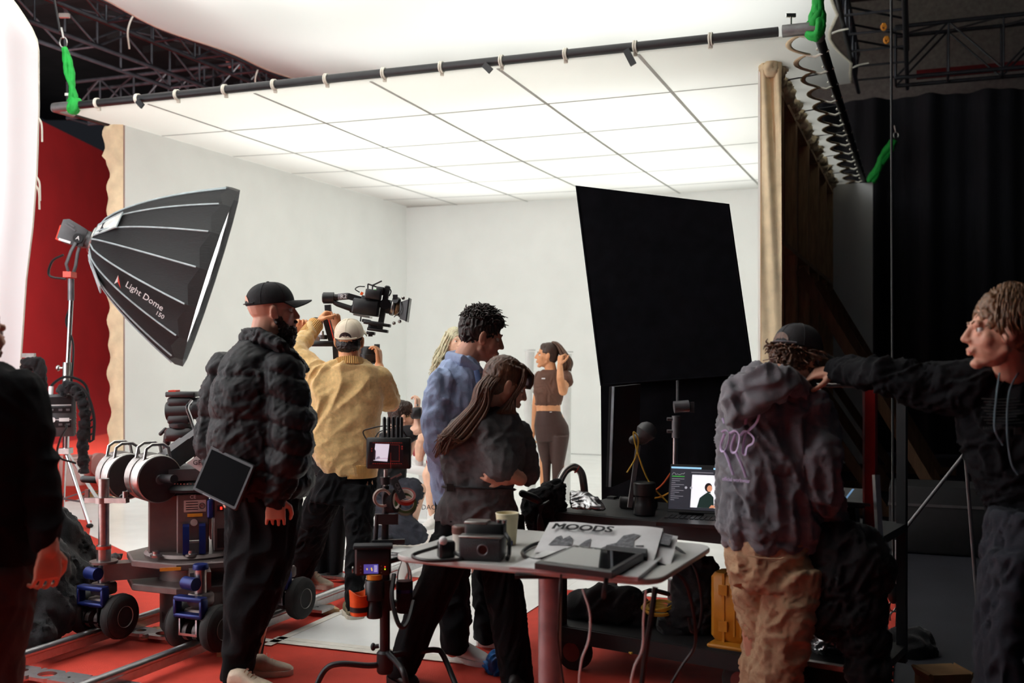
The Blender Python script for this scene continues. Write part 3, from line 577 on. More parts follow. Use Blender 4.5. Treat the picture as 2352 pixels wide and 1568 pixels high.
for x, w in ((-.12, .10), (.27, .10)): MB(fd).box((x, -.345, .432), (w, .004, .016)).build('warning_strip', YLBL, dl)
MB(fd).box((.29, -.30, .375), (.09, .004, .06)).build('rating_plate', WPRINT, dl); MB(fd).box((-.01, -.193, .372), (.05, .004, .016)).build('yellow_sticker', YLBL, dl)
MB().lathe([(.14, .78), (.19, .785), (.20, .80), (.18, .82), (.15, .825), (.14, .845), (.0, .845)], cc(0), n=36).build('bearing', BLACK, dl)
m = MB()
for t in np.linspace(0, 2*math.pi, 60): m.box(cc(.829)+.163*A(math.cos(t), math.sin(t), 0), (.006, .006, .006))
m.build('bearing_teeth', STEEL, dl)
sp = [fd(.30+.018*math.cos(t), -.30+.018*math.sin(t), .44-.0016*t) for t in np.linspace(0, 60, 150)]; MB().tube(sp, .006, 5).build('coiled_lead', BLKPLA, dl)
cable('control_lead', [fd(.27, -.2, .72), fd(.33, -.2, .70), fd(.34, -.22, .55), fd(.33, -.28, .38), fd(.28, -.3, .34)], .007, BLKPLA, dl)
m = MB()
for k in range(5): m.torus(P(508, 1108, 5.35)+A(.01*k, 0, -.008*k), nrm(A(.3, 1, .2*k-.4)), .05+.004*k, .006, 22, 6, 1.5)
m.build('cable_loop', BLKPLA, dl)
# corner post of the dolly
pp = ft(-.615, .70, 0); MB().cyl(pp+A(0, 0, .45), pp+A(0, 0, .86), .027, n=18).build('post', STEEL, dl)
MB().cyl(pp+A(0, 0, .43), pp+A(0, 0, .52), .036, n=18).build('post_collar', STEEL, dl); MB().cyl(pp+A(0, 0, .50), pp+A(0, 0, .515), .038, n=18).build('red_ring', REDP, dl); MB().cyl(pp+A(0, 0, .428), pp+A(0, 0, .44), .07, n=22).build('post_flange', DOLLY, dl)
m = MB().cyl(pp+A(0, 0, .735), pp+A(0, 0, .765), .045, n=18).bar(pp+A(-.09, 0, .75), pp+A(.14, -.05, .755), .035, .025).cyl(pp+A(.125, -.045, .76), pp+A(.125, -.045, .80), .013); m.box(pp+A(-.085, 0, .77), (.018, .02, .07)); m.build('post_clamp', STEEL, dl)
# ================= crane arm on the dolly =================
cr_ = thing('camera_crane', 'dark grey crane arm with round steel counterweights on the dolly', 'crane', cc(.845))
AD = nrm(P(640, 872, 6.1)-P(385, 1060, 5.55)); a0 = P(372, 1068, 5.55); a1 = a0+AD*.72
CRM = mat('crane_grey', (84, 84, 86), .45, .4)
MB().bar(a0, a0+AD*.18, .085, .10).build('tail_sleeve', CRM, cr_, smooth=0); MB().bar(a0+AD*.16, a1, .075, .09).build('boom', CRM, cr_, smooth=0)
for s_ in (-1, 1): MB(fd).bar((.11, .11*s_, .88), (.13, .11*s_, 1.07), .02, .17, up=A(1, 0, 0)).build('fork_plate', CRM, cr_, smooth=0)
MB(fd).box((.0, 0, .875), (.26, .30, .06)).build('fork_base', CRM, cr_, smooth=0)
eo = P(459, 1062, 5.32); ex = fd.R[:, 0]
MB().add([eo-ex*.062, eo-Z*.045, eo+ex*.062, eo+Z*.045], [(0, 1, 2, 3)]).build('badge', WPRINT, cr_, smooth=0); text('GFM', .034, eo+fd.R[:, 1]*-.004, ex, Z, BLACK, cr_)
WA = nrm(A(.70, -.71, -.05))
for c in (P(283, 1090, 5.78), P(352, 1096, 5.50)):
    w = thing('counterweight', 'round polished steel counterweight nearest the dolly post' if c[1] > 5.6 else 'round steel counterweight with dark face nearest the lens', 'weight', c-A(0, 0, .125), 'crane counterweights')
    MB().lathe([(.118, -.075), (.124, -.07), (.124, -.012), (.119, -.008), (.119, -.002), (.124, .002), (.124, .068), (.118, .075)], c, WA, n=40).build('drum', STEEL, w, smooth=50)
    MB().cyl(c+WA*.075, c+WA*.078, .117, n=40).build('face', DR, w); MB().lathe([(.012, .078), (.012, .09), (.024, .09), (.026, .078)], c, WA, n=20, cap=False).build('bore', GREYM, w)
    for s_ in (-.045, .045):
        b = nrm(np.cross(WA, Z)); o = c+WA*s_; MB().tube([o+Z*.10+b*.07, o+Z*.155+b*.06, o+Z*.175+b*.03, o+Z*.175-b*.03, o+Z*.155-b*.06, o+Z*.10-b*.07], .009, 8).build('handle', STEEL, w)
MB().cyl(P(262, 1092, 5.85), P(400, 1100, 5.35), .022).build('weight_spindle', BLACK, cr_)
m = MB().chain([(P(192, 1100, 5.9), .02), (P(240, 1103, 5.9), .02)]); m.build('tail_handle', BLKPLA, cr_); MB().chain([(P(280, 1140, 5.55), .013), (P(305, 1122, 5.6), .013)]).build('lock_lever', BLKPLA, cr_)
# ================= fluid head on tripod behind the dolly =================
fh_ = thing('fluid_head_tripod', 'black fluid video head on a tripod standing behind the crane', 'tripod', P(418, 1315, 7.3)); q = lambda x, y, dy=0: P(x, y, 7.3+dy)
MB().box(q(420, 905), (.20, .14, .035), bev=.006).build('camera_plate', BLACK, fh_); MB().box(q(400, 899), (.05, .10, .02)).build('red_catch', REDP, fh_)
MB().cyl(q(385, 945), q(455, 940), .065, n=26).build('tilt_drum', BLKPLA, fh_, smooth=40); MB().cyl(q(448, 938), q(462, 937), .075, n=26).build('drum_cap', BLACK, fh_)
MB().box(q(418, 922), (.17, .12, .06), bev=.012).build('head_body', BLACK, fh_); MB().box(q(415, 962), (.15, .12, .06), bev=.01).build('pan_base', BLACK, fh_)
MB().lathe([(.075, 0), (.08, .01), (.08, .03), (.07, .035)], q(416, 982)).build('pan_ring', BLACK, fh_); MB().box(q(416, 997), (.20, .14, .09), bev=.02).build('bowl', BLKPLA, fh_)
cable('pan_bar', [q(440, 918, -.1), q(430, 935, -.12), q(438, 960, -.12), q(455, 1010, -.12)], .012, CHROME, fh_); MB().chain([(q(380, 985), .012), (q(369, 996), .014)]).build('lock_lever', BLKPLA, fh_)
for gx, gy, gp in ((385, 1000, (350, 1300)), (415, 1000, (430, 1330)), (445, 1000, (500, 1300))):
    MB().cyl(q(gx, gy), G(gp[0], gp[1], .01), .026, .02, n=10).build('leg', BLKPLA, fh_)
# ================= heap of black cloth by the lamp stand =================
m = MB(); 
for (x, y, Yd, r) in ((120, 1225, 5.8, .15), (160, 1275, 5.9, .15), (195, 1325, 6.0, .13), (130, 1330, 5.7, .19), (90, 1400, 5.4, .19), (150, 1390, 5.6, .15), (70, 1300, 5.5, .2), (80, 1460, 5.2, .10), (245, 1285, 6.9, .05), (275, 1278, 7.2, .035), (215, 1310, 6.4, .10), (225, 1300, 6.65, .07), (262, 1280, 7.05, .04), (110, 1190, 5.75, .10)):
    m.ell(P(x, y, Yd), (r, r, r*.9)); m.caps(P(x, y, Yd), P(140, 1330, 5.75), r*.5, .12)
m.build('dust_cover', BLKFAB, me=solid(m, .025, 10, fn=folds(.016, .16, 12, (1, 1, .3))), label='heap of draped black cloth beside the track and lamp stand', cat='cloth', smooth=180)
# ================= gimbal camera held up by the operator =================
Yg = 6.88; gp = lambda x, y, d=0: P(x, y, Yg+d); GL = mat('black_gloss', (18, 18, 20), .25)
gm = thing('gimbal_camera', 'cinema camera in a black gimbal held up by the operator in mustard', 'camera', gp(800, 830))
mo = MB().cyl(gp(743, 684), gp(767, 684), .037, n=28).build('roll_motor', BLKPLA, gm, smooth=40); MB().cyl(gp(741, 684), gp(743, 684), .030, n=28).build('motor_cover', GREYM, mo)
MB().bar(gp(753, 700), gp(755, 725), .04, .03, up=Y_).build('motor_neck', BLKPLA, gm); MB().bar(gp(747, 722), gp(764, 785), .045, .05, up=Y_, bev=.006).build('upright', GL, gm); MB().bar(gp(752, 722, -.03), gp(768, 785, -.03), .006, .01, up=Y_).build('red_edge', REDP, gm)
MB().cyl(gp(765, 683), gp(777, 683), .022, n=16).build('joint', BLKPLA, gm)
ar_ = MB().bar(gp(776, 682), gp(801, 680), .04, .042, up=Z, bev=.004).build('gimbal_arm', GREYM, gm); text('R2', .038, gp(789, 681, -.026), gp(801, 680)-gp(776, 682), Z, WPRINT, ar_)
MB().bar(gp(800, 680), gp(832, 689), .045, .04, up=Z).bar(gp(830, 688), gp(884, 700), .05, .045, up=Z).build('gimbal_arm', BLKPLA, gm)
MB().tube([gp(767, 694), gp(775, 698), gp(808, 709)], [.014, .017, .019], 12).build('counter_tube', BLKPLA, gm); MB().cyl(gp(806, 708), gp(812, 710), .026, n=16).build('tube_collar', BLACK, gm)
cb = MB().box(gp(842, 706), (.17, .13, .10), roty(.14), .01).build('camera_body', BLKPLA, gm); MB().bar(gp(815, 722), gp(852, 729), .14, .012).build('base_plate', STEEL, cb)
for i, (x, y, w, h) in enumerate(((858, 676, .10, .06), (842, 686, .06, .035), (874, 668, .05, .05), (826, 692, .04, .06), (856, 690, .08, .03))): MB().box(gp(x, y, -.04+.02*i), (w, .08, h), roty(.14), .006).build('module', BLACK, cb)
MB().bar(gp(891, 656), gp(872, 757), .035, .05, up=Y_, bev=.008).build('gimbal_post', BLKPLA, gm); MB().cyl(gp(885, 698, -.05), gp(885, 698, .05), .034, n=24).build('tilt_motor', GL, gm)
ln = MB().lathe([(.040, 0), (.045, .01), (.045, .03), (.050, .032), (.050, .06), (.044, .062), (.044, .09), (.052, .095), (.052, .12)], gp(886, 703, .0), A(.97, .1, -.2), n=28).build('lens', BLACK, gm, smooth=40); MB().lathe([(.0515, .036), (.053, .04), (.053, .055), (.0515, .058)], gp(886, 703), A(.97, .1, -.2), n=28).build('focus_ring', STEEL, ln)
MB().lathe([(.0455, .064), (.047, .068), (.047, .085), (.0455, .088)], gp(886, 703), A(.97, .1, -.2), n=28).build('iris_ring', mat('bronze_ring', (140, 112, 84), .4, .5), ln)
mbx = [gp(*q) for q in ((918, 694, -.05), (918, 732, -.05), (918, 732, .06), (918, 694, .06))]; mby = [gp(*q) for q in ((941, 686, -.08), (934, 738, -.08), (934, 738, .10), (941, 686, .10))]; MB().rings([mbx, mby]).build('matte_box', BLACK, gm, smooth=0); MB().bar(gp(942, 685, 0), gp(935, 739, 0), .18, .004, up=X).build('flag_blade', BLKPLA, gm)
for i, (x, y, w, h) in enumerate(((858, 742, .12, .025), (842, 737, .05, .02), (868, 758, .13, .02), (852, 765, .05, .02), (888, 747, .05, .02), (858, 750, .06, .05))): MB().box(gp(x, y, -.02+.01*i), (w, .09, h), roty(.14), .004).build('dovetail', BLACK, gm)
MB().box(gp(851, 769), (.025, .03, .02)).build('catch', BLACK, gm); MB().cyl(gp(908, 688, -.06), gp(914, 690, -.02), .022, n=14).box(gp(908, 682, -.05), (.03, .03, .03)).build('follow_motor', BLACK, gm)
for x, y in ((926, 684), (918, 738), (905, 742)): MB().ell(gp(x, y), (.012, .012, .012)).build('thumb_screw', STEEL, gm)
for a, b in (((845, 665), (845, 652)), ((855, 665), (856, 655)), ((845, 652), (866, 659)), ((856, 655), (877, 645))): MB().cyl(gp(*a), gp(*b), .005, n=8).build('top_bar', BLACK, gm)
cable('camera_lead', [gp(838, 658), gp(824, 658), gp(816, 664), gp(826, 671)], .004, BLKPLA, gm); cable('camera_lead', [gp(889, 656), gp(898, 668), gp(894, 680)], .004, BLKPLA, gm); cable('camera_lead', [gp(824, 700), gp(829, 720), gp(828, 738)], .005, BLKPLA, gm); cable('camera_lead', [gp(920, 690, -.06), gp(921, 712, -.07), gp(905, 728, -.06)], .003, BLKPLA, gm)
MB().box(gp(862, 668, -.06), (.012, .01, .02)).build('green_light', mat('green_led', (40, 200, 60), .5, emit=.6), gm); MB().box(gp(831, 674, -.06), (.016, .01, .02), roty(.5)).build('orange_plug', ORANGE, gm)
MB().box(gp(742, 789, .02), (.15, .12, .036), bev=.006).build('handlebar_block', BLKPLA, gm); MB().cyl(gp(740, 769, .02), gp(740, 779, .02), .034, n=20).build('pan_motor', GREYM, gm); MB().cyl(gp(740, 760, .02), gp(740, 769, .02), .012).build('spigot', CHROME, gm); MB().box(gp(729, 778, .0), (.03, .03, .03)).build('bracket', STEEL, gm)
MB().cyl(gp(676, 750, .05), gp(676, 776, .05), .020, n=16).build('side_grip', GREYM, gm); MB().cyl(gp(676, 778, .05), gp(720, 788, .03), .012).build('handlebar', BLACK, gm); MB().bar(gp(770, 795), gp(772, 830), .03, .04, up=Y_).build('lower_post', BLKPLA, gm)
MB().lathe([(.05, 0), (.062, .01), (.064, .06), (.058, .065), (.058, .10), (.05, .115), (.0, .115)], gp(848, 836, .02), n=28).build('battery_drum', BLKPLA, gm, smooth=40); MB().cyl(gp(860, 795, -.02), gp(872, 795, -.02), .014).build('drum_knob', BLACK, gm); MB().cyl(gp(772, 830), gp(830, 826, .02), .012).build('handlebar', BLACK, gm)
# ================= monitor stand with its bits and pieces =================
Ym = 4.70; ms = lambda x, y, d=0: P(x, y, Ym+d); SCRN = lambda n, c, e=1: mat(n, c, .4, emit=e, var=.03)
mn = thing('field_monitor', 'small director monitor with five antennas showing a white shape', 'monitor', ms(893, 1078))
fr_ = Fr(ms(893, 1040), rotz(-.06)@rotx(-.02)); MB(fr_).box((0, 0, 0), (.196, .034, .136), bev=.006).build('housing', BLKPLA, mn); sc = MB(fr_).box((-.008, -.0175, .0), (.150, .002, .098)).build('screen', SCRN('screen_black', (10, 8, 12), .4), mn)
MB(fr_).add([(-.065, -.0195, -.032), (-.003, -.0195, -.036), (.006, -.0195, .040), (-.056, -.0195, .042)], [(0, 1, 2, 3)]).build('screen_shape', SCRN('screen_white', (206, 202, 216), .75), sc)
MB(fr_).add([(-.065, -.0197, -.03), (-.056, -.0197, -.03), (-.054, -.0197, .01), (-.060, -.0197, .02)], [(0, 1, 2, 3)]).build('screen_shape', SCRN('screen_dark', (40, 34, 40), .3), sc); MB(fr_).add([(-.055, -.0197, -.028), (-.035, -.0197, -.022), (-.038, -.0197, -.012), (-.05, -.0197, -.016)], [(0, 1, 2, 3)]).build('screen_shape', SCRN('screen_grey', (150, 146, 160), .6), sc)
RL = SCRN('screen_red', (150, 44, 34), .35); m = MB(fr_)
for c, d in (((.012, 0, -.032), (.001, .001, .07)), ((.05, 0, -.0), (.001, .001, .075)), ((.03, 0, .037), (.04, .001, .001)), ((.03, 0, -.034), (.04, .001, .001)), ((-.02, 0, -.022), (.045, .001, .001))): m.box((c[0], -.0198, c[2]), d)
for i in range(14): m.box((-.065+i*.0095, -.0198, .046), (.006, .001, .002)); m.box((-.065+i*.0095, -.0198, -.045), (.006, .001, .002))
for z in (.02, .03): m.box((.062, -.0198, z), (.005, .001, .006)); m.box((-.072, -.0198, z-.01), (.004, .001, .005))
m.build('screen_readout', RL, sc)
for x in (883, 893, 903, 913, 922): MB().tube([ms(x, 1004, .03), ms(x, 962, .03), ms(x, 957, .03)], [.008, .0085, .005], 10).build('antenna', BLKPLA, mn)
MB(fr_).box((.02, .03, .04), (.12, .03, .05), bev=.004).build('receiver', BLACK, mn); cable('monitor_lead', [ms(846, 1016, .03), ms(834, 992, .05), ms(850, 984, .05), ms(885, 978, .06), ms(920, 985, .05), ms(936, 1005, .04)], .003, BLKPLA, mn); cable('monitor_lead', [ms(862, 1004, .04), ms(875, 990, .06), ms(915, 985, .06), ms(940, 1008, .04)], .003, BLKPLA, mn)
cs_ = thing('monitor_stand', 'black grip stand carrying the monitor with bent tripod legs', 'stand', ms(885, 1590)); RBR = mat('dark_red_black', (48, 30, 32), .4, .4)
MB().cyl(ms(886, 1078), ms(886, 1120), .010, n=12).build('spigot', STEEL, cs_); MB().cyl(ms(886, 1115), ms(884, 1260), .016, n=14).build('pole', BLACK, cs_); MB().cyl(ms(884, 1260), ms(884, 1510), .0225, n=16).build('pole', RBR, cs_)
MB().cyl(ms(884, 1095), ms(885, 1112), .022).build('collar', BLACK, cs_); MB().cyl(ms(884, 1330), ms(884, 1400), .034, n=16).build('clamp_sleeve', BLACK, cs_); MB().lathe([(.030, 0), (.036, .01), (.036, .09), (.028, .10)], ms(884, 1545), n=18).build('leg_hub', BLACK, cs_); MB().cyl(ms(870, 1483), ms(858, 1485), .010).ell(ms(857, 1485), (.012, .012, .018)).build('hub_knob', BLACK, cs_)
g0 = lambda x, y: G(x, y, .012)
for pts in ([ms(880, 1525), ms(845, 1528, -.03), ms(780, 1524, -.06), ms(745, 1540, -.06), g0(716, 1600)], [ms(890, 1505, .02), ms(960, 1496, .1), ms(1000, 1492, .14), ms(1018, 1505, .14), g0(1052, 1585)], [ms(890, 1500, -.02), ms(912, 1522, -.12), ms(928, 1548, -.2), g0(945, 1620)]):
    MB().tube(smoothpts(pts, 6), .013, 10).build('leg', BLACK, cs_, smooth=180)
MB().box(ms(890, 1192, -.02), (.095, .015, .045)).build('holder_plate', BLACK, cs_); MB().bar(ms(855, 1245, -.03), ms(930, 1243, -.03), .02, .02).build('cross_bar', BLACK, cs_); MB().cyl(ms(866, 1180, -.02), ms(862, 1250, -.02), .010).build('side_rod', BLACK, cs_); MB().cyl(ms(890, 1290), ms(925, 1280), .012).cyl(ms(884, 1385), ms(912, 1385), .016).cyl(ms(890, 1285), ms(890, 1390), .008).build('side_clamp', BLACK, cs_)
def roll(label, c, ax, R, r_in, w, m):
    t = thing('tape_roll', label, 'tape', A(*c)-A(0, 0, R), 'rolls of tape hung on the monitor stand'); MB().lathe([(r_in, -w/2), (R, -w/2), (R, w/2), (r_in, w/2), (r_in, -w/2)], c, ax, n=32, cap=False).build('tape', m, t, smooth=40); MB().lathe([(r_in*.94, -w/2), (r_in, -w/2), (r_in, w/2), (r_in*.94, w/2), (r_in*.94, -w/2)], c, ax, n=32, cap=False).build('core', TAPE, t, smooth=40); return t
roll('white roll of tape hung on the left of the monitor stand', ms(878, 1143, -.06), A(.35, -1, 0), .040, .032, .025, mat('grey_tape', (150, 140, 132), .6)); roll('black roll of tape hung beside the monitor stand pole', ms(901, 1150, -.02), A(1, -.35, .1), .052, .036, .04, BLKMAT)
roll('red roll of tape hung at the right of the monitor stand', ms(931, 1140, .0), A(.2, -.7, .9), .045, .034, .022, mat('red_tape', (150, 52, 44), .5)); roll('green roll of tape hung lowest at the right of the monitor stand', ms(932, 1158, .02), A(.1, -1, .6), .049, .036, .03, mat('green_tape', (70, 92, 44), .5))
kn = thing('multi_tool', 'black strap and scissors hung over the rolls of tape', 'tool', ms(925, 1150, -.05)); MB().bar(ms(903, 1098, -.05), ms(926, 1146, -.06), .03, .008, up=Y_).build('strap', BLKFAB, kn); MB().bar(ms(898, 1100, -.05), ms(922, 1088, -.05), .010, .006, up=Y_).build('blade', STEEL, kn); text('CRA', .022, ms(914, 1120, -.068), ms(926, 1146, -.06)-ms(903, 1098, -.05), ms(922, 1088)-ms(898, 1100), GREYM, kn)
tx = thing('wireless_unit', 'black control unit with small purple screen on the monitor stand', 'control unit', ms(855, 1318, -.06)); ftx = Fr(ms(857, 1286, -.07), rotz(.1)); MB(ftx).box((0, 0, 0), (.155, .06, .12), bev=.008).build('housing', BLKPLA, tx); MB(ftx).box((0, -.005, .062), (.17, .08, .016), bev=.005).build('hood', BLKFAB, tx)
s1 = MB(ftx).box((-.008, -.031, -.032), (.062, .002, .040)).build('screen', SCRN('screen_purple', (88, 84, 178), .5), tx); YD = SCRN('screen_yellow', (226, 200, 90), .7)
for x, z in ((-.025, -.032), (-.006, -.030), (-.004, -.036)): MB(ftx).box((x, -.0325, z), (.005, .001, .008)).build('screen_mark', YD, s1)
for k in range(6): MB(ftx).box((.012, -.0325, -.018-.005*k), (.014, .001, .002)).build('screen_mark', SCRN('screen_text', (210, 210, 235), .7), s1)
for x in (-.052, .036):
    for z in (-.02, -.034, -.048): MB(ftx).cyl((x, -.031, z), (x, -.033, z), .003, n=8).build('button', GREYM, tx)
for z, cc_ in ((-.024, (255, 60, 40)), (-.034, (200, 230, 40))): MB(ftx).box((.052, -.032, z), (.004, .002, .005)).build('led', mat('led%d' % cc_[0], cc_, .5, emit=1.5), tx)
MB(ftx).torus((-.088, 0, -.04), X, .012, .003, 14, 5).build('key_ring', STEEL, tx)
cn = thing('flask', 'black flask with amber rim hung under the purple screen unit', 'flask', ms(860, 1418, -.08)); c = ms(860, 1418, -.08); MB().lathe([(.030, 0), (.034, .004), (.034, .05), (.030, .055), (.030, .075), (.040, .08), (.040, .16), (.036, .165)], c, n=26).build('body', BLKPLA, cn, smooth=40); MB().lathe([(.030, .165), (.034, .168), (.034, .188), (.028, .19)], c, n=26).build('rim', mat('amber_plastic', (214, 140, 40), .4), cn)
oc = thing('orange_holder', 'orange plastic cup holder with black band clipped to the stand', 'holder', ms(826, 1412, -.08)); c = ms(826, 1412, -.08)
m = MB(); ang = np.linspace(0, 2*math.pi, 28, endpoint=False); m.rings([[c+A(r*math.cos(t), r*math.sin(t), h+dz*math.sin(2*t+.6)) for t in ang] for r, h, dz in ((.036, 0, 0), (.040, .004, 0), (.044, .09, .0), (.046, .10, .012), (.042, .10, .012), (.036, .01, 0))], cap1=False); m.build('cup', ORANGE, oc); MB().lathe([(.0425, .018), (.0425, .04)], c, n=28, cap=False).build('band', BLACK, oc)
bt = thing('drinks_bottle', 'clear plastic bottle with red cap in a pouch on the stand', 'bottle', ms(930, 1400, .04)); c = ms(929, 1395, .04)
m = MB().lathe([(.03, 0), (.034, .008), (.034, .14), (.030, .165), (.016, .20), (.0145, .225)], c, n=22); GLS = bpy.data.materials.new('clear_plastic'); GLS.use_nodes = True; gb = GLS.node_tree.nodes['Principled BSDF']; gb.inputs['Base Color'].default_value = (.9, .86, .85, 1); gb.inputs['Transmission Weight'].default_value = .85; gb.inputs['Roughness'].default_value = .12; gb.inputs['IOR'].default_value = 1.2; m.build('bottle', GLS, bt); MB().lathe([(.016, .223), (.017, .226), (.017, .246), (.015, .248)], c, n=18).build('cap', mat('dark_red_cap', (140, 34, 40), .5), bt); MB().lathe([(.033, -.02), (.037, -.01), (.037, .115), (.035, .12)], c, n=22).build('pouch', BLKFAB, bt); MB().lathe([(.0375, .07), (.0375, .085)], c, n=22, cap=False).build('blue_band', BLUE, bt)
cable('carry_strap', [ms(905, 1318, -.1), ms(900, 1370, -.16), ms(912, 1425, -.2), ms(925, 1440, -.2), ms(938, 1425, -.18), ms(950, 1380, -.1)], .010, BLKPLA, label='thick black cable loop hanging from the monitor stand', cat='cable')
# ================= black flag on a stand =================
fl = thing('black_flag', 'large tilted black cloth flag blocking light above the cart', 'flag', P(1560, 1170, 6.5)); VEL = mat('black_velvet', (17, 17, 21), 1, var=.2, spec=.1)
q = [P(1325, 428, 6.5), P(1672, 471, 6.42), P(1728, 858, 6.42), P(1382, 883, 6.5)]; n_ = nrm(np.cross(q[1]-q[0], q[3]-q[0])); MB().rings([[p+n_*.008 for p in q], [p-n_*.008 for p in q]]).build('cloth_panel', VEL, fl, smooth=0); MB().tube(q, .011, 8, closed=True).build('wire_frame', VEL, fl)
def flap(a, b): t = q[3]*(1-a)+q[2]*a; return A(t[0]+.01*b, t[1]+.06+.03*math.sin(a*14+b*2)*b, t[2]-.95*b)
m = MB(); m.grid(flap, 40, 8); m.grid(lambda a, b: flap(1-a, b)+A(0, .012, 0), 40, 8); m.build('hanging_flap', VEL, fl, smooth=180)
fs_ = thing('flag_stand', 'silver grip stand holding the black flag behind the cart', 'stand', P(1548, 1425, 6.0)); fp = lambda x, y, d=0: P(x, y, 6.0+d)
MB().cyl(fp(1552, 1000), fp(1546, 1408), .016, n=14).build('pole', CHROME, fs_); MB().cyl(fp(1553, 955), fp(1553, 1005), .024, n=14).build('riser_collar', GREYM, fs_); MB().cyl(fp(1548, 935), fp(1582, 932), .034, n=20).build('grip_head', GREYM, fs_); MB().box(fp(1590, 935), (.02, .02, .06)).build('head_handle', GREYM, fs_); MB().cyl(fp(1556, 934), P(1556, 874, 6.47), .008).build('flag_arm', GREYM, fs_)
for y in (962, 990): MB().cyl(fp(1550, y), fp(1532, y), .010).build('thumb_screw', GREYM, fs_)
MB().cyl(fp(1546, 1330), fp(1545, 1400), .03, n=16).build('leg_hub', GREYM, fs_)
for pts in ([fp(1545, 1365), fp(1480, 1360, -.1), G(1440, 1440, .01)], [fp(1548, 1345), fp(1590, 1330, .1), G(1640, 1420, .01)], [fp(1545, 1385), fp(1548, 1400, -.1), G(1552, 1470, .01)]): MB().tube(smoothpts(pts, 5), .013, 8).build('leg', BLACK, fs_)
# ================= equipment cart =================
CE = nrm(A(.838, -.545, 0)); CD = A(-CE[1], CE[0], 0); CO = A(.20, 5.10, 0); fc = Fr(CO, np.stack([CE, CD, Z], 1)); LC, DC = 1.50, .56
ct = thing('equipment_cart', 'long black equipment cart with two shelves and red end posts', 'cart', fc(LC/2, DC/2, 0)); CTM = mat('cart_black', (22, 22, 25), .6, var=.15); REDC = mat('cart_red', (150, 22, 26), .5)
for z in (.73, .19): sh = MB(fc).box((LC/2, DC/2, z), (LC, DC, .035)).build('shelf', CTM, ct, smooth=0); MB(fc).bar((0, -.008, z-.02), (LC, -.008, z-.02), .016, .07).build('shelf_lip', CTM, sh)
for x in (.03, LC-.02):
    for y in (.02, DC-.02):
        top = .73 if x < .5 else 1.37; MB(fc).box((x, y, top/2+.08), (.04, .04, top-.1)).build('post', CTM if x < .5 or y > .1 else REDC, ct, smooth=0)
        if x > .5 and y < .1: MB(fc).box((x-.026, y, top/2+.08), (.008, .034, top-.1)).build('post_edge', ALU, ct, smooth=0)
        wc = fc(x+(.06 if x < .5 else -.55), y+.02, .085); w = MB().lathe([(.04, -.03), (.08, -.03), (.09, -.018), (.09, .018), (.08, .03), (.04, .03)], wc, CD, n=26).build('wheel', RUB, ct, smooth=40); MB().cyl(wc-CD*.032, wc+CD*.032, .045, n=20).build('hub', mat('hub_red', (110, 50, 44), .5), w); MB(fc).box((x+(.06 if x < .5 else -.55), y+.02, .16), (.05, .09, .03)).build('caster_fork', BLACK, w)
MB(fc).cyl((LC-.5, .02, 1.37), (LC-.02, .02, 1.37), .008).build('top_rail', STEEL, ct); MB(fc).box((LC-.2, .0, .21), (.4, .03, .035)).build('edge_rail', ALU, ct)
MB().bar(P(2012, 1090, 4.24), P(2036, 1530, 4.16), .02, .035, up=Y_).build('ladder_strip', ALU, ct); MB(fc).tube([(LC-.22, .02, 1.36), (LC-.23, .02, 1.345), (LC-.215, .02, 1.33), (LC-.23, .02, 1.31), (LC-.245, .02, 1.315)], .004, 6).build('s_hook', STEEL, ct)
MB().tube(smoothpts([P(1276, 1165, 5.15), P(1281, 1120, 5.16), P(1296, 1085, 5.18), P(1316, 1072, 5.2), P(1334, 1084, 5.22), P(1341, 1115, 5.24), P(1343, 1150, 5.25)], 6), .019, 12).build('arch_handle', STEEL, ct, smooth=180); MB().torus(P(1325, 1077, 5.21), A(.8, .1, -.5), .020, .003, 16, 5).build('red_ring', REDP, ct)
K = lambda x, y, z=.75: fc(x, y, z)
SH = .7475
bg = thing('cable_bag', 'black cable bag with coiled leads hanging at the end of the cart', 'bag', P(1245, 1215, 5.1)); m = MB()
for x, y, r in ((1240, 1165, .09), (1265, 1140, .07), (1225, 1150, .05), (1250, 1195, .09), (1280, 1120, .04), (1275, 1170, .06)): m.ell(P(x, y, 5.12), (r, r*.8, r))
m.build('bag', BLKFAB, bg, me=solid(m, .009, 4, fn=folds(.010, .06, 201)), smooth=180); m = MB().chain([(P(1200, 1133, 5.0), .018), (P(1228, 1145, 5.0), .020), (P(1240, 1152, 5.0), .014)]); m.build('grip', BLKPLA, bg)
for k in range(6): cable('lead', [P(1262-4*k, 1150+2*k, 5.0), P(1246-2*k, 1165, 4.98), P(1236+2*k, 1200, 4.98), P(1240+3*k, 1245, 4.98)], .006, BLKPLA, bg)
m = MB(); pts = [P(x, y, Yd) for x, y, Yd in ((1310, 1128, 5.12), (1345, 1133, 5.1), (1372, 1146, 5.06), (1388, 1172, 5.0), (1350, 1170, 5.0), (1310, 1166, 5.02))]; m.rings([pts, [p+A(.01, .045, .0) for p in pts]]); FOIL = mat('foil', (200, 200, 202), .28, .95, var=.1, vs=20, bump=.6, bs=16); m.build('foil_pouch', FOIL, me=solid(m, .006, 2, fn=folds(.007, .06, 7)), label='crumpled silver foil pouch on the black cart', cat='pouch', smooth=180)
c = K(.42, .12, SH); m = MB().lathe([(.044, 0), (.05, .006), (.05, .05), (.046, .055), (.046, .09), (.052, .095), (.052, .15), (.046, .155)], c, n=30); m.build('camera_lens', BLKPLA, label='upright black camera lens standing on the cart shelf', cat='lens', smooth=40)
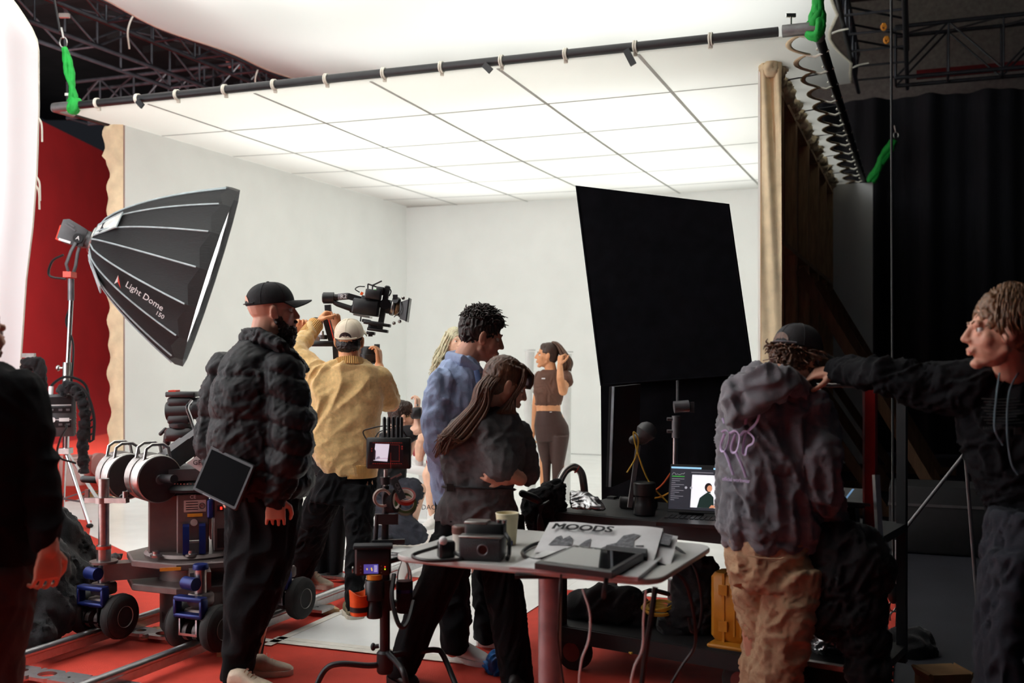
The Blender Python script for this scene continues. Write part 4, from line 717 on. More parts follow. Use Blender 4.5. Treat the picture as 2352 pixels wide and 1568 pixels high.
c = K(.30, .30, SH); t = thing('camera_charger', 'black battery charger with small orange lead on the cart', 'charger', c); MB(Fr(c, fc.R)).box((0, 0, .03), (.16, .11, .06), bev=.008).build('housing', BLKPLA, t); MB(Fr(c, fc.R)).box((0, -.02, .075), (.06, .05, .035), rotz(.5), .005).build('battery', BLACK, t); cable('lead', [c+A(.05, 0, .07), c+A(.11, 0, .11), c+A(.16, .02, .17)], .005, ORANGE, t); cable('lead', [c+A(.06, -.03, .05), c+A(.11, -.02, .06), c+A(.15, -.02, .08)], .005, YLBL, t)
t = thing('desk_monitor', 'dark monitor standing edge-on with a pale silver rim', 'monitor', K(.42, .36, SH)); e0 = P(1404, 1118, 5.20); e1 = P(1412, 888, 5.25); dd = nrm(A(.36, .93, 0)); up_ = e1-e0; wn = nrm(np.cross(dd, up_)); BK = [e0, e0+dd*.5, e1+dd*.5, e1]
MB().rings([[p+wn*.004 for p in BK], [p-wn*.028 for p in BK]]).build('housing', BLKMAT, t, smooth=0); MB().bar(e0-wn*.004, e1-wn*.004, .012, .030, up=dd).build('silver_rim', mat('pale_aluminium', (205, 215, 222), .3, .6), t); MB().bar(e0+dd*.25+A(0, 0, -.10), e0+dd*.25+A(0, 0, .1), .06, .05).build('foot', BLACK, t)
t = thing('clamp_bracket', 'dark grey clamp bracket with a yellow cable standing on the cart', 'bracket', K(.56, .3, SH)); MB().bar(P(1446, 1165, 5.0), P(1466, 1022, 5.02), .02, .03, up=Y_).build('upright', GREYM, t); MB().chain([(P(1455, 1010, 5.02), .022), (P(1476, 1004, 5.02), .035), (P(1484, 992, 5.02), .05)]).build('head', DGREY, t); cable('lead', [P(1440, 1085, 5.0), P(1460, 1050, 5.0), P(1466, 1010, 4.98), P(1455, 992, 4.98), P(1462, 1030, 4.98), P(1490, 1105, 4.98), P(1540, 1160, 4.95)], .004, mat('yellow_cable', (206, 170, 60), .5), t)
for k, (x, y, w, h) in enumerate(((.62, .20, .10, .05), (.74, .30, .07, .09), (.52, .40, .12, .04))):
    t = thing('power_adapter', ('flat black power adapter beside the clamp bracket', 'upright dark hard drive behind the cart laptop', 'low black card reader under the edge-on monitor')[k], 'adapter', K(x, y, SH)); f_ = Fr(K(x, y, SH), fc.R); MB(f_).box((0, 0, h/2), (w, .07, h), bev=.006).build('housing', BLKPLA, t); cable('lead', [f_(w/2, 0, h/2), f_(w/2+.05, -.02, h), f_(w/2+.08, .05, .05), f_(w/2+.14, .02, .01)], .004, GREYM, t)
# laptop on the cart
lt = thing('laptop', 'open black laptop on the cart showing a photo of two people', 'laptop', K(.82, .25, SH)); b0 = P(1532, 1172, 4.87); wx = nrm(A(.94, -.34, 0)); hz = P(1549, 1077, 4.93)-b0; hz = nrm(hz-wx*np.dot(hz, wx))*.215; WL = .345; nz_ = np.cross(wx, nrm(hz)); fl_ = Fr(b0, np.stack([wx, nrm(hz), nz_], 1))
MB(fl_).box((WL/2, .1075, -.004), (WL, .225, .008), bev=.003).build('lid', BLKPLA, lt); sc = MB(fl_).box((WL/2, .108, .001), (WL-.012, .20, .002)).build('screen', SCRN('ui_dark', (44, 44, 54), .5), lt)
def quad(x0, y0, x1, y1, m, z=.0024, nm='screen_area'): return MB(fl_).add([(x0, y0, z), (x1, y0, z), (x1, y1, z), (x0, y1, z)], [(0, 1, 2, 3)]).build(nm, m, sc, smooth=0)
quad(.006, .199, .335, .207, SCRN('ui_blue', (150, 200, 232), .9)); quad(.145, .198, .20, .208, SCRN('ui_black', (12, 12, 16), .2), .0026); quad(.105, .02, .30, .172, SCRN('photo_white', (226, 226, 232), .95))
UT = SCRN('ui_text', (170, 170, 180), .6)
for k in range(12): quad(.012, .05+.009*k, .03+.02*((k*7) % 3), .0515+.009*k, UT, .0026)
quad(.012, .160, .07, .163, SCRN('ui_green', (60, 180, 60), .8), .0026); MB(fl_).tube([(.012+.0058*i, .168+.012*abs(math.sin(i*1.1))*(.4 if 2 < i < 8 else 1), .003) for i in range(11)], .0008, 4).build('histogram', UT, sc); quad(.10, .182, .20, .184, UT, .0026)
for x in (.10, .13): MB(fl_).cyl((x*.8, .11, .0024), (x*.8, .11, .003), .006, n=14).build('screen_area', UT, sc)
for i in range(4): MB(fl_).add([(.13+.045*i, .172, .0026), (.1315+.045*i, .172, .0026), (.16+.02*i, .145, .0026), (.159+.02*i, .145, .0026)], [(0, 1, 2, 3)]).build('screen_area', UT, sc, smooth=0)
FIG = SCRN('figure_green', (20, 44, 40), .5); FSK = SCRN('figure_skin', (206, 140, 108), .8); FHR = SCRN('figure_hair', (26, 18, 18), .4); FBR = SCRN('figure_brown', (70, 44, 38), .5)
def blob(pts, m, z): MB(fl_).add([(x, y, z) for x, y in pts], [tuple(range(len(pts)))]).build('screen_area', m, sc, smooth=0)
cir = lambda x, y, r, k=1.25, n=16: [(x+r*math.cos(t), y+r*k*math.sin(t)) for t in np.linspace(0, 6.28, n, endpoint=False)]
blob([(.135, .02), (.145, .065), (.165, .082), (.178, .092), (.195, .085), (.208, .07), (.212, .02)], FIG, .0028); blob(cir(.182, .115, .017), FHR, .0029); blob(cir(.188, .110, .012), FSK, .0031); blob([(.178, .090), (.194, .088), (.192, .10), (.180, .10)], FIG, .0030); blob([(.19, .02), (.225, .022), (.215, .032), (.20, .034)], FSK, .0030)
blob([(.222, .066), (.245, .066), (.246, .095), (.236, .10), (.224, .095)], FBR, .0028); blob([(.224, .02), (.246, .02), (.243, .058), (.226, .058)], FHR, .0028); blob([(.225, .056), (.244, .056), (.244, .067), (.225, .067)], FSK, .0029); blob(cir(.236, .112, .009), FHR, .0029); blob(cir(.237, .110, .0065), FSK, .0030)
by = A(-CD[0], -CD[1], 0); kb_ = [b0+A(0, 0, -.006), b0+wx*WL+A(0, 0, -.006), b0+wx*WL+np.cross(wx, Z)*.24+A(0, 0, -.008), b0+np.cross(wx, Z)*.24+A(0, 0, -.008)]; kb_ = [A(p[0], p[1], SH+.004) for p in kb_]; MB().rings([kb_, [p+A(0, 0, .016) for p in kb_]]).build('base', BLKPLA, lt, smooth=0)
m = MB(); ky = np.cross(wx, Z)
for r_ in range(5):
    for c_ in range(14): m.box(A(*kb_[0])+wx*(.02+.0225*c_)+ky*(.025+.021*r_)+A(0, 0, .018), (.017, .016, .004), np.stack([wx, ky, Z], 1))
m.build('keyboard', BLACK, lt)
t = thing('control_surface', 'flat dark control panel with a blue strip at the cart end', 'control panel', K(1.32, .12, .9)); f_ = Fr(P(1945, 1142, 4.42), fc.R@rotx(.25)); MB(f_).box((0, 0, 0), (.24, .16, .025), bev=.005).build('housing', DGREY, t); MB(f_).box((.01, 0, .0135), (.008, .13, .002)).build('blue_strip', SCRN('blue_light', (110, 150, 190), .5), t); MB(f_).box((0, .03, -.08), (.06, .06, .14)).build('support', BLACK, t)
# lower shelf: bags and cases
SL = .2085
def lump(name, label, cat, blobs, m, vox=.012, fn=None, it=5):
    b = MB()
    for x, y, Yd, r in blobs: b.ell(P(x, y, Yd), (r, r*.8, r))
    return b.build(name, m, me=solid(b, vox, it, fn=fn), label=label, cat=cat, smooth=180)
bk = lump('backpack', 'black backpack leaning on the lower cart shelf', 'backpack', ((1600, 1400, 4.95, .12), (1590, 1350, 4.98, .10), (1612, 1310, 5.0, .08), (1570, 1420, 4.95, .09), (1625, 1350, 4.98, .08), (1540, 1440, 4.95, .06)), BLKFAB, fn=folds(.010, .08, 211))
lump('soft_bag', 'slumped black bag on the lower cart shelf behind the table', 'bag', ((1340, 1400, 5.25, .10), (1390, 1395, 5.2, .12), (1440, 1400, 5.15, .11), (1480, 1420, 5.1, .07)), BLKFAB, fn=folds(.010, .10, 212))
YC = mat('yellow_case', (196, 130, 32), .5, var=.06)
t = thing('hard_case', 'yellow hard case standing on the lower cart shelf', 'case', P(1685, 1470, 4.78)); f_ = Fr(P(1685, 1390, 4.76), fc.R); MB(f_).box((0, 0, 0), (.17, .14, .30), bev=.02).build('shell', YC, t); MB(f_).box((-.02, 0, 0), (.012, .148, .306)).build('lid_seam', YC, t)
for z in (-.08, .08): MB(f_).box((-.02, -.074, z), (.04, .012, .045)).build('latch', YC, t)
for x in (.03, .06): MB(f_).box((x, -.071, 0), (.008, .006, .24)).build('case_rib', YC, t)
t = thing('storage_box', 'flat clear box with a yellow lid under the yellow case', 'box', P(1690, 1508, 4.7)); f_ = Fr(P(1692, 1482, 4.72), fc.R); MB(f_).box((0, -.03, -.02), (.19, .13, .05), bev=.008).build('tub', DGREY, t); MB(f_).box((0, -.03, .01), (.20, .14, .016), bev=.005).build('lid', YC, t)
m = MB()
for k in range(6): m.torus(P(1508, 1404, 4.98)+A(rng.normal()*.008, rng.normal()*.008, .006*k), nrm(A(.1*math.sin(k), -.1, 1)), .055+.006*(k % 3), .005, 26, 5)
m.build('yellow_coil', MATS['yellow_cable'], label='coil of yellow cable at the back of the lower cart shelf', cat='cable')
lump('foil_sheet', 'crumpled silver foil sheet on the lower shelf at the cart end', 'foil', ((1885, 1470, 4.62, .05), (1905, 1465, 4.6, .06), (1925, 1470, 4.6, .05), (1895, 1480, 4.6, .05)), FOIL, .006, folds(.012, .035, 213), 1)
lump('hanging_coat', 'black coat hanging over the end of the cart', 'coat', ((1930, 1270, 4.22, .13), (1965, 1280, 4.2, .13), (1985, 1310, 4.18, .12), (1940, 1340, 4.2, .14), (1915, 1400, 4.2, .12), (1960, 1400, 4.18, .13), (1985, 1470, 4.16, .10), (1995, 1540, 4.14, .09), (2000, 1590, 4.14, .08), (1890, 1300, 4.24, .08)), BLKFAB, fn=folds(.014, .12, 214, (1, 1, .4)))
PB = mat('blue_plastic_bag', (30, 120, 205), .35, var=.15, vs=20)
lump('plastic_bag', 'crumpled bright blue plastic bag by the long haired woman\'s foot', 'bag', ((1135, 1530, 5.02, .05), (1150, 1520, 5.0, .06), (1160, 1545, 4.98, .05)), PB, .007, folds(.012, .05, 215), 1); lump('plastic_bag', 'small blue plastic bag under the cart behind the table', 'bag', ((1392, 1368, 5.6, .035), (1404, 1362, 5.6, .03)), PB, .006, folds(.008, .04, 216), 1)
cable('loose_cable', [P(1437, 1478, 4.95), P(1440, 1492, 4.9), P(1450, 1500, 4.85), P(1452, 1490, 4.9)], .005, MATS['yellow_cable'], label='short yellow cable end hanging below the lower cart shelf', cat='cable')
# ================= table in front =================
TX = nrm(A(.902, -.431, 0)); TD = A(-TX[1], TX[0], 0); TO = A(-.455, 3.93, 0); ftb = Fr(TO, np.stack([TX, TD, Z], 1)); TW, TDp, TZ = 1.03, .73, .758
tb = thing('side_table', 'pale grey table with rounded corners on a single column', 'table', ftb(TW/2, TDp/2, 0)); rr = .09
out = [ftb(cx_+rr*math.cos(t), cy_+rr*math.sin(t), 0) for cx_, cy_, t0 in ((TW-rr, rr, -90), (TW-rr, TDp-rr, 0), (rr, TDp-rr, 90), (rr, rr, 180)) for t in np.radians(np.linspace(t0, t0+90, 8))]; ctr = ftb(TW/2, TDp/2, 0)
off = lambda k, z: [ctr+(p-ctr)*k+A(0, 0, z) for p in out]
MB().rings([off(.985, TZ-.022), off(1.0, TZ-.016), off(1.0, TZ-.004), off(.995, TZ)]).build('table_top', mat('table_grey', (186, 186, 182), .35, var=.03, vs=4), tb, smooth=30)
MB().cyl(A(.135, 3.80, .03), A(.135, 3.80, TZ-.02), .041, n=28).build('column', mat('column_alu', (170, 160, 162), .4, .6), tb); MB().lathe([(.26, 0), (.26, .008), (.06, .03)], A(.135, 3.80, 0), n=36).build('foot_plate', GREYM, tb); MB().box(A(.135, 3.80, TZ-.028), (.25, .25, .012)).build('bracket', BLACK, tb)
tg = lambda x, y, z=TZ: G(x, y, z)
c = tg(1165, 1250); t = thing('paper_cup', 'white paper cup with yellowish inside standing on the table', 'cup', c); MB().lathe([(.031, .0), (.034, .003), (.0445, .118), (.046, .122), (.0435, .122), (.043, .116), (.033, .010), (.0, .010)], c, n=32).build('wall', mat('cup_paper', (226, 214, 178), .6, var=.03), t, smooth=50); MB().torus(c+A(0, 0, .122), Z, .0445, .002, 32, 6).build('rim', mat('cup_rim', (236, 228, 200), .6), t); MB().box(c+A(.01, -.0335, .012), (.022, .003, .016)).build('blue_mark', BLUE, t)
c = tg(1103, 1288); fca = Fr(c, np.stack([nrm(A(.97, -.2, 0)), nrm(A(.2, .97, 0)), Z], 1)); t = thing('folding_camera', 'boxy black and silver vintage camera lying on the table', 'camera', c)
MB(fca).box((0, .02, .042), (.155, .06, .084), bev=.006).build('front_body', mat('camera_leather', (48, 49, 52), .6, bump=.3, bs=200), t); MB(fca).box((0, .02, .086), (.157, .062, .006), bev=.002).build('silver_trim', STEEL, t); MB(fca).box((.0, .085, .062), (.145, .07, .124), bev=.008).build('rear_body', BLKPLA, t); MB(fca).box((-.03, .085, .127), (.085, .07, .010), bev=.003).build('top_plate', STEEL, t); MB(fca).torus((.012, -.012, .042), Y_, .019, .003, 24, 6).build('lens_ring', GREYM, t); MB(fca).cyl((.012, -.0105, .042), (.012, -.008, .042), .017, n=20).build('lens', GL, t)
for x in (.05, .07): MB(fca).cyl((x, .085, .124), (x, .085, .136), .010, n=14).build('dial', STEEL, t)
cable('strap', [fca(.08, .06, .09), fca(.10, .03, .07), fca(.105, .0, .03), fca(.095, .02, .006)], .008, BLKPLA, t)
c = tg(1060, 1262); t = thing('lens_jar', 'white jar with brown lid behind the vintage camera', 'jar', c); MB().lathe([(.030, 0), (.034, .003), (.034, .062), (.030, .066)], c, n=24).build('jar', mat('milky_jar', (206, 200, 190), .4), t); MB().lathe([(.035, .062), (.037, .065), (.037, .088), (.034, .091)], c, n=24).build('lid', mat('brown_lid', (110, 66, 56), .5), t); MB().cyl(c+A(0, 0, .091), c+A(0, 0, .093), .030, n=24).build('lid_disc', STEEL, t)
c = tg(1025, 1280); t = thing('light_meter', 'small dark meter with strap at the left of the table', 'meter', c); MB(Fr(c, rotz(.4))).box((0, 0, .03), (.06, .04, .06), bev=.006).build('housing', BLKPLA, t); MB().ell(c+A(-.01, -.02, .065), (.016, .016, .016)).build('dome', WPRINT, t); cable('strap', [c+A(-.03, 0, .04), c+A(-.12, -.02, .012), c+A(-.06, -.09, .006), c+A(.06, -.06, .006), c+A(.03, -.01, .02)], .007, BLKPLA, t)
# newspaper propped on the table
NP = mat('newsprint', (196, 195, 196), .85, var=.05, vs=12); INK = mat('black_ink', (30, 30, 34), .8); INK2 = mat('grey_ink', (92, 92, 96), .8, var=.4, vs=60)
np_ = thing('newspaper', 'folded newspaper with a bold headline propped on the table', 'newspaper', tg(1370, 1285)); n0, n1, n3 = P(1226, 1268, 3.96), P(1502, 1288, 3.76), P(1262, 1199, 4.20); nx = n1-n0; ny = n3-n0
def npt(a, b, h=0): return n0+nx*a+ny*b+nrm(np.cross(nx, ny))*(h+.010*math.sin(a*3.1)*math.sin(b*2.5)+.004*math.sin(a*9))
MB().grid(lambda a, b: npt(a, b), 20, 8).grid(lambda a, b: npt(1-a, b, -.008), 20, 8).build('front_page', NP, np_, smooth=180); MB().grid(lambda a, b: npt(.74+.38*a, b*.97, -.012+.006*math.sin(a*5)), 10, 8).build('inner_page', NP, np_, smooth=180)
for k in (0, .0022, .0044): text('MOODS', .068, npt(.33, .72, .011)+nrm(nx)*k, nx, ny, INK, np_, shear=.1)
def npoly(pts, m, h=.003): MB().add([npt(a, b, h) for a, b in pts], [tuple(range(len(pts)))]).build('printed_picture', m, np_, smooth=0)
npoly([(.52, .18), (.60, .34), (.66, .40), (.70, .62), (.78, .70), (.84, .66), (.80, .48), (.82, .22)], INK2); npoly([(.10, .20), (.14, .45), (.18, .50), (.2, .38), (.25, .5), (.29, .42), (.30, .22)], INK2); npoly([(.34, .18), (.40, .40), (.44, .48), (.45, .25), (.50, .20)], INK2); npoly([(1.0, .55), (1.08, .55), (1.09, .86), (1.01, .88)], INK2, -.004)
m = MB(); m.box(npt(.86, .33, .004), (.03, .004, .004)); m.build('caption', INK2, np_)
q = [tg(1170, 1310), tg(1465, 1335), tg(1522, 1288), tg(1262, 1268)]; t = thing('closed_laptop', 'closed silver laptop lying along the front edge of the table', 'laptop', tg(1350, 1310)); MB().rings([q, [p+A(0, 0, .014) for p in q]]).build('shell', mat('laptop_silver', (198, 198, 200), .38, .5), t, smooth=0); MB().rings([[p+A(0, 0, .0065) for p in q], [p+A(0, 0, .0085) for p in q]]).build('lid_seam', BLACK, t, smooth=0)
zt = .80; q = [G(1228, 1290, zt), G(1405, 1312, zt), G(1478, 1270, zt), G(1318, 1250, zt)]; t = thing('rugged_tablet', 'tablet in thick black case lying face up and reflecting the headline', 'tablet', tg(1350, 1300)); cq = sum(q)/4; MB().rings([[p-A(0, 0, .024) for p in q], [p-A(0, 0, .004) for p in q], [cq+(p-cq)*.97 for p in q]]).build('case', BLKPLA, t, smooth=20); MB().rings([[cq+(p-cq)*.86+A(0, 0, .0004) for p in q], [cq+(p-cq)*.86+A(0, 0, .0012) for p in q]]).build('screen', mat('mirror_glass', (70, 70, 74), .05, .9, var=.02), t, smooth=0); MB().box(cq-A(0, 0, .030), (.14, .10, .018)).build('hand_strap', BLKFAB, t)
q = [G(1385, 1272, .785), G(1486, 1279, .785), G(1492, 1258, .785), G(1392, 1252, .785)]; m = MB().rings([[p-A(0, 0, .02) for p in q], [p for p in q], [sum(q)/4+(p-sum(q)/4)*.93+A(0, 0, .012) for p in q]]); m.build('zip_pouch', BLKFAB, label='dark zip pouch lying behind the rugged tablet', cat='pouch', smooth=20)
cable('black_lead', [tg(1255, 1240, .768), tg(1215, 1255, .768), tg(1200, 1272, .766), tg(1235, 1285, .77), tg(1300, 1262, .79)], .007, BLKPLA, label='black lead looping beside the paper cup', cat='cable')
WC = mat('white_cable', (215, 212, 210), .5)
cable('white_lead', [P(1338, 1352, 3.50), P(1355, 1410, 3.5), P(1352, 1470, 3.52), P(1335, 1520, 3.54), P(1330, 1600, 3.6), G(1335, 1790, .006)], .004, WC, label='white lead hanging down beside the table column', cat='cable')
cable('white_lead', [P(1484, 1355, 3.5), P(1478, 1420, 3.52), P(1475, 1490, 3.54), P(1450, 1560, 3.56), G(1430, 1760, .006)], .004, WC, label='white lead hanging below the right end of the table', cat='cable')
cable('dark_lead', [tg(1290, 1300, .77), P(1287, 1345, 3.52), P(1283, 1430, 3.55), P(1285, 1500, 3.6), G(1320, 1740, .006)], .004, BLKPLA, label='dark lead dropping over the table edge in front of the column', cat='cable')
cable('dark_lead', [tg(1400, 1300, .79), P(1395, 1318, 3.5), P(1389, 1350, 3.46), P(1386, 1372, 3.48)], .008, BLKPLA, label='short dark strap hanging over the front table edge', cat='strap')
cable('dark_lead', [tg(1530, 1250, .765), tg(1560, 1262, .766), P(1597, 1305, 3.9), P(1612, 1380, 3.9), P(1606, 1440, 3.9), P(1590, 1450, 3.9), P(1582, 1420, 3.95)], .006, BLKPLA, label='black lead looping off the far right corner of the table', cat='cable')
cable('dark_lead', [tg(1510, 1292, .766), P(1545, 1310, 3.75), P(1580, 1350, 3.8), P(1598, 1470, 3.85), P(1560, 1540, 3.9), G(1450, 1720, .006)], .006, BLKPLA, label='black lead curving down to the carpet behind the table', cat='cable')
cable('dark_lead', [P(1505, 1348, 3.55), P(1495, 1420, 3.55), P(1480, 1520, 3.6), G(1455, 1740, .006)], .010, BLKPLA, label='thick black lead hanging under the right table corner', cat='cable')
# ================= right side bits =================
c = P(2052, 1338, 6.0); t = thing('rope_pulley', 'black pulley block with chrome carabiner on the rope end', 'pulley', P(2053, 1432, 6.0)); MB().ell(P(2052, 1362, 6.0), (.035, .025, .06)).build('block', BLKPLA, t); MB().torus(P(2050, 1392, 6.0), Y_, .018, .005, 16, 6, 1.6).build('shackle', CHROME, t); MB().torus(P(2054, 1418, 6.0), Y_, .026, .006, 18, 6, 1.4).build('carabiner', STEEL, t)
lump('sandbag', 'black sandbag on the floor under the hanging pulley', 'sandbag', ((2070, 1480, 5.4, .09), (2105, 1480, 5.4, .09), (2090, 1500, 5.35, .10), (2120, 1500, 5.35, .07), (2060, 1505, 5.35, .08)), BLKFAB, fn=folds(.010, .1, 221))
t = thing('cardboard_box', 'small brown cardboard box on the dark floor at the right', 'box', P(2165, 1611, 4.6)*A(1, 1, 0)); CB = mat('cardboard', (150, 112, 70), .85, var=.08); f_ = Fr(A(*t.location), rotz(.12)); MB(f_).box((0, 0, .07), (.17, .16, .14)).build('carton', CB, t, smooth=0)
for s_ in (-1, 1): MB(f_).box((s_*.088, 0, .12), (.012, .15, .05), roty(.5*s_)).build('flap', CB, t, smooth=0)
t = thing('folding_stool', 'thin grey crossed leg frame standing before the curtain', 'stand', P(2140, 1395, 6.3)*A(1, 1, 0)); MB().cyl(P(2072, 1222, 6.3), P(2217, 1040, 6.3), .011).build('tube', GREYM, t); MB().cyl(P(2060, 1240, 6.3), P(2060, 1392, 6.3), .011).build('tube', GREYM, t); MB().cyl(P(2217, 1040, 6.3), P(2245, 1392, 6.4), .011).build('tube', GREYM, t)
MB().box(P(2075, 1165, 8.8), (.14, .1, .32)).build('red_crate', mat('crate_red', (120, 16, 22), .6), label='dark red block standing behind the timber braces', cat='crate')
t = thing('flight_case', 'low dark flight case standing by the black curtain', 'case', P(2170, 1290, 8.2)*A(1, 1, 0)); MB(Fr(A(*t.location), SETR)).box((0, 0, .25), (.8, .5, .5), bev=.02).build('shell', BLKMAT, t); MB(Fr(A(*t.location), SETR)).box((0, 0, .36), (.81, .51, .02)).build('lid_band', DGREY, t)
# ================= white gym equipment in the set =================
gy = thing('gym_machine', 'white painted gym machine standing behind the model', 'gym machine', P(1240, 1150, 10.9)*A(1, 1, 0)); GW = mat('gym_white', (226, 228, 226), .5, var=.02); q = lambda x, y, d=0: P(x, y, 10.9+d)
for a, b, r in (((1217, 808), (1212, 900), .05), ((1212, 900), (1222, 1145), .045), ((1303, 812), (1300, 1140), .045), ((1217, 862), (1256, 850), .03), ((1210, 900), (1240, 888), .03), ((1222, 930), (1240, 915), .035), ((1222, 1140), (1330, 1146), .045)): MB().cyl(q(*a), q(*b), r, n=14).build('tube', GW, gy)
for x, y in ((1217, 806), (1303, 810)): MB().cyl(q(x, y), q(x, y-4), .06, n=18).build('end_cap', GW, gy)
MB().lathe([(.05, 0), (.06, .01), (.06, .05)], q(1216, 944), Y_, n=18).build('pivot', GW, gy)
bn = thing('step_bench', 'white padded bench that the blonde woman rests a foot on', 'bench', P(975, 1230, 9.6)*A(1, 1, 0)); fb_ = Fr(A(*bn.location), SETR); zb = 1.5-(1075-812)*9.6/2450
MB(fb_).box((0, 0, zb), (.42, .36, .08), rotx(.0)@roty(.12), .02).build('pad', GW, bn); MB(fb_).box((0, 0, zb/2), (.08, .08, zb)).build('upright', GW, bn); MB(fb_).box((0, 0, .02), (.5, .36, .04), bev=.01).build('foot', GW, bn)
# ================= people =================
def skin(name, col): return mat('skin_'+name, col, .5, var=.05, vs=18, bump=.04, bs=120)
SKIN1 = skin('fair', (202, 148, 124)); SKIN2 = skin('tan', (222, 158, 112)); SKIN3 = skin('light', (236, 190, 162))
def eyemat():
    m = bpy.data.materials.new('eye'); m.use_nodes = True; N = m.node_tree.nodes; L = m.node_tree.links; b = N['Principled BSDF']; b.inputs['Roughness'].default_value = .15
    tc = N.new('ShaderNodeAttribute'); tc.attribute_name = 'iris'; cr = N.new('ShaderNodeValToRGB'); cr.color_ramp.interpolation = 'CONSTANT'
    e = cr.color_ramp.elements; e[0].color = (.75, .72, .68, 1); e[1].position = .80; e[1].color = (.10, .06, .035, 1); q = e.new(.955); q.color = (.004, .004, .004, 1)
    L.new(tc.outputs['Fac'], cr.inputs[0]); L.new(cr.outputs[0], b.inputs['Base Color']); return m
EYE = eyemat()
class Person:
    def __init__(s, label, base, skin_, group=None): s.root = thing('person', label, 'person', base, group); s.b = MB(); s.skin = skin_; s.eyes = []; s.k = 1
    def head(s, c, yaw, pitch=0, roll=0, k=1.0, neck=None, nr=.056, jaw=1.0):
        y = math.radians(yaw); R = rotz(-y)@rotx(math.radians(pitch))@roty(math.radians(roll)); f = Fr(c, R*k); s.h = f; s.hk = k
        b = MB(f); j = jaw
        b.ell((0, -.014, .034), (.076, .098, .088)); b.ell((0, .024, -.028), (.061*j, .070, .086)); b.ell((0, .0, -.01), (.070, .075, .08)); b.ell((0, .030, -.030), (.058*j, .066, .066))
        b.ell((0, .068, -.104), (.024*j, .022, .018)); b.caps((-.05*j, .0, -.058), (-.006, .062, -.102), .018, .016); b.caps((.05*j, .0, -.058), (.006, .062, -.102), .018, .016)
        b.caps((-.034, .080, .024), (.034, .080, .024), .013); b.caps((0, .088, .018), (0, .111, -.025), .009, .012)
        for q in (-1, 1):
            b.ell((q*.012, .100, -.030), (.0085, .011, .008)); b.ell((q*.038, .050, -.024), (.026, .026, .034)); b.ell((q*.031, .078, .017), (.018, .010, .006)); b.ell((q*.031, .077, -.008), (.018, .010, .006))
            Re = roty(q*.12)@rotz(q*.35); b.ell((q*.079, -.008, -.004), (.009, .020, .033), Re); b.ell((q*.076, .004, -.026), (.008, .010, .012))
        b.caps((-.019, .088, -.060), (.019, .088, -.060), .0075); b.ell((0, .097, -.0585), (.014, .008, .0065)); b.ell((0, .093, -.0715), (.018, .009, .0075))
        s.b.v += b.v; s.b.f += [tuple(i+s.b.n for i in q) for q in b.f]; s.b.n += b.n
        if neck is not None: s.b.caps(f(0, -.022, -.03), A(*neck), nr, nr*1.12, n=16)
        s.eyes = [f(q*.031, .0712, .005) for q in (-1, 1)]
        return f
    def limb(s, pts): s.b.chain([(A(*p), r) for p, r in pts]); return s
    def hand(s, w, d, palm, curl=35, k=1.0, thumb=1, spread=4, curls=None):
        # w wrist, d direction of the fingers, palm normal (side the fingers close to), thumb = +1/-1 side
        d = nrm(d); p = nrm(A(*palm)-d*np.dot(A(*palm), d)); sd_ = np.cross(d, p)*thumb; f = Fr(w, np.stack([sd_, d, p], 1)*k); b = MB(f)
        b.rings([[(x*a, y, z*t) for x, z in ((-1, -.6), (-.6, -1), (.6, -1), (1, -.6), (1, .6), (.6, 1), (-.6, 1), (-1, .6))] for y, a, t in ((-.02, .026, .018), (.02, .033, .016), (.06, .042, .015), (.092, .041, .012))])
        for i, (x, L) in enumerate(((.030, .072), (.010, .080), (-.011, .074), (-.031, .058))):
            pnt = A(x*1.15, .088, 0); a = 0; r = .0082
            cu = curls[i] if curls else curl
            for q, fr_ in enumerate((.45, .30, .25)):
                a += math.radians(cu*(1.0, 1.25, .9)[q]); dd = A(math.sin(math.radians(spread))*(x/.03)*.5, math.cos(a), math.sin(a)); nx = pnt+nrm(dd)*L*fr_; b.caps(pnt, nx, r, r*.93, n=8); pnt = nx; r *= .93
        t0 = A(.030, .022, .004); t1 = t0+A(.030, .024, .016); t2 = t1+A(.008, .030, .016 if curl < 50 else .024); t3 = t2+A(-.006, .022, .012)
        b.caps(t0, t1, .015, .012); b.caps(t1, t2, .0115, .010); b.caps(t2, t3, .010, .0085)
        s.b.v += b.v; s.b.f += [tuple(i+s.b.n for i in q) for q in b.f]; s.b.n += b.n
        return s
    def finish(s, voxel=.006, it=2, dec=None, eyes=True):
        me = solid(s.b, voxel, it, .4, dec=dec or (.5 if voxel < .0058 else .6)); o = MB().build('body', s.skin, s.root, me=me, smooth=180)
        if eyes:
            for q, e in zip((-1, 1), s.eyes):
                m = MB().ell(e, A(.0125, .0125, .0125)*s.hk, n=20, m=14); ob = m.build('eye', EYE, s.root, smooth=180)
                at = ob.data.attributes.new('iris', 'FLOAT', 'POINT'); fw = nrm(s.h.R[:, 1]); V = np.concatenate(m.v)-e; at.data.foreach_set('value', np.clip((V/np.linalg.norm(V, axis=1)[:, None])@fw, 0, 1).astype(np.float32))
                f = s.h; br = MB().tube([f(q*.013, .091, .026), f(q*.03, .0905, .031), f(q*.046, .078, .027)], [.0035*s.hk, .005*s.hk, .002*s.hk], 6); br.build('eyebrow', s.hairm, s.root)
        return o
    def wear(s, name, mb, m, voxel=.009, it=5, fn=None, label=None, fac=.5):
        return MB().build(name, m, s.root, me=solid(mb, voxel, it, fac, fn), smooth=180, label=label)
    hairm = None
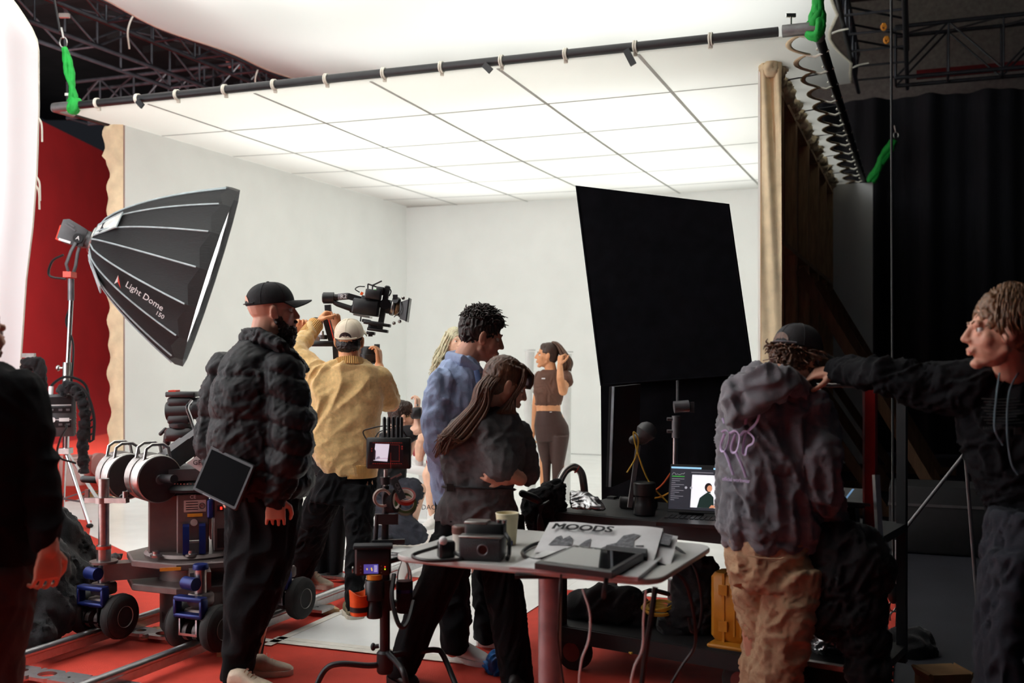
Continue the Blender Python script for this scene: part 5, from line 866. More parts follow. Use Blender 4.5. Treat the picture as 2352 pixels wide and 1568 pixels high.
    def cap(s, m, tilt=0, brim=True, strap=None, hole=None, lift=.0):
        f = s.h.sub((0, -.010, .040+lift), rotx(math.radians(tilt))); rx, ry, rz = .086, .108, .094
        mb = MB(f); NA = 36; R = []
        for t in np.linspace(0, math.pi/2-.02, 12):
            R.append([(rx*math.cos(t)**.8*math.cos(a), ry*math.cos(t)**.8*math.sin(a), rz*math.sin(t)-.006) for a in np.linspace(0, 2*math.pi, NA, endpoint=False)])
        Ri = [[(x*.965, y*.965, z*.965-.004) for x, y, z in r] for r in R]
        mb.rings(Ri[::-1]+R, closed=True) if False else mb.rings(R, cap0=False, cap1=True); mb.rings([R[0], Ri[0], Ri[3]], False, False)
        c = mb.build('cap', m, s.root, smooth=180)
        for k in range(6):
            a = math.pi/6+k*math.pi/3; MB(f).tube([(rx*math.cos(t)**.8*math.cos(a)*1.004, ry*math.cos(t)**.8*math.sin(a)*1.004, rz*math.sin(t)*1.004-.006) for t in np.linspace(.02, 1.5, 12)], .0013, 5).build('seam', m, c)
        MB(f).ell((0, 0, rz-.006), (.008, .008, .005)).build('button', m, c)
        if brim:
            def br(a, b, off=0):
                th = math.radians(25+130*a); r0 = A(rx*.98*math.cos(th), ry*.98*math.sin(th), -.004); x = r0[0]*(1+.10*b); y = r0[1]+b*(.078*math.sin(th)**.6); return A(x, y, -.004+.006*b-.030*(x/rx)**2*(b*.9+.1)-.010*b+off)
            mb = MB(f); n1, n2 = 16, 6
            for off in (.003, -.003): mb.grid(lambda a, b: br(a, b, off), n1, n2)
            ed = [br(a, 1) for a in np.linspace(0, 1, n1+1)]; mb.tube(ed, .0035, 6); mb.build('brim', m, c, smooth=180)
        if hole is not None:                          # arched gap above the strap at the back
            mb = MB(f); pts = [(.036*math.cos(t), -ry*1.012*math.sqrt(max(0, 1-(.036*math.cos(t)/rx)**2))*(1-.045*(math.sin(t))**2), .004+.034*math.sin(t)) for t in np.linspace(0, math.pi, 14)]
            mb.add([(0, -ry*.99, .012)]+pts, [(0, i+1, i+2) for i in range(13)]); mb.build('back_opening', hole, c)
            MB(f).tube([(rx*1.015*math.sin(t), -ry*1.02*math.cos(t), .0) for t in np.linspace(-.75, .75, 12)], .0085, 6, flat=(.3, (0, 0, 1))).build('strap', strap or m, c)
        return f
def shoe(p, heel, toe, upm, solem, lacem=None, w=.048, h=.085):
    # p person, heel/toe points on the ground
    heel, toe = A(*heel), A(*toe); d = toe-heel; L = np.linalg.norm(d); d = d/L; sx = np.cross(d, Z); f = Fr(heel, np.stack([sx, d*L, Z], 1)); mb = MB(f); R = []
    for y, a, z0, z1 in ((.0, .6, .02, .075), (.03, .78, .012, .092), (.15, .82, .012, .100), (.32, .80, .012, .098), (.45, .86, .012, .078), (.62, 1.0, .012, .062), (.80, .98, .012, .050), (.93, .80, .014, .040), (1.0, .45, .02, .032)):
        k = h/.085; R.append([(a*w*math.cos(t), y, (z0+z1*k)/2+(z1*k-z0)/2*math.copysign(abs(math.sin(t))**.8, math.sin(t))) for t in np.linspace(0, 2*math.pi, 18, endpoint=False)])
    mb.rings(R); u = mb.build('shoe', upm, p.root, smooth=180)
    o = [(a*w*1.08, y) for y, a in ((-.015, .35), (.0, .66), (.06, .84), (.3, .8), (.45, .88), (.65, 1.03), (.82, 1.0), (.95, .78), (1.02, .3))]; poly = o+[(-x, y) for x, y in o[::-1]]
    MB(f).rings([[(x*.95, y, .0) for x, y in poly], [(x, y, .008) for x, y in poly], [(x, y, .026+.012*(y < .3)) for x, y in poly]]).build('sole', solem, u, smooth=40)
    if lacem:
        for q, y in enumerate((.38, .45, .52, .59)): MB(f).tube([(-.022, y, .092-.02*q*.55), (0, y+.01, .100-.02*q*.6), (.022, y, .092-.02*q*.55)], .0042, 5).build('lace', lacem, u)
    return u
def strands(name, p, m, gens, r=.004, n=5, label=None):  # hair as many fine locks in one mesh
    mb = MB()
    for pts, rr in gens: mb.tube(pts, rr, n)
    return mb.build(name, m, p.root, smooth=180, label=label)
def hair(name, col): return mat('hair_'+name, col, .38, var=.3, vs=50, stretch=(3, 3, .4), bump=.3, bs=90)
def hairshell(p, m, front=.45, low=-.05, amp=.006, lam=.03, seed=1, thick=.012, curl=None, name='hair', cap=False):
    f = p.h; mb = MB(f)
    # scalp volume: cranium enlarged, cut away from the face by moving it back
    if cap: mb.ell((0, -.040, low+.06), (.073+thick*.4, .068+thick*.3, .055)); mb.ell((0, -.02, .02), (.079, .085, .03))
    else: mb.ell((0, -.022, .046), (.080+thick*.5, .098+thick*.4, .086+thick)); mb.ell((0, -.045, low+.06), (.076+thick*.4, .070+thick*.3, .085)); mb.ell((0, .03, .085), (.062, .055*front/.45, .040+thick*.4))
    o = p.wear(name, mb, m, .005, 3, folds(amp, lam, seed, (1, 1, .5)))
    if curl:
        r = np.random.default_rng(seed); g = []
        for _ in range(curl[0]):
            th = r.uniform(-math.pi, math.pi); ph = r.uniform(curl[2], 1.45 if len(curl) < 4 else curl[3]); th = th if len(curl) < 4 else math.pi+th*.6; q = A(math.cos(ph)*math.sin(th)*.083, -.022+math.cos(ph)*math.cos(th)*.100, .046+math.sin(ph)*.095)
            out = nrm(q-A(0, -.02, .03)); L = curl[1]*r.uniform(.6, 1.3); t1 = A(r.normal()*.4, .5+r.normal()*.3, .3+r.normal()*.3); g.append((smoothpts([f(q-out*.01), f(q+out*L*.4+t1*L*.25), f(q+out*L*.45+t1*L*.7+A(r.normal(), r.normal(), -1)*L*.25)], 4), [.004, .0045, .0045, .004, .0038, .0033, .0026, .002, .0015][:9]))
        strands('curl', p, m, g)
    return o
PANT = mat('black_trousers', (13, 13, 16), .92, var=.15, bump=.25, bs=90, spec=.2)
# ---------- bearded man in a puffer jacket ----------
p = Person('bearded man in black cap and puffer jacket holding a tablet', P(590, 1545, 5.0), SKIN1); p.hairm = hair('darkbrown', (44, 30, 24))
p.head(P(626, 716, 5.0), 68, 2, 0, 1.05, neck=P(602, 800, 5.02), nr=.066)
p.limb([(P(605, 830, 5.05), .12), (P(600, 1080, 5.05), .12)]).limb([(P(655, 880, 4.85), .05), (P(668, 1020, 4.85), .045), (P(632, 1140, 4.84), .032)]).limb([(P(520, 880, 5.1), .05), (P(480, 1010, 5.1), .04), (P(520, 1110, 5.0), .03)])
p.limb([(P(580, 1120, 4.95), .06), (P(560, 1340, 4.9), .05), (P(545, 1540, 4.85), .04)]).limb([(P(640, 1120, 5.1), .06), (P(620, 1330, 5.1), .05), (P(580, 1495, 5.1), .04)])
p.hand(P(632, 1142, 4.84), A(.02, .0, -1), A(-.25, 1, 0), 34, 1.08, thumb=1); p.hand(P(520, 1110, 5.0), A(.3, -.1, -1), A(.6, -1, 0), 45, 1.0, thumb=-1)
p.finish(.005)
JK = mat('puffer_nylon', (14, 14, 18), .55, var=.12, vs=20, bump=.25, bs=22, spec=.25)
m = MB(); Yb = 5.02
m.rows([(772, 564, 628, Yb, .09), (788, 552, 650, Yb, .12), (806, 536, 672, Yb, .15), (826, 518, 686, Yb, .18), (850, 505, 688, Yb, .21), (890, 494, 692, Yb, .22), (940, 488, 700, Yb, .22), (1000, 484, 708, Yb, .22), (1060, 484, 716, Yb, .22), (1110, 490, 718, Yb, .21), (1142, 512, 700, Yb, .18)])
armR = [(P(650, 850, 4.88), .095), (P(672, 960, 4.84), .105), (P(668, 1040, 4.83), .10), (P(648, 1100, 4.84), .075), (P(634, 1142, 4.84), .055)]
armL = [(P(515, 850, 5.08), .085), (P(492, 960, 5.1), .085), (P(487, 1030, 5.08), .08), (P(510, 1095, 5.02), .06)]
m.chain(armR).chain(armL)
arz = np.array([q for q, _ in armR])
def quilt(co):
    dA = np.min(np.linalg.norm(co[:, None]-np.concatenate([np.linspace(armR[i][0], armR[i+1][0], 6) for i in range(4)])[None], axis=2), axis=1); ins = (dA < .125)
    ph = np.where(ins, (co[:, 2]*1.0+co[:, 0]*.25)/.115, (co[:, 2]+.0)/.20); s1 = np.abs(np.sin(math.pi*ph))**.45
    return .020*(s1-.7)+folds(.0028, .06, 3, (1, 1, .25))(co)+folds(.005, .16, 9)(co)
p.wear('puffer_jacket', m, JK, .009, 4, quilt)
m = MB().tube([P(x, y, Y) for x, y, Y in ((560, 774, 4.97), (598, 772, 4.88), (640, 794, 4.84), (672, 824, 4.87), (690, 846, 4.95), (686, 836, 5.1), (650, 792, 5.18), (595, 766, 5.14))], .024, 10, closed=True, flat=(1.7, (0, 0, 1)))
p.wear('jacket_collar', m, JK, .008, 3, folds(.006, .06, 5))
m = MB().rows([(1110, 524, 690, 5.0, .16), (1160, 522, 690, 5.0, .16), (1210, 523, 685, 5.0, .16), (1290, 521, 668, 4.95, .15), (1345, 519, 650, 4.92, .14), (1400, 520, 628, 4.88, .13), (1460, 520, 598, 4.86, .11), (1520, 512, 582, 4.85, .10), (1560, 508, 572, 4.85, .095)])
m.rows([(1200, 560, 684, 5.12, .12), (1300, 565, 668, 5.12, .11), (1380, 560, 640, 5.12, .10), (1450, 552, 606, 5.12, .09), (1512, 548, 598, 5.12, .085)])
p.wear('trousers', m, PANT, .01, 5, folds(.010, .14, 21, (1, 1, .5)))
SNK = mat('beige_sneaker', (196, 178, 156), .6, var=.12, vs=25, bump=.2, bs=60); SOLE = mat('cream_sole', (214, 204, 188), .6); 
g = G(672, 1546); shoe(p, G(575, 1552), g, SNK, SOLE, SNK); g = G(628, 1592); shoe(p, G(528, 1585), g, SNK, SOLE, SNK)
p.cap(mat('black_cap', (18, 18, 22), .85, bump=.2, bs=160), tilt=4, hole=SKIN1, lift=.004)
m = MB(p.h); m.ell((0, .052, -.098), (.050, .052, .048)); m.caps((-.062, .01, -.035), (-.03, .06, -.105), .018, .026); m.caps((.062, .01, -.035), (.03, .06, -.105), .018, .026); m.ell((0, .062, -.135), (.034, .034, .03)); m.caps((-.02, .098, -.048), (.02, .098, -.048), .007)
p.wear('beard', m, p.hairm, .0045, 2, folds(.006, .02, 4, (1, 1, .6)))
tb = thing('tablet', 'black cased tablet hanging at the side of the bearded man', 'tablet', P(510, 1175, 4.82)); q0, q1, q2 = P(486, 1022, 4.86), P(445, 1125, 4.84), P(545, 1174, 4.74)
ux, uy = q2-q1, q0-q1; c = q1+(ux+uy)/2; Rb = np.stack([nrm(ux), nrm(uy-nrm(ux)*np.dot(uy, nrm(ux))), np.cross(nrm(ux), nrm(uy-nrm(ux)*np.dot(uy, nrm(ux))))], 1); ft_ = Fr(c, Rb); Wt, Ht = np.linalg.norm(ux), np.linalg.norm(uy)
MB(ft_).box((0, 0, 0), (Wt, Ht, .022), bev=.006).build('case', mat('tablet_case', (44, 46, 50), .5), tb); MB(ft_).box((0, 0, .0115), (Wt*.88, Ht*.86, .002)).build('screen', mat('dark_glass', (7, 7, 10), .3, spec=.02), tb)
MB(ft_).box((0, -Ht/2+.006, .0125), (Wt*.5, .004, .002)).build('trim_line', GREYM, tb)
# ---------- operator in the mustard sweater ----------
p = Person('camera operator in mustard sweater and cream cap, seen from behind', P(765, 1385, 6.45), SKIN2); p.hairm = hair('black', (30, 24, 22))
p.head(P(803, 784, 6.42), 4, 4, 0, 1.03, neck=P(803, 842, 6.4), nr=.06)
p.limb([(P(800, 870, 6.45), .12), (P(800, 1070, 6.45), .12)]).limb([(P(722, 852, 6.42), .05), (P(672, 808, 6.5), .042), (P(727, 742, 6.72), .03)]).limb([(P(880, 870, 6.45), .05), (P(902, 930, 6.55), .042), (P(870, 838, 6.78), .028)])
p.limb([(P(770, 1110, 6.5), .06), (P(725, 1220, 6.7), .05), (P(690, 1335, 6.85), .04)]).limb([(P(835, 1110, 6.4), .06), (P(822, 1240, 6.25), .05), (P(812, 1395, 6.1), .04)])
p.hand(P(727, 742, 6.72), A(.55, .4, .75), A(.8, .2, -.6), 55, 1.0, thumb=-1); p.hand(P(871, 836, 6.78), A(-.05, .1, 1), A(-1, .2, 0), 40, 1.0, thumb=-1)
p.finish(.006, eyes=False)
SW = mat('mustard_knit', (222, 186, 126), .92, var=.07, vs=60, bump=.4, bs=320, sheen=.5); RIB = mat('mustard_rib', (208, 162, 94), .92, bump=.3, bs=200, sheen=.4)
m = MB(); Yb = 6.45
m.rows([(826, 770, 838, 6.42, .08), (838, 742, 856, 6.42, .11), (850, 716, 872, Yb, .13), (875, 702, 884, Yb, .15), (910, 702, 884, Yb, .16), (960, 708, 874, Yb, .16), (1010, 709, 870, Yb, .16), (1045, 718, 867, Yb, .16), (1072, 738, 866, Yb, .155), (1088, 752, 864, Yb, .15)])
m.chain([(P(728, 856, 6.43), .075), (P(676, 806, 6.52), .066), (P(700, 776, 6.62), .056), (P(718, 754, 6.69), .048)]); m.chain([(P(872, 872, 6.46), .078), (P(893, 920, 6.53), .070), (P(892, 918, 6.6), .066), (P(880, 880, 6.7), .05)])
p.wear('sweater', m, SW, .009, 5, lambda co: folds(.009, .26, 31, (1, .6, .3))(co)+folds(.0025, .09, 5)(co))
m = MB()
for k in range(60):                                   # ribbed hem, collar and cuff
    t = 2*math.pi*k/60; cxp = 808+57*math.cos(t); a, b = P(808+58*math.cos(t), 1068+10*max(0, math.cos(t)*-1)*-1, 6.45+.150*math.sin(t)), P(812+52*math.cos(t), 1094-6*math.sin(t), 6.45+.145*math.sin(t)); m.cyl(a, b, .0085, n=5)
p.wear('hem_rib', m, RIB, .005, 0)
m = MB()
for k in range(44):
    t = 2*math.pi*k/44; m.cyl(P(803+30*math.cos(t), 832-7*math.sin(t)*-1-8, 6.42+.085*math.sin(t)), P(803+35*math.cos(t), 848-6*math.sin(t)*-1-8, 6.42+.098*math.sin(t)), .0065, n=5)
m.build('collar_rib', RIB, p.root)
m = MB(); c0, c1 = P(710, 764, 6.66), P(726, 744, 6.72); d = nrm(c1-c0); bu, bv, _ = basis(d)
for k in range(30):
    t = 2*math.pi*k/30; o = bu*math.cos(t)+bv*math.sin(t); m.cyl(c0-d*.03+o*.050, c1+o*.046, .0055, n=5)
m.build('cuff_rib', RIB, p.root); MB().torus(c1+d*.02, d, .034, .005, 20, 6).build('wristband', BLACK, p.root)
m = MB().rows([(1080, 735, 864, 6.45, .14), (1120, 722, 862, 6.45, .15), (1150, 712, 862, 6.45, .15)])
m.rows([(1110, 722, 800, 6.5, .13), (1150, 702, 782, 6.55, .13), (1205, 688, 758, 6.65, .125), (1268, 670, 738, 6.75, .115), (1315, 660, 718, 6.82, .105), (1345, 656, 706, 6.85, .095)]); m.rows([(1110, 790, 864, 6.42, .13), (1180, 792, 858, 6.35, .125), (1235, 800, 852, 6.28, .115), (1300, 796, 842, 6.2, .10), (1365, 796, 832, 6.12, .09), (1400, 797, 828, 6.1, .08)])
p.wear('trousers', m, PANT, .01, 5, folds(.010, .13, 41, (1, 1, .5)))
shoe(p, G(702, 1346), G(762, 1352), SNK, SOLE, SNK); shoe(p, G(800, 1412), G(822, 1424), mat('camo_shoe', (112, 100, 74), .7, var=.5, vs=30), SOLE)
CRM_ = mat('cream_cap', (214, 202, 180), .85, var=.05, bump=.25, bs=140); p.cap(CRM_, tilt=12, hole=p.hairm, lift=.004); hairshell(p, p.hairm, .1, -.075, .003, .02, 3, .002, cap=True)
# ---------- second operator hidden between them ----------
p = Person('assistant in black top mostly hidden behind the bearded man and mustard sweater', P(735, 1330, 7.15), SKIN2); p.hairm = hair('black', (30, 24, 22))
p.head(P(800, 806, 7.15), -165, 0, 0, .98, neck=P(795, 868, 7.15)); p.limb([(P(780, 890, 7.15), .11), (P(760, 1070, 7.15), .11)]).limb([(P(735, 885, 7.12), .045), (P(690, 840, 7.05), .04), (P(688, 770, 6.95), .03)]).limb([(P(795, 885, 7.12), .045), (P(795, 820, 7.05), .04), (P(772, 758, 6.98), .03)])
p.limb([(P(735, 1080, 7.15), .06), (P(735, 1210, 7.15), .05), (P(735, 1322, 7.15), .04)]).limb([(P(775, 1080, 7.15), .06), (P(775, 1210, 7.15), .05), (P(770, 1322, 7.15), .04)])
p.hand(P(688, 768, 6.95), A(.15, -.2, 1), A(.2, -1, 0), 60, 1.0, thumb=1); p.hand(P(772, 756, 6.98), A(-.1, -.2, 1), A(-.3, -1, 0), 55, 1.0, thumb=-1)
p.finish(.007); hairshell(p, p.hairm, .5, -.04)
m = MB().rows([(862, 770, 822, 7.14, .07), (880, 722, 848, 7.14, .10), (930, 706, 842, 7.15, .14), (1000, 708, 806, 7.15, .14), (1085, 706, 808, 7.15, .14)]); m.chain([(P(732, 885, 7.12), .06), (P(696, 845, 7.06), .052)]).chain([(P(795, 885, 7.12), .06), (P(796, 830, 7.06), .052)]); p.wear('t_shirt', m, BLKFAB, .011, 4, folds(.008, .14, 6))
m = MB().rows([(1075, 706, 806, 7.15, .13), (1120, 708, 802, 7.15, .12)]); m.rows([(1110, 708, 756, 7.15, .1), (1320, 722, 752, 7.15, .08)]).rows([(1110, 756, 804, 7.15, .1), (1320, 758, 786, 7.15, .08)]); p.wear('trousers', m, PANT, .012, 3)
# ---------- kneeling photographer ----------
p = Person('kneeling photographer in black t-shirt raising a stills camera', P(900, 1250, 8.4), SKIN3); p.hairm = hair('brown', (58, 42, 34))
p.head(P(925, 958, 8.35), 75, 0, 0, .98, neck=P(903, 1002, 8.38)); p.limb([(P(890, 1020, 8.4), .10), (P(885, 1130, 8.4), .10)]).limb([(P(925, 1000, 8.28), .046), (P(962, 985, 8.25), .040), (P(958, 938, 8.3), .028)]).limb([(P(890, 1010, 8.5), .05), (P(930, 1010, 8.6), .04), (P(955, 960, 8.5), .03)])
p.limb([(P(890, 1130, 8.35), .06), (P(962, 1125, 8.3), .06), (P(935, 1240, 8.3), .04)]).limb([(P(890, 1140, 8.5), .06), (P(930, 1225, 8.3), .06), (P(860, 1240, 8.4), .04)])
p.hand(P(958, 940, 8.3), A(.05, .1, 1), A(-.8, .3, 0), 50, .95, thumb=-1); p.limb([(P(955, 975, 8.35), .035), (P(940, 1040, 8.35), .03)]); p.finish(.006); hairshell(p, p.hairm, .4, -.05, .004, .02, 5, .008)
m = MB().rows([(994, 872, 928, 8.4, .10), (1010, 856, 944, 8.4, .14), (1050, 850, 935, 8.4, .13), (1110, 846, 930, 8.4, .13), (1150, 850, 935, 8.4, .13)]); m.chain([(P(912, 1008, 8.32), .085), (P(940, 996, 8.28), .07)]); p.wear('t_shirt', m, BLKFAB, .01, 4, folds(.008, .12, 61))
JN = mat('dark_jeans', (40, 42, 52), .85, var=.12, vs=30, bump=.25, bs=120)
m = MB().chain([(P(885, 1135, 8.4), .14), (P(948, 1122, 8.3), .085), (P(958, 1128, 8.3), .07)]).chain([(P(955, 1130, 8.28), .07), (P(930, 1190, 8.3), .055)]).chain([(P(880, 1150, 8.4), .13), (P(925, 1205, 8.25), .10), (P(962, 1228, 8.22), .075)]).chain([(P(958, 1230, 8.22), .07), (P(870, 1228, 8.3), .075), (P(840, 1232, 8.35), .06)]); p.wear('jeans', m, JN, .01, 4, folds(.006, .09, 62))
f = p.h; m = MB(); 
for q in (-1, 1): m.torus(f(q*.032, .098, .004), f.R[:, 1], .020, .0018, 18, 5); m.tube([f(q*.052, .094, .008), f(q*.076, .03, .008), f(q*.08, -.01, .0)], .0018, 5)
m.build('glasses', mat('gold_wire', (190, 160, 110), .3, .9), p.root)
sc_ = thing('stills_camera', 'black stills camera held by the kneeling photographer', 'camera', P(957, 970, 8.28)); m = MB().box(P(958, 948, 8.22), (.07, .12, .085), bev=.01); m.build('body', BLKPLA, sc_); MB().cyl(P(953, 950, 8.28), P(975, 950, 8.4), .033, n=18).build('lens', BLACK, sc_); MB().cyl(P(950, 954, 8.2), P(946, 956, 8.19), .022).build('eyepiece', BLACK, sc_); MB().cyl(P(958, 932, 8.2), P(958, 928, 8.2), .012).build('dial', STEEL, sc_)
# ---------- blonde woman at the gym machine ----------
p = Person('blonde woman with wavy hair in dark red top behind the blue shirt man', P(1000, 1215, 9.35), SKIN3); p.hairm = hair('blonde', (236, 214, 176))
p.head(P(1046, 785, 9.5), 150, 0, 0, .95, neck=P(1044, 832, 9.55)); p.limb([(P(1042, 860, 9.6), .10), (P(1035, 985, 9.6), .12)]).limb([(P(1040, 1000, 9.55), .10), (P(985, 1090, 9.3), .060), (P(990, 1120, 9.3), .058), (P(992, 1190, 9.35), .035)]).limb([(P(1030, 1000, 9.6), .06), (P(968, 1010, 9.4), .06), (P(962, 1055, 9.5), .04)]).limb([(P(1085, 870, 9.6), .045), (P(1095, 940, 9.6), .036), (P(1080, 990, 9.5), .028)]).limb([(P(1005, 870, 9.6), .045), (P(985, 940, 9.6), .036), (P(985, 1000, 9.5), .028)])
p.hand(P(1080, 990, 9.5), A(0, 0, -1), A(-1, 0, 0), 30, .9); p.hand(P(985, 1000, 9.5), A(0, 0, -1), A(1, 0, 0), 30, .9, thumb=-1); p.finish(.006); hairshell(p, p.hairm, .3, -.04, .004, .03, 6, .012)
RT = mat('dark_red_jersey', (140, 24, 38), .8, var=.08); m = MB().rows([(822, 1030, 1060, 9.55, .06), (836, 1012, 1076, 9.55, .08), (860, 1000, 1090, 9.58, .11), (930, 1006, 1082, 9.6, .12), (990, 1000, 1084, 9.6, .13)]); m.chain([(P(1085, 870, 9.6), .058), (P(1094, 935, 9.6), .05)]).chain([(P(1004, 870, 9.6), .058), (P(986, 935, 9.6), .05), (P(975, 955, 9.6), .045)]); p.wear('jersey', m, RT, .011, 4, folds(.006, .12, 71))
m = MB().rows([(980, 1000, 1084, 9.6, .13), (1020, 998, 1080, 9.6, .13)]); m.chain([(P(1040, 1010, 9.55), .11), (P(1000, 1060, 9.38), .085)]).chain([(P(1025, 1000, 9.6), .10), (P(968, 1008, 9.45), .075), (P(962, 1040, 9.5), .06)]); p.wear('shorts', m, RT, .012, 4)
SK = mat('white_sock', (232, 232, 230), .85); m = MB().chain([(P(990, 1152, 9.33), .045), (P(992, 1196, 9.36), .042)]); o = p.wear('sock', m, SK, .007, 2); text('DACH', .06, P(990, 1165, 9.27), X, Z, BLACK, o); m = MB().chain([(P(961, 1048, 9.5), .05), (P(961, 1068, 9.52), .045)]); p.wear('sock', m, SK, .007, 2)
WSN = mat('white_sneaker', (232, 230, 226), .55, var=.05, vs=30); shoe(p, G(1010, 1204), G(974, 1218), WSN, WSN, WSN, h=.095)
r = np.random.default_rng(8); g = []; f = p.h
for k in range(150):
    th = r.uniform(-2.6, .2) if k % 4 else r.uniform(.2, 2.6); q = A(.078*math.sin(th), -.02-.085*math.cos(th)*1.0, .03+r.uniform(0, .07)); ln = r.uniform(.24, .40); pts = [f(q)]; a = r.uniform(0, 6.28); side = (-.22 if th < 0 else .08)
    for i in range(1, 15): t = i/14; pts.append(f(q+A(side*-1*t*.0, -.02*t, -ln*t))+A(-.15*t*(1 if th < .2 or True else 0)*ln/.35+.016*math.sin(t*13+a*.3+1)*t, .014*math.cos(t*12+a), 0))
    g.append((pts, [.0075*(1-.6*(i/14)) for i in range(15)]))
strands('long_hair', p, p.hairm, g)
# ---------- model in brown gym wear ----------
p = Person('dark haired model in brown crop top and leggings touching her ponytail', P(1268, 1187, 9.8), SKIN2); p.hairm = hair('darkbrown2', (62, 40, 28)); Y = 9.8
p.head(P(1256, 817, Y), -92, 4, 0, .93, neck=P(1266, 856, Y), nr=.050); p.limb([(P(1266, 868, Y), .085), (P(1260, 915, Y), .095)])
p.b.rows([(905, 1231, 1292, Y, .095), (930, 1231, 1287, Y, .095), (945, 1232, 1288, Y, .105), (960, 1230, 1296, Y, .11)])
p.limb([(P(1242, 866, 9.92), .045), (P(1231, 925, 9.95), .036), (P(1226, 985, 9.92), .025)]).limb([(P(1301, 866, 9.72), .046), (P(1293, 898, 9.52), .042), (P(1287, 870, 9.5), .036), (P(1286, 838, 9.55), .026)])
p.limb([(P(1255, 985, 9.84), .06), (P(1252, 1070, 9.84), .055), (P(1252, 1172, 9.84), .036)]).limb([(P(1285, 985, 9.76), .06), (P(1282, 1070, 9.76), .058), (P(1280, 1172, 9.76), .036)])
p.hand(P(1226, 985, 9.92), A(-.08, 0, -1), A(1, 0, 0), 25, .92, thumb=-1); p.hand(P(1286, 838, 9.55), A(.1, .15, 1), A(.8, .5, 0), 45, .92, thumb=-1, curls=(50, 60, 65, 65)); p.finish(.005)
BRN = mat('brown_jersey', (98, 66, 52), .75, var=.05, vs=60); LEG = mat('brown_leggings', (66, 42, 36), .62, var=.05, vs=40)
m = MB().rows([(849, 1246, 1290, Y, .055), (856, 1236, 1300, Y, .075), (866, 1231, 1304, Y, .09), (880, 1229, 1300, Y, .10), (893, 1226, 1298, Y, .112), (901, 1225, 1296, Y, .115), (910, 1229, 1294, Y, .108), (920, 1230, 1291, Y, .10), (930, 1230, 1288, Y, .10)]); m.chain([(P(1300, 864, 9.74), .055), (P(1303, 876, 9.64), .055)]).chain([(P(1240, 864, 9.9), .052), (P(1236, 885, 9.95), .048)]); p.wear('crop_top', m, BRN, .007, 4, folds(.0035, .1, 81, (1, 1, .5)))
m = MB().torus(P(1267, 850, Y), Z, .075, .006, 24, 6); MB().tube([P(1259+30*math.cos(t), 927+2*math.sin(t), Y+.103*math.sin(t)) for t in np.linspace(0, 6.28, 30, endpoint=False)], .004, 5, closed=True).build('top_hem', BRN, p.root); MB().box(P(1248, 869, 9.69), (.033, .003, .012)).build('chest_tag', WPRINT, p.root)
m = MB().rows([(942, 1232, 1287, Y, .108), (955, 1230, 1293, Y, .118), (978, 1227, 1306, Y, .13), (996, 1229, 1308, Y, .13), (1012, 1231, 1306, Y, .125)]); m.rows([(1000, 1230, 1270, 9.84, .10), (1030, 1235, 1268, 9.84, .09), (1060, 1242, 1266, 9.84, .07), (1100, 1245, 1264, 9.84, .058), (1172, 1246, 1259, 9.84, .045)]).rows([(1000, 1262, 1308, 9.76, .11), (1030, 1264, 1303, 9.76, .10), (1065, 1267, 1296, 9.76, .08), (1110, 1269, 1292, 9.76, .065), (1172, 1273, 1288, 9.76, .045)]); p.wear('leggings', m, LEG, .007, 3); MB().box(P(1265, 946, 9.68), (.02, .003, .006)).build('waist_tag', WPRINT, p.root)
for gx, Yd in ((1252, 9.84), (1281, 9.76)): shoe(p, P(gx+4, 1187, Yd)*A(1, 1, 0), P(gx-4, 1187, Yd)*A(1, 1, 0)+A(-.1, -.18, 0), WSN, WSN)
hairshell(p, p.hairm, .34, -.055, .001, .02, 9, .005)
r = np.random.default_rng(9); g = []
for k in range(110):
    a, b, c_ = r.normal(size=3)*.3; q = lambda x, y, w, Yd=9.8: P(x+a*w, y+b*w*.5, Yd+c_*.12*w/10)
    g.append((smoothpts([q(1268, 789, 2), q(1274, 787, 5), q(1284, 795, 8), q(1294, 812, 12), q(1303, 828, 15), q(1303, 842, 13), q(1297, 853, 7)], 4), [.007]*20+[.007, .005, .004, .003, .002]))
for k in range(8): g.append((smoothpts([P(1302, 820, 9.8), P(1313, 830+k*.4, 9.8+.01*k), P(1314, 840, 9.8), P(1304+k, 850+k*.3, 9.8)], 4), .0035))
strands('ponytail', p, hair('ponytail', (92, 62, 42)), g)
# ---------- man in the blue shirt ----------
p = Person('man in pale blue shirt looking down, standing behind the long haired woman', P(1080, 1500, 5.35), SKIN1); p.hairm = hair('darkbrown3', (40, 29, 24)); Y = 5.4
p.head(P(1106, 774, Y), 78, -14, 0, 1.04, neck=P(1060, 842, Y), nr=.062); p.limb([(P(1050, 880, Y), .11), (P(1050, 1120, Y), .12)]).limb([(P(1010, 890, 5.25), .05), (P(995, 1010, 5.22), .045), (P(1060, 1080, 5.15), .03)]).limb([(P(1080, 880, 5.55), .05), (P(1100, 1000, 5.6), .045), (P(1090, 1080, 5.3), .03)])
p.limb([(P(1035, 1150, 5.3), .06), (P(1045, 1330, 5.2), .055), (P(1040, 1490, 5.15), .04)]).limb([(P(1085, 1150, 5.5), .06), (P(1110, 1330, 5.5), .055), (P(1112, 1465, 5.5), .04)])
p.hand(P(1060, 1080, 5.15), A(1, -.1, -.1), A(0, -1, 0), 40); p.hand(P(1090, 1080, 5.3), A(-.6, -.6, 0), A(0, 0, 1), 40); p.finish(.0055); hairshell(p, p.hairm, .52, -.035, .006, .02, 7, .012, curl=(420, .034, .25))
BS = mat('blue_shirt', (150, 166, 200), .8, var=.05, vs=40, bump=.2, bs=160)
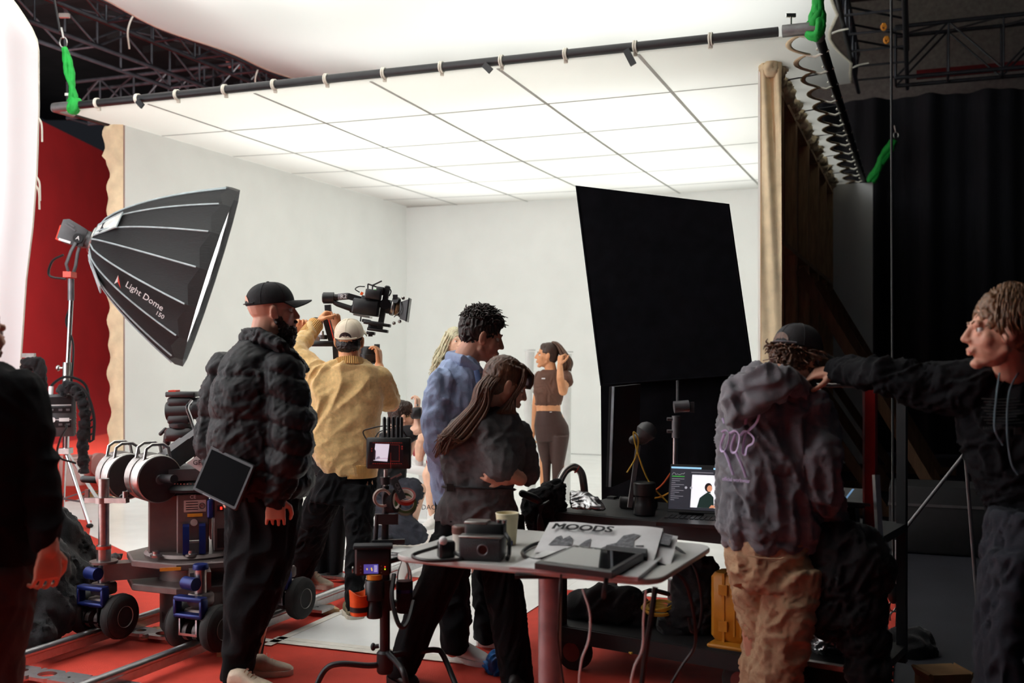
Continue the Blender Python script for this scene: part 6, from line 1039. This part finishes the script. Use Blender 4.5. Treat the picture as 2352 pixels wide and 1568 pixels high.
m = MB().rows([(818, 1030, 1092, Y, .075), (832, 1018, 1102, Y, .10), (855, 1000, 1108, Y, .14), (885, 985, 1110, Y, .17), (940, 976, 1110, Y, .19), (1000, 978, 1108, Y, .19), (1060, 984, 1106, Y, .18), (1110, 992, 1104, Y, .17), (1156, 998, 1102, Y, .165)]); m.chain([(P(1015, 880, 5.26), .075), (P(1000, 960, 5.22), .072), (P(1005, 1030, 5.2), .066), (P(1055, 1075, 5.15), .05)]); p.wear('shirt', m, BS, .008, 4, lambda co: folds(.008, .17, 101, (1, 1, .5))(co)+folds(.0025, .06, 102)(co))
m = MB().tube([P(x, y, Yd) for x, y, Yd in ((1030, 822, 5.36), (1062, 828, 5.28), (1090, 846, 5.3), (1098, 852, 5.4), (1090, 838, 5.5), (1050, 815, 5.48))], .022, 8, closed=True, flat=(1.7, (0, 0, 1))); p.wear('shirt_collar', m, BS, .006, 2)
MB().tube([P(1094, 850, 5.24), P(1100, 880, 5.22), P(1106, 930, 5.22), P(1106, 1000, 5.22)], .014, 6, flat=(.3, (0, 1, 0))).build('button_placket', mat('shirt_placket', (70, 88, 130), .8), p.root)
m = MB().rows([(1140, 1000, 1110, Y, .15), (1190, 1004, 1120, Y, .15)]); m.rows([(1180, 1000, 1070, 5.3, .12), (1300, 1004, 1078, 5.22, .11), (1390, 1010, 1076, 5.18, .105), (1425, 1012, 1082, 5.18, .11), (1460, 1014, 1074, 5.16, .10), (1492, 1018, 1074, 5.15, .095)]).rows([(1180, 1050, 1120, 5.5, .12), (1300, 1086, 1140, 5.5, .11), (1400, 1088, 1146, 5.5, .11), (1468, 1090, 1146, 5.5, .10)]); p.wear('trousers', m, PANT, .01, 4, folds(.010, .11, 103))
shoe(p, G(1028, 1508), G(1124, 1530), WSN, WSN, WSN, h=.10); shoe(p, G(1098, 1480), G(1178, 1486), WSN, WSN, WSN, h=.10)
# ---------- long haired woman ----------
p = Person('woman with long brown hair in charcoal t-shirt with crossed arms', P(1070, 1560, 4.87), SKIN1); p.hairm = hair('chestnut', (84, 50, 30)); Y = 4.85
p.head(P(1160, 886, Y), 74, -20, 0, .97, neck=P(1118, 962, Y), nr=.054); p.limb([(P(1110, 990, Y), .10), (P(1100, 1140, Y), .11)]).limb([(P(1115, 985, 4.76), .035), (P(1150, 1075, 4.68), .042), (P(1195, 1100, 4.75), .032), (P(1180, 1085, 4.95), .028)]).limb([(P(1180, 990, 4.98), .045), (P(1205, 1090, 4.95), .038), (P(1160, 1100, 4.72), .03)])
p.limb([(P(1050, 1200, 4.8), .06), (P(985, 1370, 4.8), .055), (P(930, 1530, 4.85), .04)]).limb([(P(1145, 1200, 4.9), .06), (P(1170, 1400, 4.85), .055), (P(1188, 1570, 4.8), .04)])
p.hand(P(1160, 1100, 4.70), A(-.8, -.2, .3), A(.2, 1, 0), 50, .92); p.hand(P(1182, 1085, 4.96), A(-.4, .6, .3), A(1, 0, 0), 40, .92); p.finish(.005)
TE = mat('charcoal_tee', (82, 80, 82), .85, var=.08, vs=50, bump=.25, bs=200)
m = MB().rows([(935, 1095, 1172, Y, .07), (950, 1065, 1190, Y, .11), (970, 1036, 1199, Y, .14), (1000, 1020, 1206, Y, .16), (1050, 1013, 1206, Y, .16), (1085, 1018, 1196, Y, .15), (1112, 1026, 1178, Y, .14), (1132, 1024, 1176, Y, .14), (1160, 1008, 1184, Y, .15), (1196, 1000, 1200, Y, .155)]); m.chain([(P(1110, 985, 4.74), .075), (P(1150, 1068, 4.69), .072)]).chain([(P(1188, 1000, 4.93), .07), (P(1206, 1080, 4.93), .072)]); p.wear('t_shirt', m, TE, .008, 4, lambda co: folds(.008, .16, 111, (1, 1, .6))(co)+folds(.0025, .06, 112)(co))
MB().tube([P(1100+77*math.cos(t), 1121+3*math.cos(t), Y+.148*math.sin(t)) for t in np.linspace(0, 6.28, 40, endpoint=False)], .020, 6, closed=True, flat=(.35, (0, 0, 1))).build('belt', BLKFAB, p.root); MB().box(P(1034, 1119, 4.73), (.03, .012, .034)).build('belt_buckle', BLKPLA, p.root)
m = MB().rows([(1185, 1004, 1202, Y, .145), (1240, 1000, 1205, Y, .145)]); m.rows([(1230, 992, 1110, 4.8, .13), (1317, 970, 1060, 4.8, .12), (1381, 942, 1030, 4.82, .115), (1441, 920, 1000, 4.84, .11), (1496, 903, 975, 4.86, .10), (1545, 892, 952, 4.88, .095)]).rows([(1230, 1090, 1203, 4.88, .13), (1326, 1110, 1195, 4.86, .125), (1411, 1125, 1208, 4.84, .12), (1496, 1142, 1216, 4.82, .115), (1590, 1158, 1226, 4.8, .10)]); p.wear('trousers', m, PANT, .01, 4, folds(.009, .12, 113, (1, 1, .4)))
BOOT = mat('black_boot', (24, 22, 22), .5); shoe(p, G(900, 1566), G(952, 1580), BOOT, BOOT); shoe(p, G(1170, 1600), G(1090, 1640)*0+G(1225, 1604), BOOT, BOOT)
hairshell(p, p.hairm, .52, -.05, .002, .03, 11, .010); r = np.random.default_rng(12); g = []; f = p.h
for k in range(420):
    s_ = r.uniform(-1, 1); top = r.uniform(0, 1); e = r.uniform(-1, 1); x0, y0 = 1150-40*top+r.normal()*4, 826+30*top*abs(r.normal())
    Yk = Y+s_*.085-.03; en = r.uniform(990, 1045)
    g.append((smoothpts([f(s_*.075, .03-.06*top, .115-.02*abs(s_)), P(1132-24*top+10*e, 880, Yk-.02), P(1102+22*e, 930, Yk-.045), P(1068+32*e, 975, Yk-.07), P(1040+26*e, 1005+8*e, Yk-.09), P(1022+20*e+r.normal()*4, en-10*e, Yk-.09)], 4), [.0065]*15+[.006, .005, .004, .003, .002, .0015]))
for k in range(120):
    s_ = r.uniform(.4, 1); g.append((smoothpts([f(s_*.08, .04, .10), f(s_*.086, .045+.02*r.uniform(), .04), f(s_*.082, .03+.02*r.uniform(), -.03), P(1165+10*r.normal(), 950, 4.75)], 4), .005))
for k in range(70): s_ = r.uniform(-.9, .9); g.append(([f(s_*.06, .06, .11), f(s_*.066, .098, .085), f(s_*.066, .108, .05), f(s_*.064, .104, .022)], [.006, .006, .005, .003]))
strands('long_hair', p, p.hairm, g)
# ---------- man in the grey hoodie ----------
p = Person('man in faded grey hoodie, cap and khaki trousers seen from behind at the cart', P(1770, 1655, 4.3), SKIN1); p.hairm = hair('brown2', (92, 60, 40)); Y = 4.3
p.head(P(1832, 822, Y), 55, -16, 0, 1.04, neck=P(1778, 890, Y), nr=.062); p.limb([(P(1770, 920, Y), .12), (P(1770, 1200, Y), .13)]).limb([(P(1690, 930, 4.4), .05), (P(1690, 1060, 4.55), .045), (P(1750, 1120, 4.7), .03)]).limb([(P(1860, 950, 4.25), .05), (P(1885, 1090, 4.2), .045), (P(1915, 1215, 4.35), .03)])
p.limb([(P(1740, 1250, 4.35), .06), (P(1735, 1450, 4.38), .055), (P(1745, 1640, 4.38), .04)]).limb([(P(1810, 1250, 4.25), .06), (P(1800, 1450, 4.25), .055), (P(1785, 1650, 4.22), .04)]); p.hand(P(1915, 1215, 4.35), A(.2, .5, -.8), A(-1, 0, 0), 40); p.hand(P(1750, 1120, 4.7), A(.3, 1, 0), A(0, 0, -1), 30, thumb=-1); p.finish(.005)
HD = mat('washed_grey_fleece', (112, 110, 116), .95, var=.16, vs=9, bump=.35, bs=260, sheen=.3)
m = MB().rows([(858, 1725, 1832, Y, .11), (880, 1690, 1848, Y, .15), (905, 1668, 1862, Y, .18), (940, 1658, 1872, Y, .19), (1000, 1653, 1880, Y, .20), (1060, 1654, 1882, Y, .20), (1120, 1653, 1880, Y, .20), (1180, 1652, 1880, Y, .19), (1212, 1654, 1880, Y, .185), (1230, 1664, 1876, Y, .17), (1252, 1666, 1874, Y, .165)]); m.chain([(P(1855, 945, 4.24), .10), (P(1880, 1060, 4.17), .095), (P(1885, 1130, 4.18), .085), (P(1910, 1205, 4.33), .06)])
hf = folds(.016, .18, 121, (1, 1, .55)); p.wear('hoodie', m, HD, .009, 4, lambda co: hf(co)+folds(.005, .06, 122)(co))
m = MB().tube([P(1690, 905, 4.22), P(1712, 880, 4.12), P(1760, 862, 4.07), P(1810, 870, 4.09), P(1845, 900, 4.2), P(1850, 880, 4.35), P(1800, 850, 4.42), P(1740, 850, 4.42), P(1695, 880, 4.36)], .032, 10, closed=True, flat=(1.5, (0, 0, 1))); m.chain([(P(1684, 920, 4.2), .05), (P(1704, 938, 4.13), .05), (P(1750, 910, 4.08), .045), (P(1800, 892, 4.08), .04)]).chain([(P(1690, 950, 4.13), .05), (P(1690, 900, 4.15), .05)]); p.wear('hood', m, HD, .008, 3, folds(.014, .09, 124))
PR = mat('lilac_print', (190, 168, 204), .8, var=.1)
def prt(pts, w=.007): MB().tube(smoothpts([P(x, y, yy) for x, y, yy in pts], 5), w, 6, flat=(.4, (0, 1, 0))).build('back_print', PR, p.root)
def pz(x): t = (x-1767)/114; return Y-.205*math.sqrt(max(.02, 1-t*t))-.012
for seq in ([(1660, 960), (1664, 972)], [(1686, 968), (1690, 980)], [(1712, 975), (1716, 958), (1734, 946), (1744, 950), (1736, 972), (1720, 988)], [(1658, 992), (1668, 988), (1676, 1000), (1668, 1030), (1658, 1036), (1656, 1020), (1664, 996)], [(1676, 995), (1690, 990), (1698, 1004), (1692, 1034), (1682, 1038), (1680, 1022), (1690, 996)], [(1700, 1000), (1712, 990), (1730, 1004), (1728, 1018), (1716, 1026), (1712, 1044), (1706, 1036), (1712, 1000), (1722, 985)], [(1664, 1036), (1674, 1060), (1684, 1090)], [(1690, 1038), (1704, 1068), (1714, 1096)]):
    prt([(x, y, pz(x)) for x, y in seq], .0055 if len(seq) > 2 else .005)
text('official workwear', .022, P(1690, 1102, pz(1690)-.01), nrm(P(1726, 1106, pz(1726))-P(1656, 1100, pz(1656))), Z, PR, p.root)
KH = mat('khaki_cotton', (182, 152, 120), .88, var=.06, vs=25, bump=.25, bs=160)
m = MB().rows([(1232, 1666, 1874, Y, .16), (1290, 1674, 1878, Y, .17), (1340, 1684, 1877, Y, .17)]); m.rows([(1300, 1676, 1790, 4.38, .14), (1342, 1684, 1784, 4.38, .13), (1429, 1702, 1770, 4.4, .12), (1470, 1716, 1776, 4.4, .115), (1520, 1706, 1772, 4.4, .115), (1570, 1703, 1770, 4.4, .11), (1640, 1712, 1770, 4.38, .10)]).rows([(1300, 1760, 1880, 4.24, .14), (1342, 1758, 1877, 4.24, .135), (1419, 1750, 1866, 4.22, .13), (1470, 1744, 1856, 4.22, .125), (1520, 1738, 1846, 4.22, .12), (1570, 1730, 1833, 4.22, .115), (1648, 1738, 1815, 4.22, .10)]); p.wear('trousers', m, KH, .009, 4, lambda co: folds(.011, .17, 131, (1, 1, .9))(co)+folds(.004, .05, 132)(co))
MB().tube([P(1716, 1275, 4.10), P(1745, 1281, 4.075), P(1790, 1284, 4.06), P(1800, 1281, 4.06)], .003, 5).build('pocket_seam', KH, p.root)
shoe(p, G(1735, 1660), G(1775, 1652), BOOT, BOOT); shoe(p, G(1790, 1690), G(1830, 1680), BOOT, BOOT)
p.cap(mat('washed_black_cap', (50, 50, 52), .9, var=.2, vs=20, bump=.25, bs=160), tilt=6, hole=p.hairm, strap=mat('grey_strap', (138, 140, 148), .6), lift=.004); hairshell(p, p.hairm, .1, -.07, .010, .03, 13, .016, curl=(150, .05, -.75, -.2), cap=True)
m = MB(p.h); m.ell((0, .05, -.10), (.048, .05, .04)); m.caps((.06, .01, -.04), (.03, .06, -.105), .016, .022); p.wear('beard', m, p.hairm, .005, 2, folds(.005, .02, 6))
# ---------- man reaching in from the right ----------
p = Person('man with wavy brown hair in black hoodie stretching out an arm', P(2360, 1825, 3.62), SKIN1); p.hairm = hair('lightbrown', (112, 78, 50)); Y = 3.62
p.head(P(2296, 764, 3.56), -84, 2, 2, 1.02, neck=P(2335, 880, 3.76), nr=.060); p.limb([(P(2340, 910, 3.8), .11), (P(2370, 1120, 3.76), .09)]).limb([(P(2228, 884, 3.77), .055), (P(2060, 868, 3.92), .043), (P(1925, 852, 4.16), .030)]).limb([(P(2450, 890, 3.8), .055), (P(2460, 1040, 3.8), .045), (P(2412, 1160, 3.62), .03)])
p.limb([(P(2350, 1195, 3.68), .05), (P(2305, 1480, 3.6), .055), (P(2310, 1800, 3.6), .04)]).limb([(P(2415, 1195, 3.7), .05), (P(2430, 1480, 3.7), .055), (P(2425, 1780, 3.72), .04)]); p.hand(P(1923, 852, 4.16), A(-.85, .45, -.1), A(.2, .4, -1), 30, .98); p.hand(P(2412, 1168, 3.63), A(-.35, .1, -.9), A(1, .2, 0), 25); p.finish(.005)
m = MB().rows([(858, 2272, 2400, 3.79, .09), (870, 2236, 2432, 3.79, .13), (890, 2212, 2458, 3.78, .16), (930, 2205, 2468, 3.78, .17), (970, 2208, 2466, 3.78, .17), (1040, 2222, 2462, 3.78, .17), (1110, 2252, 2458, 3.78, .16), (1160, 2274, 2452, 3.78, .15), (1186, 2286, 2448, 3.78, .145)]); m.chain([(P(2236, 890, 3.76), .10), (P(2130, 888, 3.84), .085), (P(2030, 862, 3.9), .066), (P(1955, 850, 4.08), .055), (P(1928, 850, 4.14), .048)]).chain([(P(2448, 890, 3.78), .10), (P(2460, 1040, 3.8), .075), (P(2415, 1145, 3.64), .05)])
HB = mat('black_fleece', (14, 14, 18), .95, var=.12, vs=12, bump=.3, bs=260, spec=.2); p.wear('hoodie', m, HB, .009, 4, lambda co: folds(.012, .14, 141)(co)+folds(.004, .05, 142)(co))
for pts in ([(2296, 856, 3.60), (2290, 900, 3.575), (2284, 980, 3.575), (2303, 1022, 3.585)], [(2340, 854, 3.60), (2318, 900, 3.575), (2313, 985, 3.575), (2322, 1060, 3.585), (2338, 1090, 3.595)]): cable('drawstring', [P(*q) for q in pts], .0032, mat('cord_teal', (86, 104, 112), .8), p.root)
DP = mat('dim_print', (62, 62, 60), .9)
for k in range(9): MB().tube([P(2254+6*(k % 3), 915+k*7, 3.605), P(2290+20*(k % 2), 917+k*7, 3.595), P(2335+8*(k % 3), 914+k*7, 3.595)], .0016, 5).build('chest_print', DP, p.root)
text('EAST TO NORTH', .014, P(2295, 983, 3.59), X, Z, DP, p.root); MB().box(P(2338, 990, 3.595), (.025, .002, .022)).build('chest_print', DP, p.root)
NV = mat('navy_trousers', (24, 26, 36), .92, var=.12, vs=20, bump=.25, bs=140); m = MB().rows([(1172, 2284, 2450, 3.66, .14), (1230, 2272, 2456, 3.66, .15), (1280, 2268, 2456, 3.66, .15)]); m.rows([(1260, 2268, 2370, 3.62, .13), (1352, 2264, 2352, 3.6, .12), (1420, 2256, 2340, 3.6, .115), (1520, 2252, 2335, 3.6, .11), (1780, 2270, 2340, 3.6, .09)]).rows([(1260, 2360, 2456, 3.7, .13), (1400, 2375, 2455, 3.7, .115), (1780, 2390, 2450, 3.72, .09)]); p.wear('trousers', m, NV, .01, 4, folds(.010, .12, 143))
shoe(p, G(2330, 1830), G(2230, 1850), BOOT, BOOT); shoe(p, G(2440, 1800), G(2340, 1810), BOOT, BOOT)
hairshell(p, p.hairm, .26, -.045, .005, .035, 15, .014); r = np.random.default_rng(16); g = []; f = p.h
for k in range(760):
    th = r.uniform(.95, 2.9)*r.choice([-1, 1]); ph = r.uniform(.05, 1.45); q = A(math.cos(ph)*math.sin(th)*.086, -.02+math.cos(ph)*math.cos(th)*.104, .048+math.sin(ph)*.105); sd_ = math.copysign(1, q[0]); L = r.uniform(.06, .12); o = nrm(q-A(0, -.02, .03))
    g.append((smoothpts([f(q-o*.01), f(q+o*.012+A(sd_*.008, -.006, .002)), f(q+o*.018+A(sd_*.02, .0, -L*.5)), f(q+o*.012+A(sd_*.012+r.normal()*.006, -.022, -L*.85))], 4), [.0034]*8+[.003, .0026, .002, .0016, .001]))
strands('curl', p, p.hairm, g)
MB().ell(f(0, .0945, -.0655), A(.019, .006, .011), f.R).build('lips', mat('lips', (176, 96, 86), .5), p.root)
# ---------- man in black at the left edge ----------
p = Person('man all in black standing half out of frame at the left edge', P(-40, 1800, 3.7), SKIN1); p.hairm = hair('darkbrown4', (40, 30, 26)); Y = 3.7
p.head(P(-58, 768, Y), 22, 0, 0, 1.05, neck=P(-58, 862, Y), nr=.064); p.limb([(P(-50, 900, Y), .12), (P(-45, 1200, Y), .12)]).limb([(P(65, 905, Y), .05), (P(98, 1080, 3.68), .043), (P(112, 1262, 3.62), .031)]).limb([(P(-180, 905, Y), .05), (P(-200, 1080, Y), .043), (P(-190, 1260, Y), .03)]).limb([(P(0, 1300, Y), .06), (P(-5, 1540, Y), .055), (P(-10, 1780, Y), .04)]).limb([(P(-90, 1300, Y), .06), (P(-95, 1540, Y), .055), (P(-95, 1780, Y), .04)])
p.hand(P(113, 1260, 3.62), A(-.06, .0, -1), A(-.75, .65, 0), 30, 1.1, thumb=1); p.hand(P(-190, 1260, Y), A(0, 0, -1), A(1, 0, 0), 38); p.finish(.005, eyes=True); hairshell(p, p.hairm, .3, -.05, .003, .02, 17, .004)
m = MB().rows([(832, -100, -8, Y, .09), (846, -125, 18, Y, .12), (866, -165, 52, Y, .14), (900, -180, 78, Y, .16), (1000, -175, 90, Y, .17), (1100, -165, 88, Y, .17), (1200, -155, 84, Y, .17), (1295, -145, 78, Y, .165)]); m.chain([(P(48, 905, Y), .085), (P(92, 1060, 3.68), .064), (P(108, 1240, 3.63), .052)]).chain([(P(-150, 905, Y), .085), (P(-195, 1060, Y), .064), (P(-190, 1240, Y), .05)]); p.wear('sweatshirt', m, HB, .01, 4, folds(.008, .16, 151))
DB = mat('dark_brown_trousers', (44, 34, 32), .9, var=.1, bump=.2, bs=120); m = MB().rows([(1285, -140, 78, Y, .155), (1360, -138, 72, Y, .16)]); m.rows([(1340, -50, 70, Y, .14), (1400, -52, 64, Y, .14), (1500, -52, 42, Y, .13), (1600, -50, 30, Y, .12), (1780, -45, 20, Y, .10)]).rows([(1340, -138, -30, Y, .14), (1780, -130, -65, Y, .10)]); p.wear('trousers', m, DB, .011, 4, folds(.008, .14, 152)); shoe(p, G(-10, 1830), G(15, 1770), BOOT, BOOT); shoe(p, G(-100, 1830), G(-90, 1770), BOOT, BOOT)
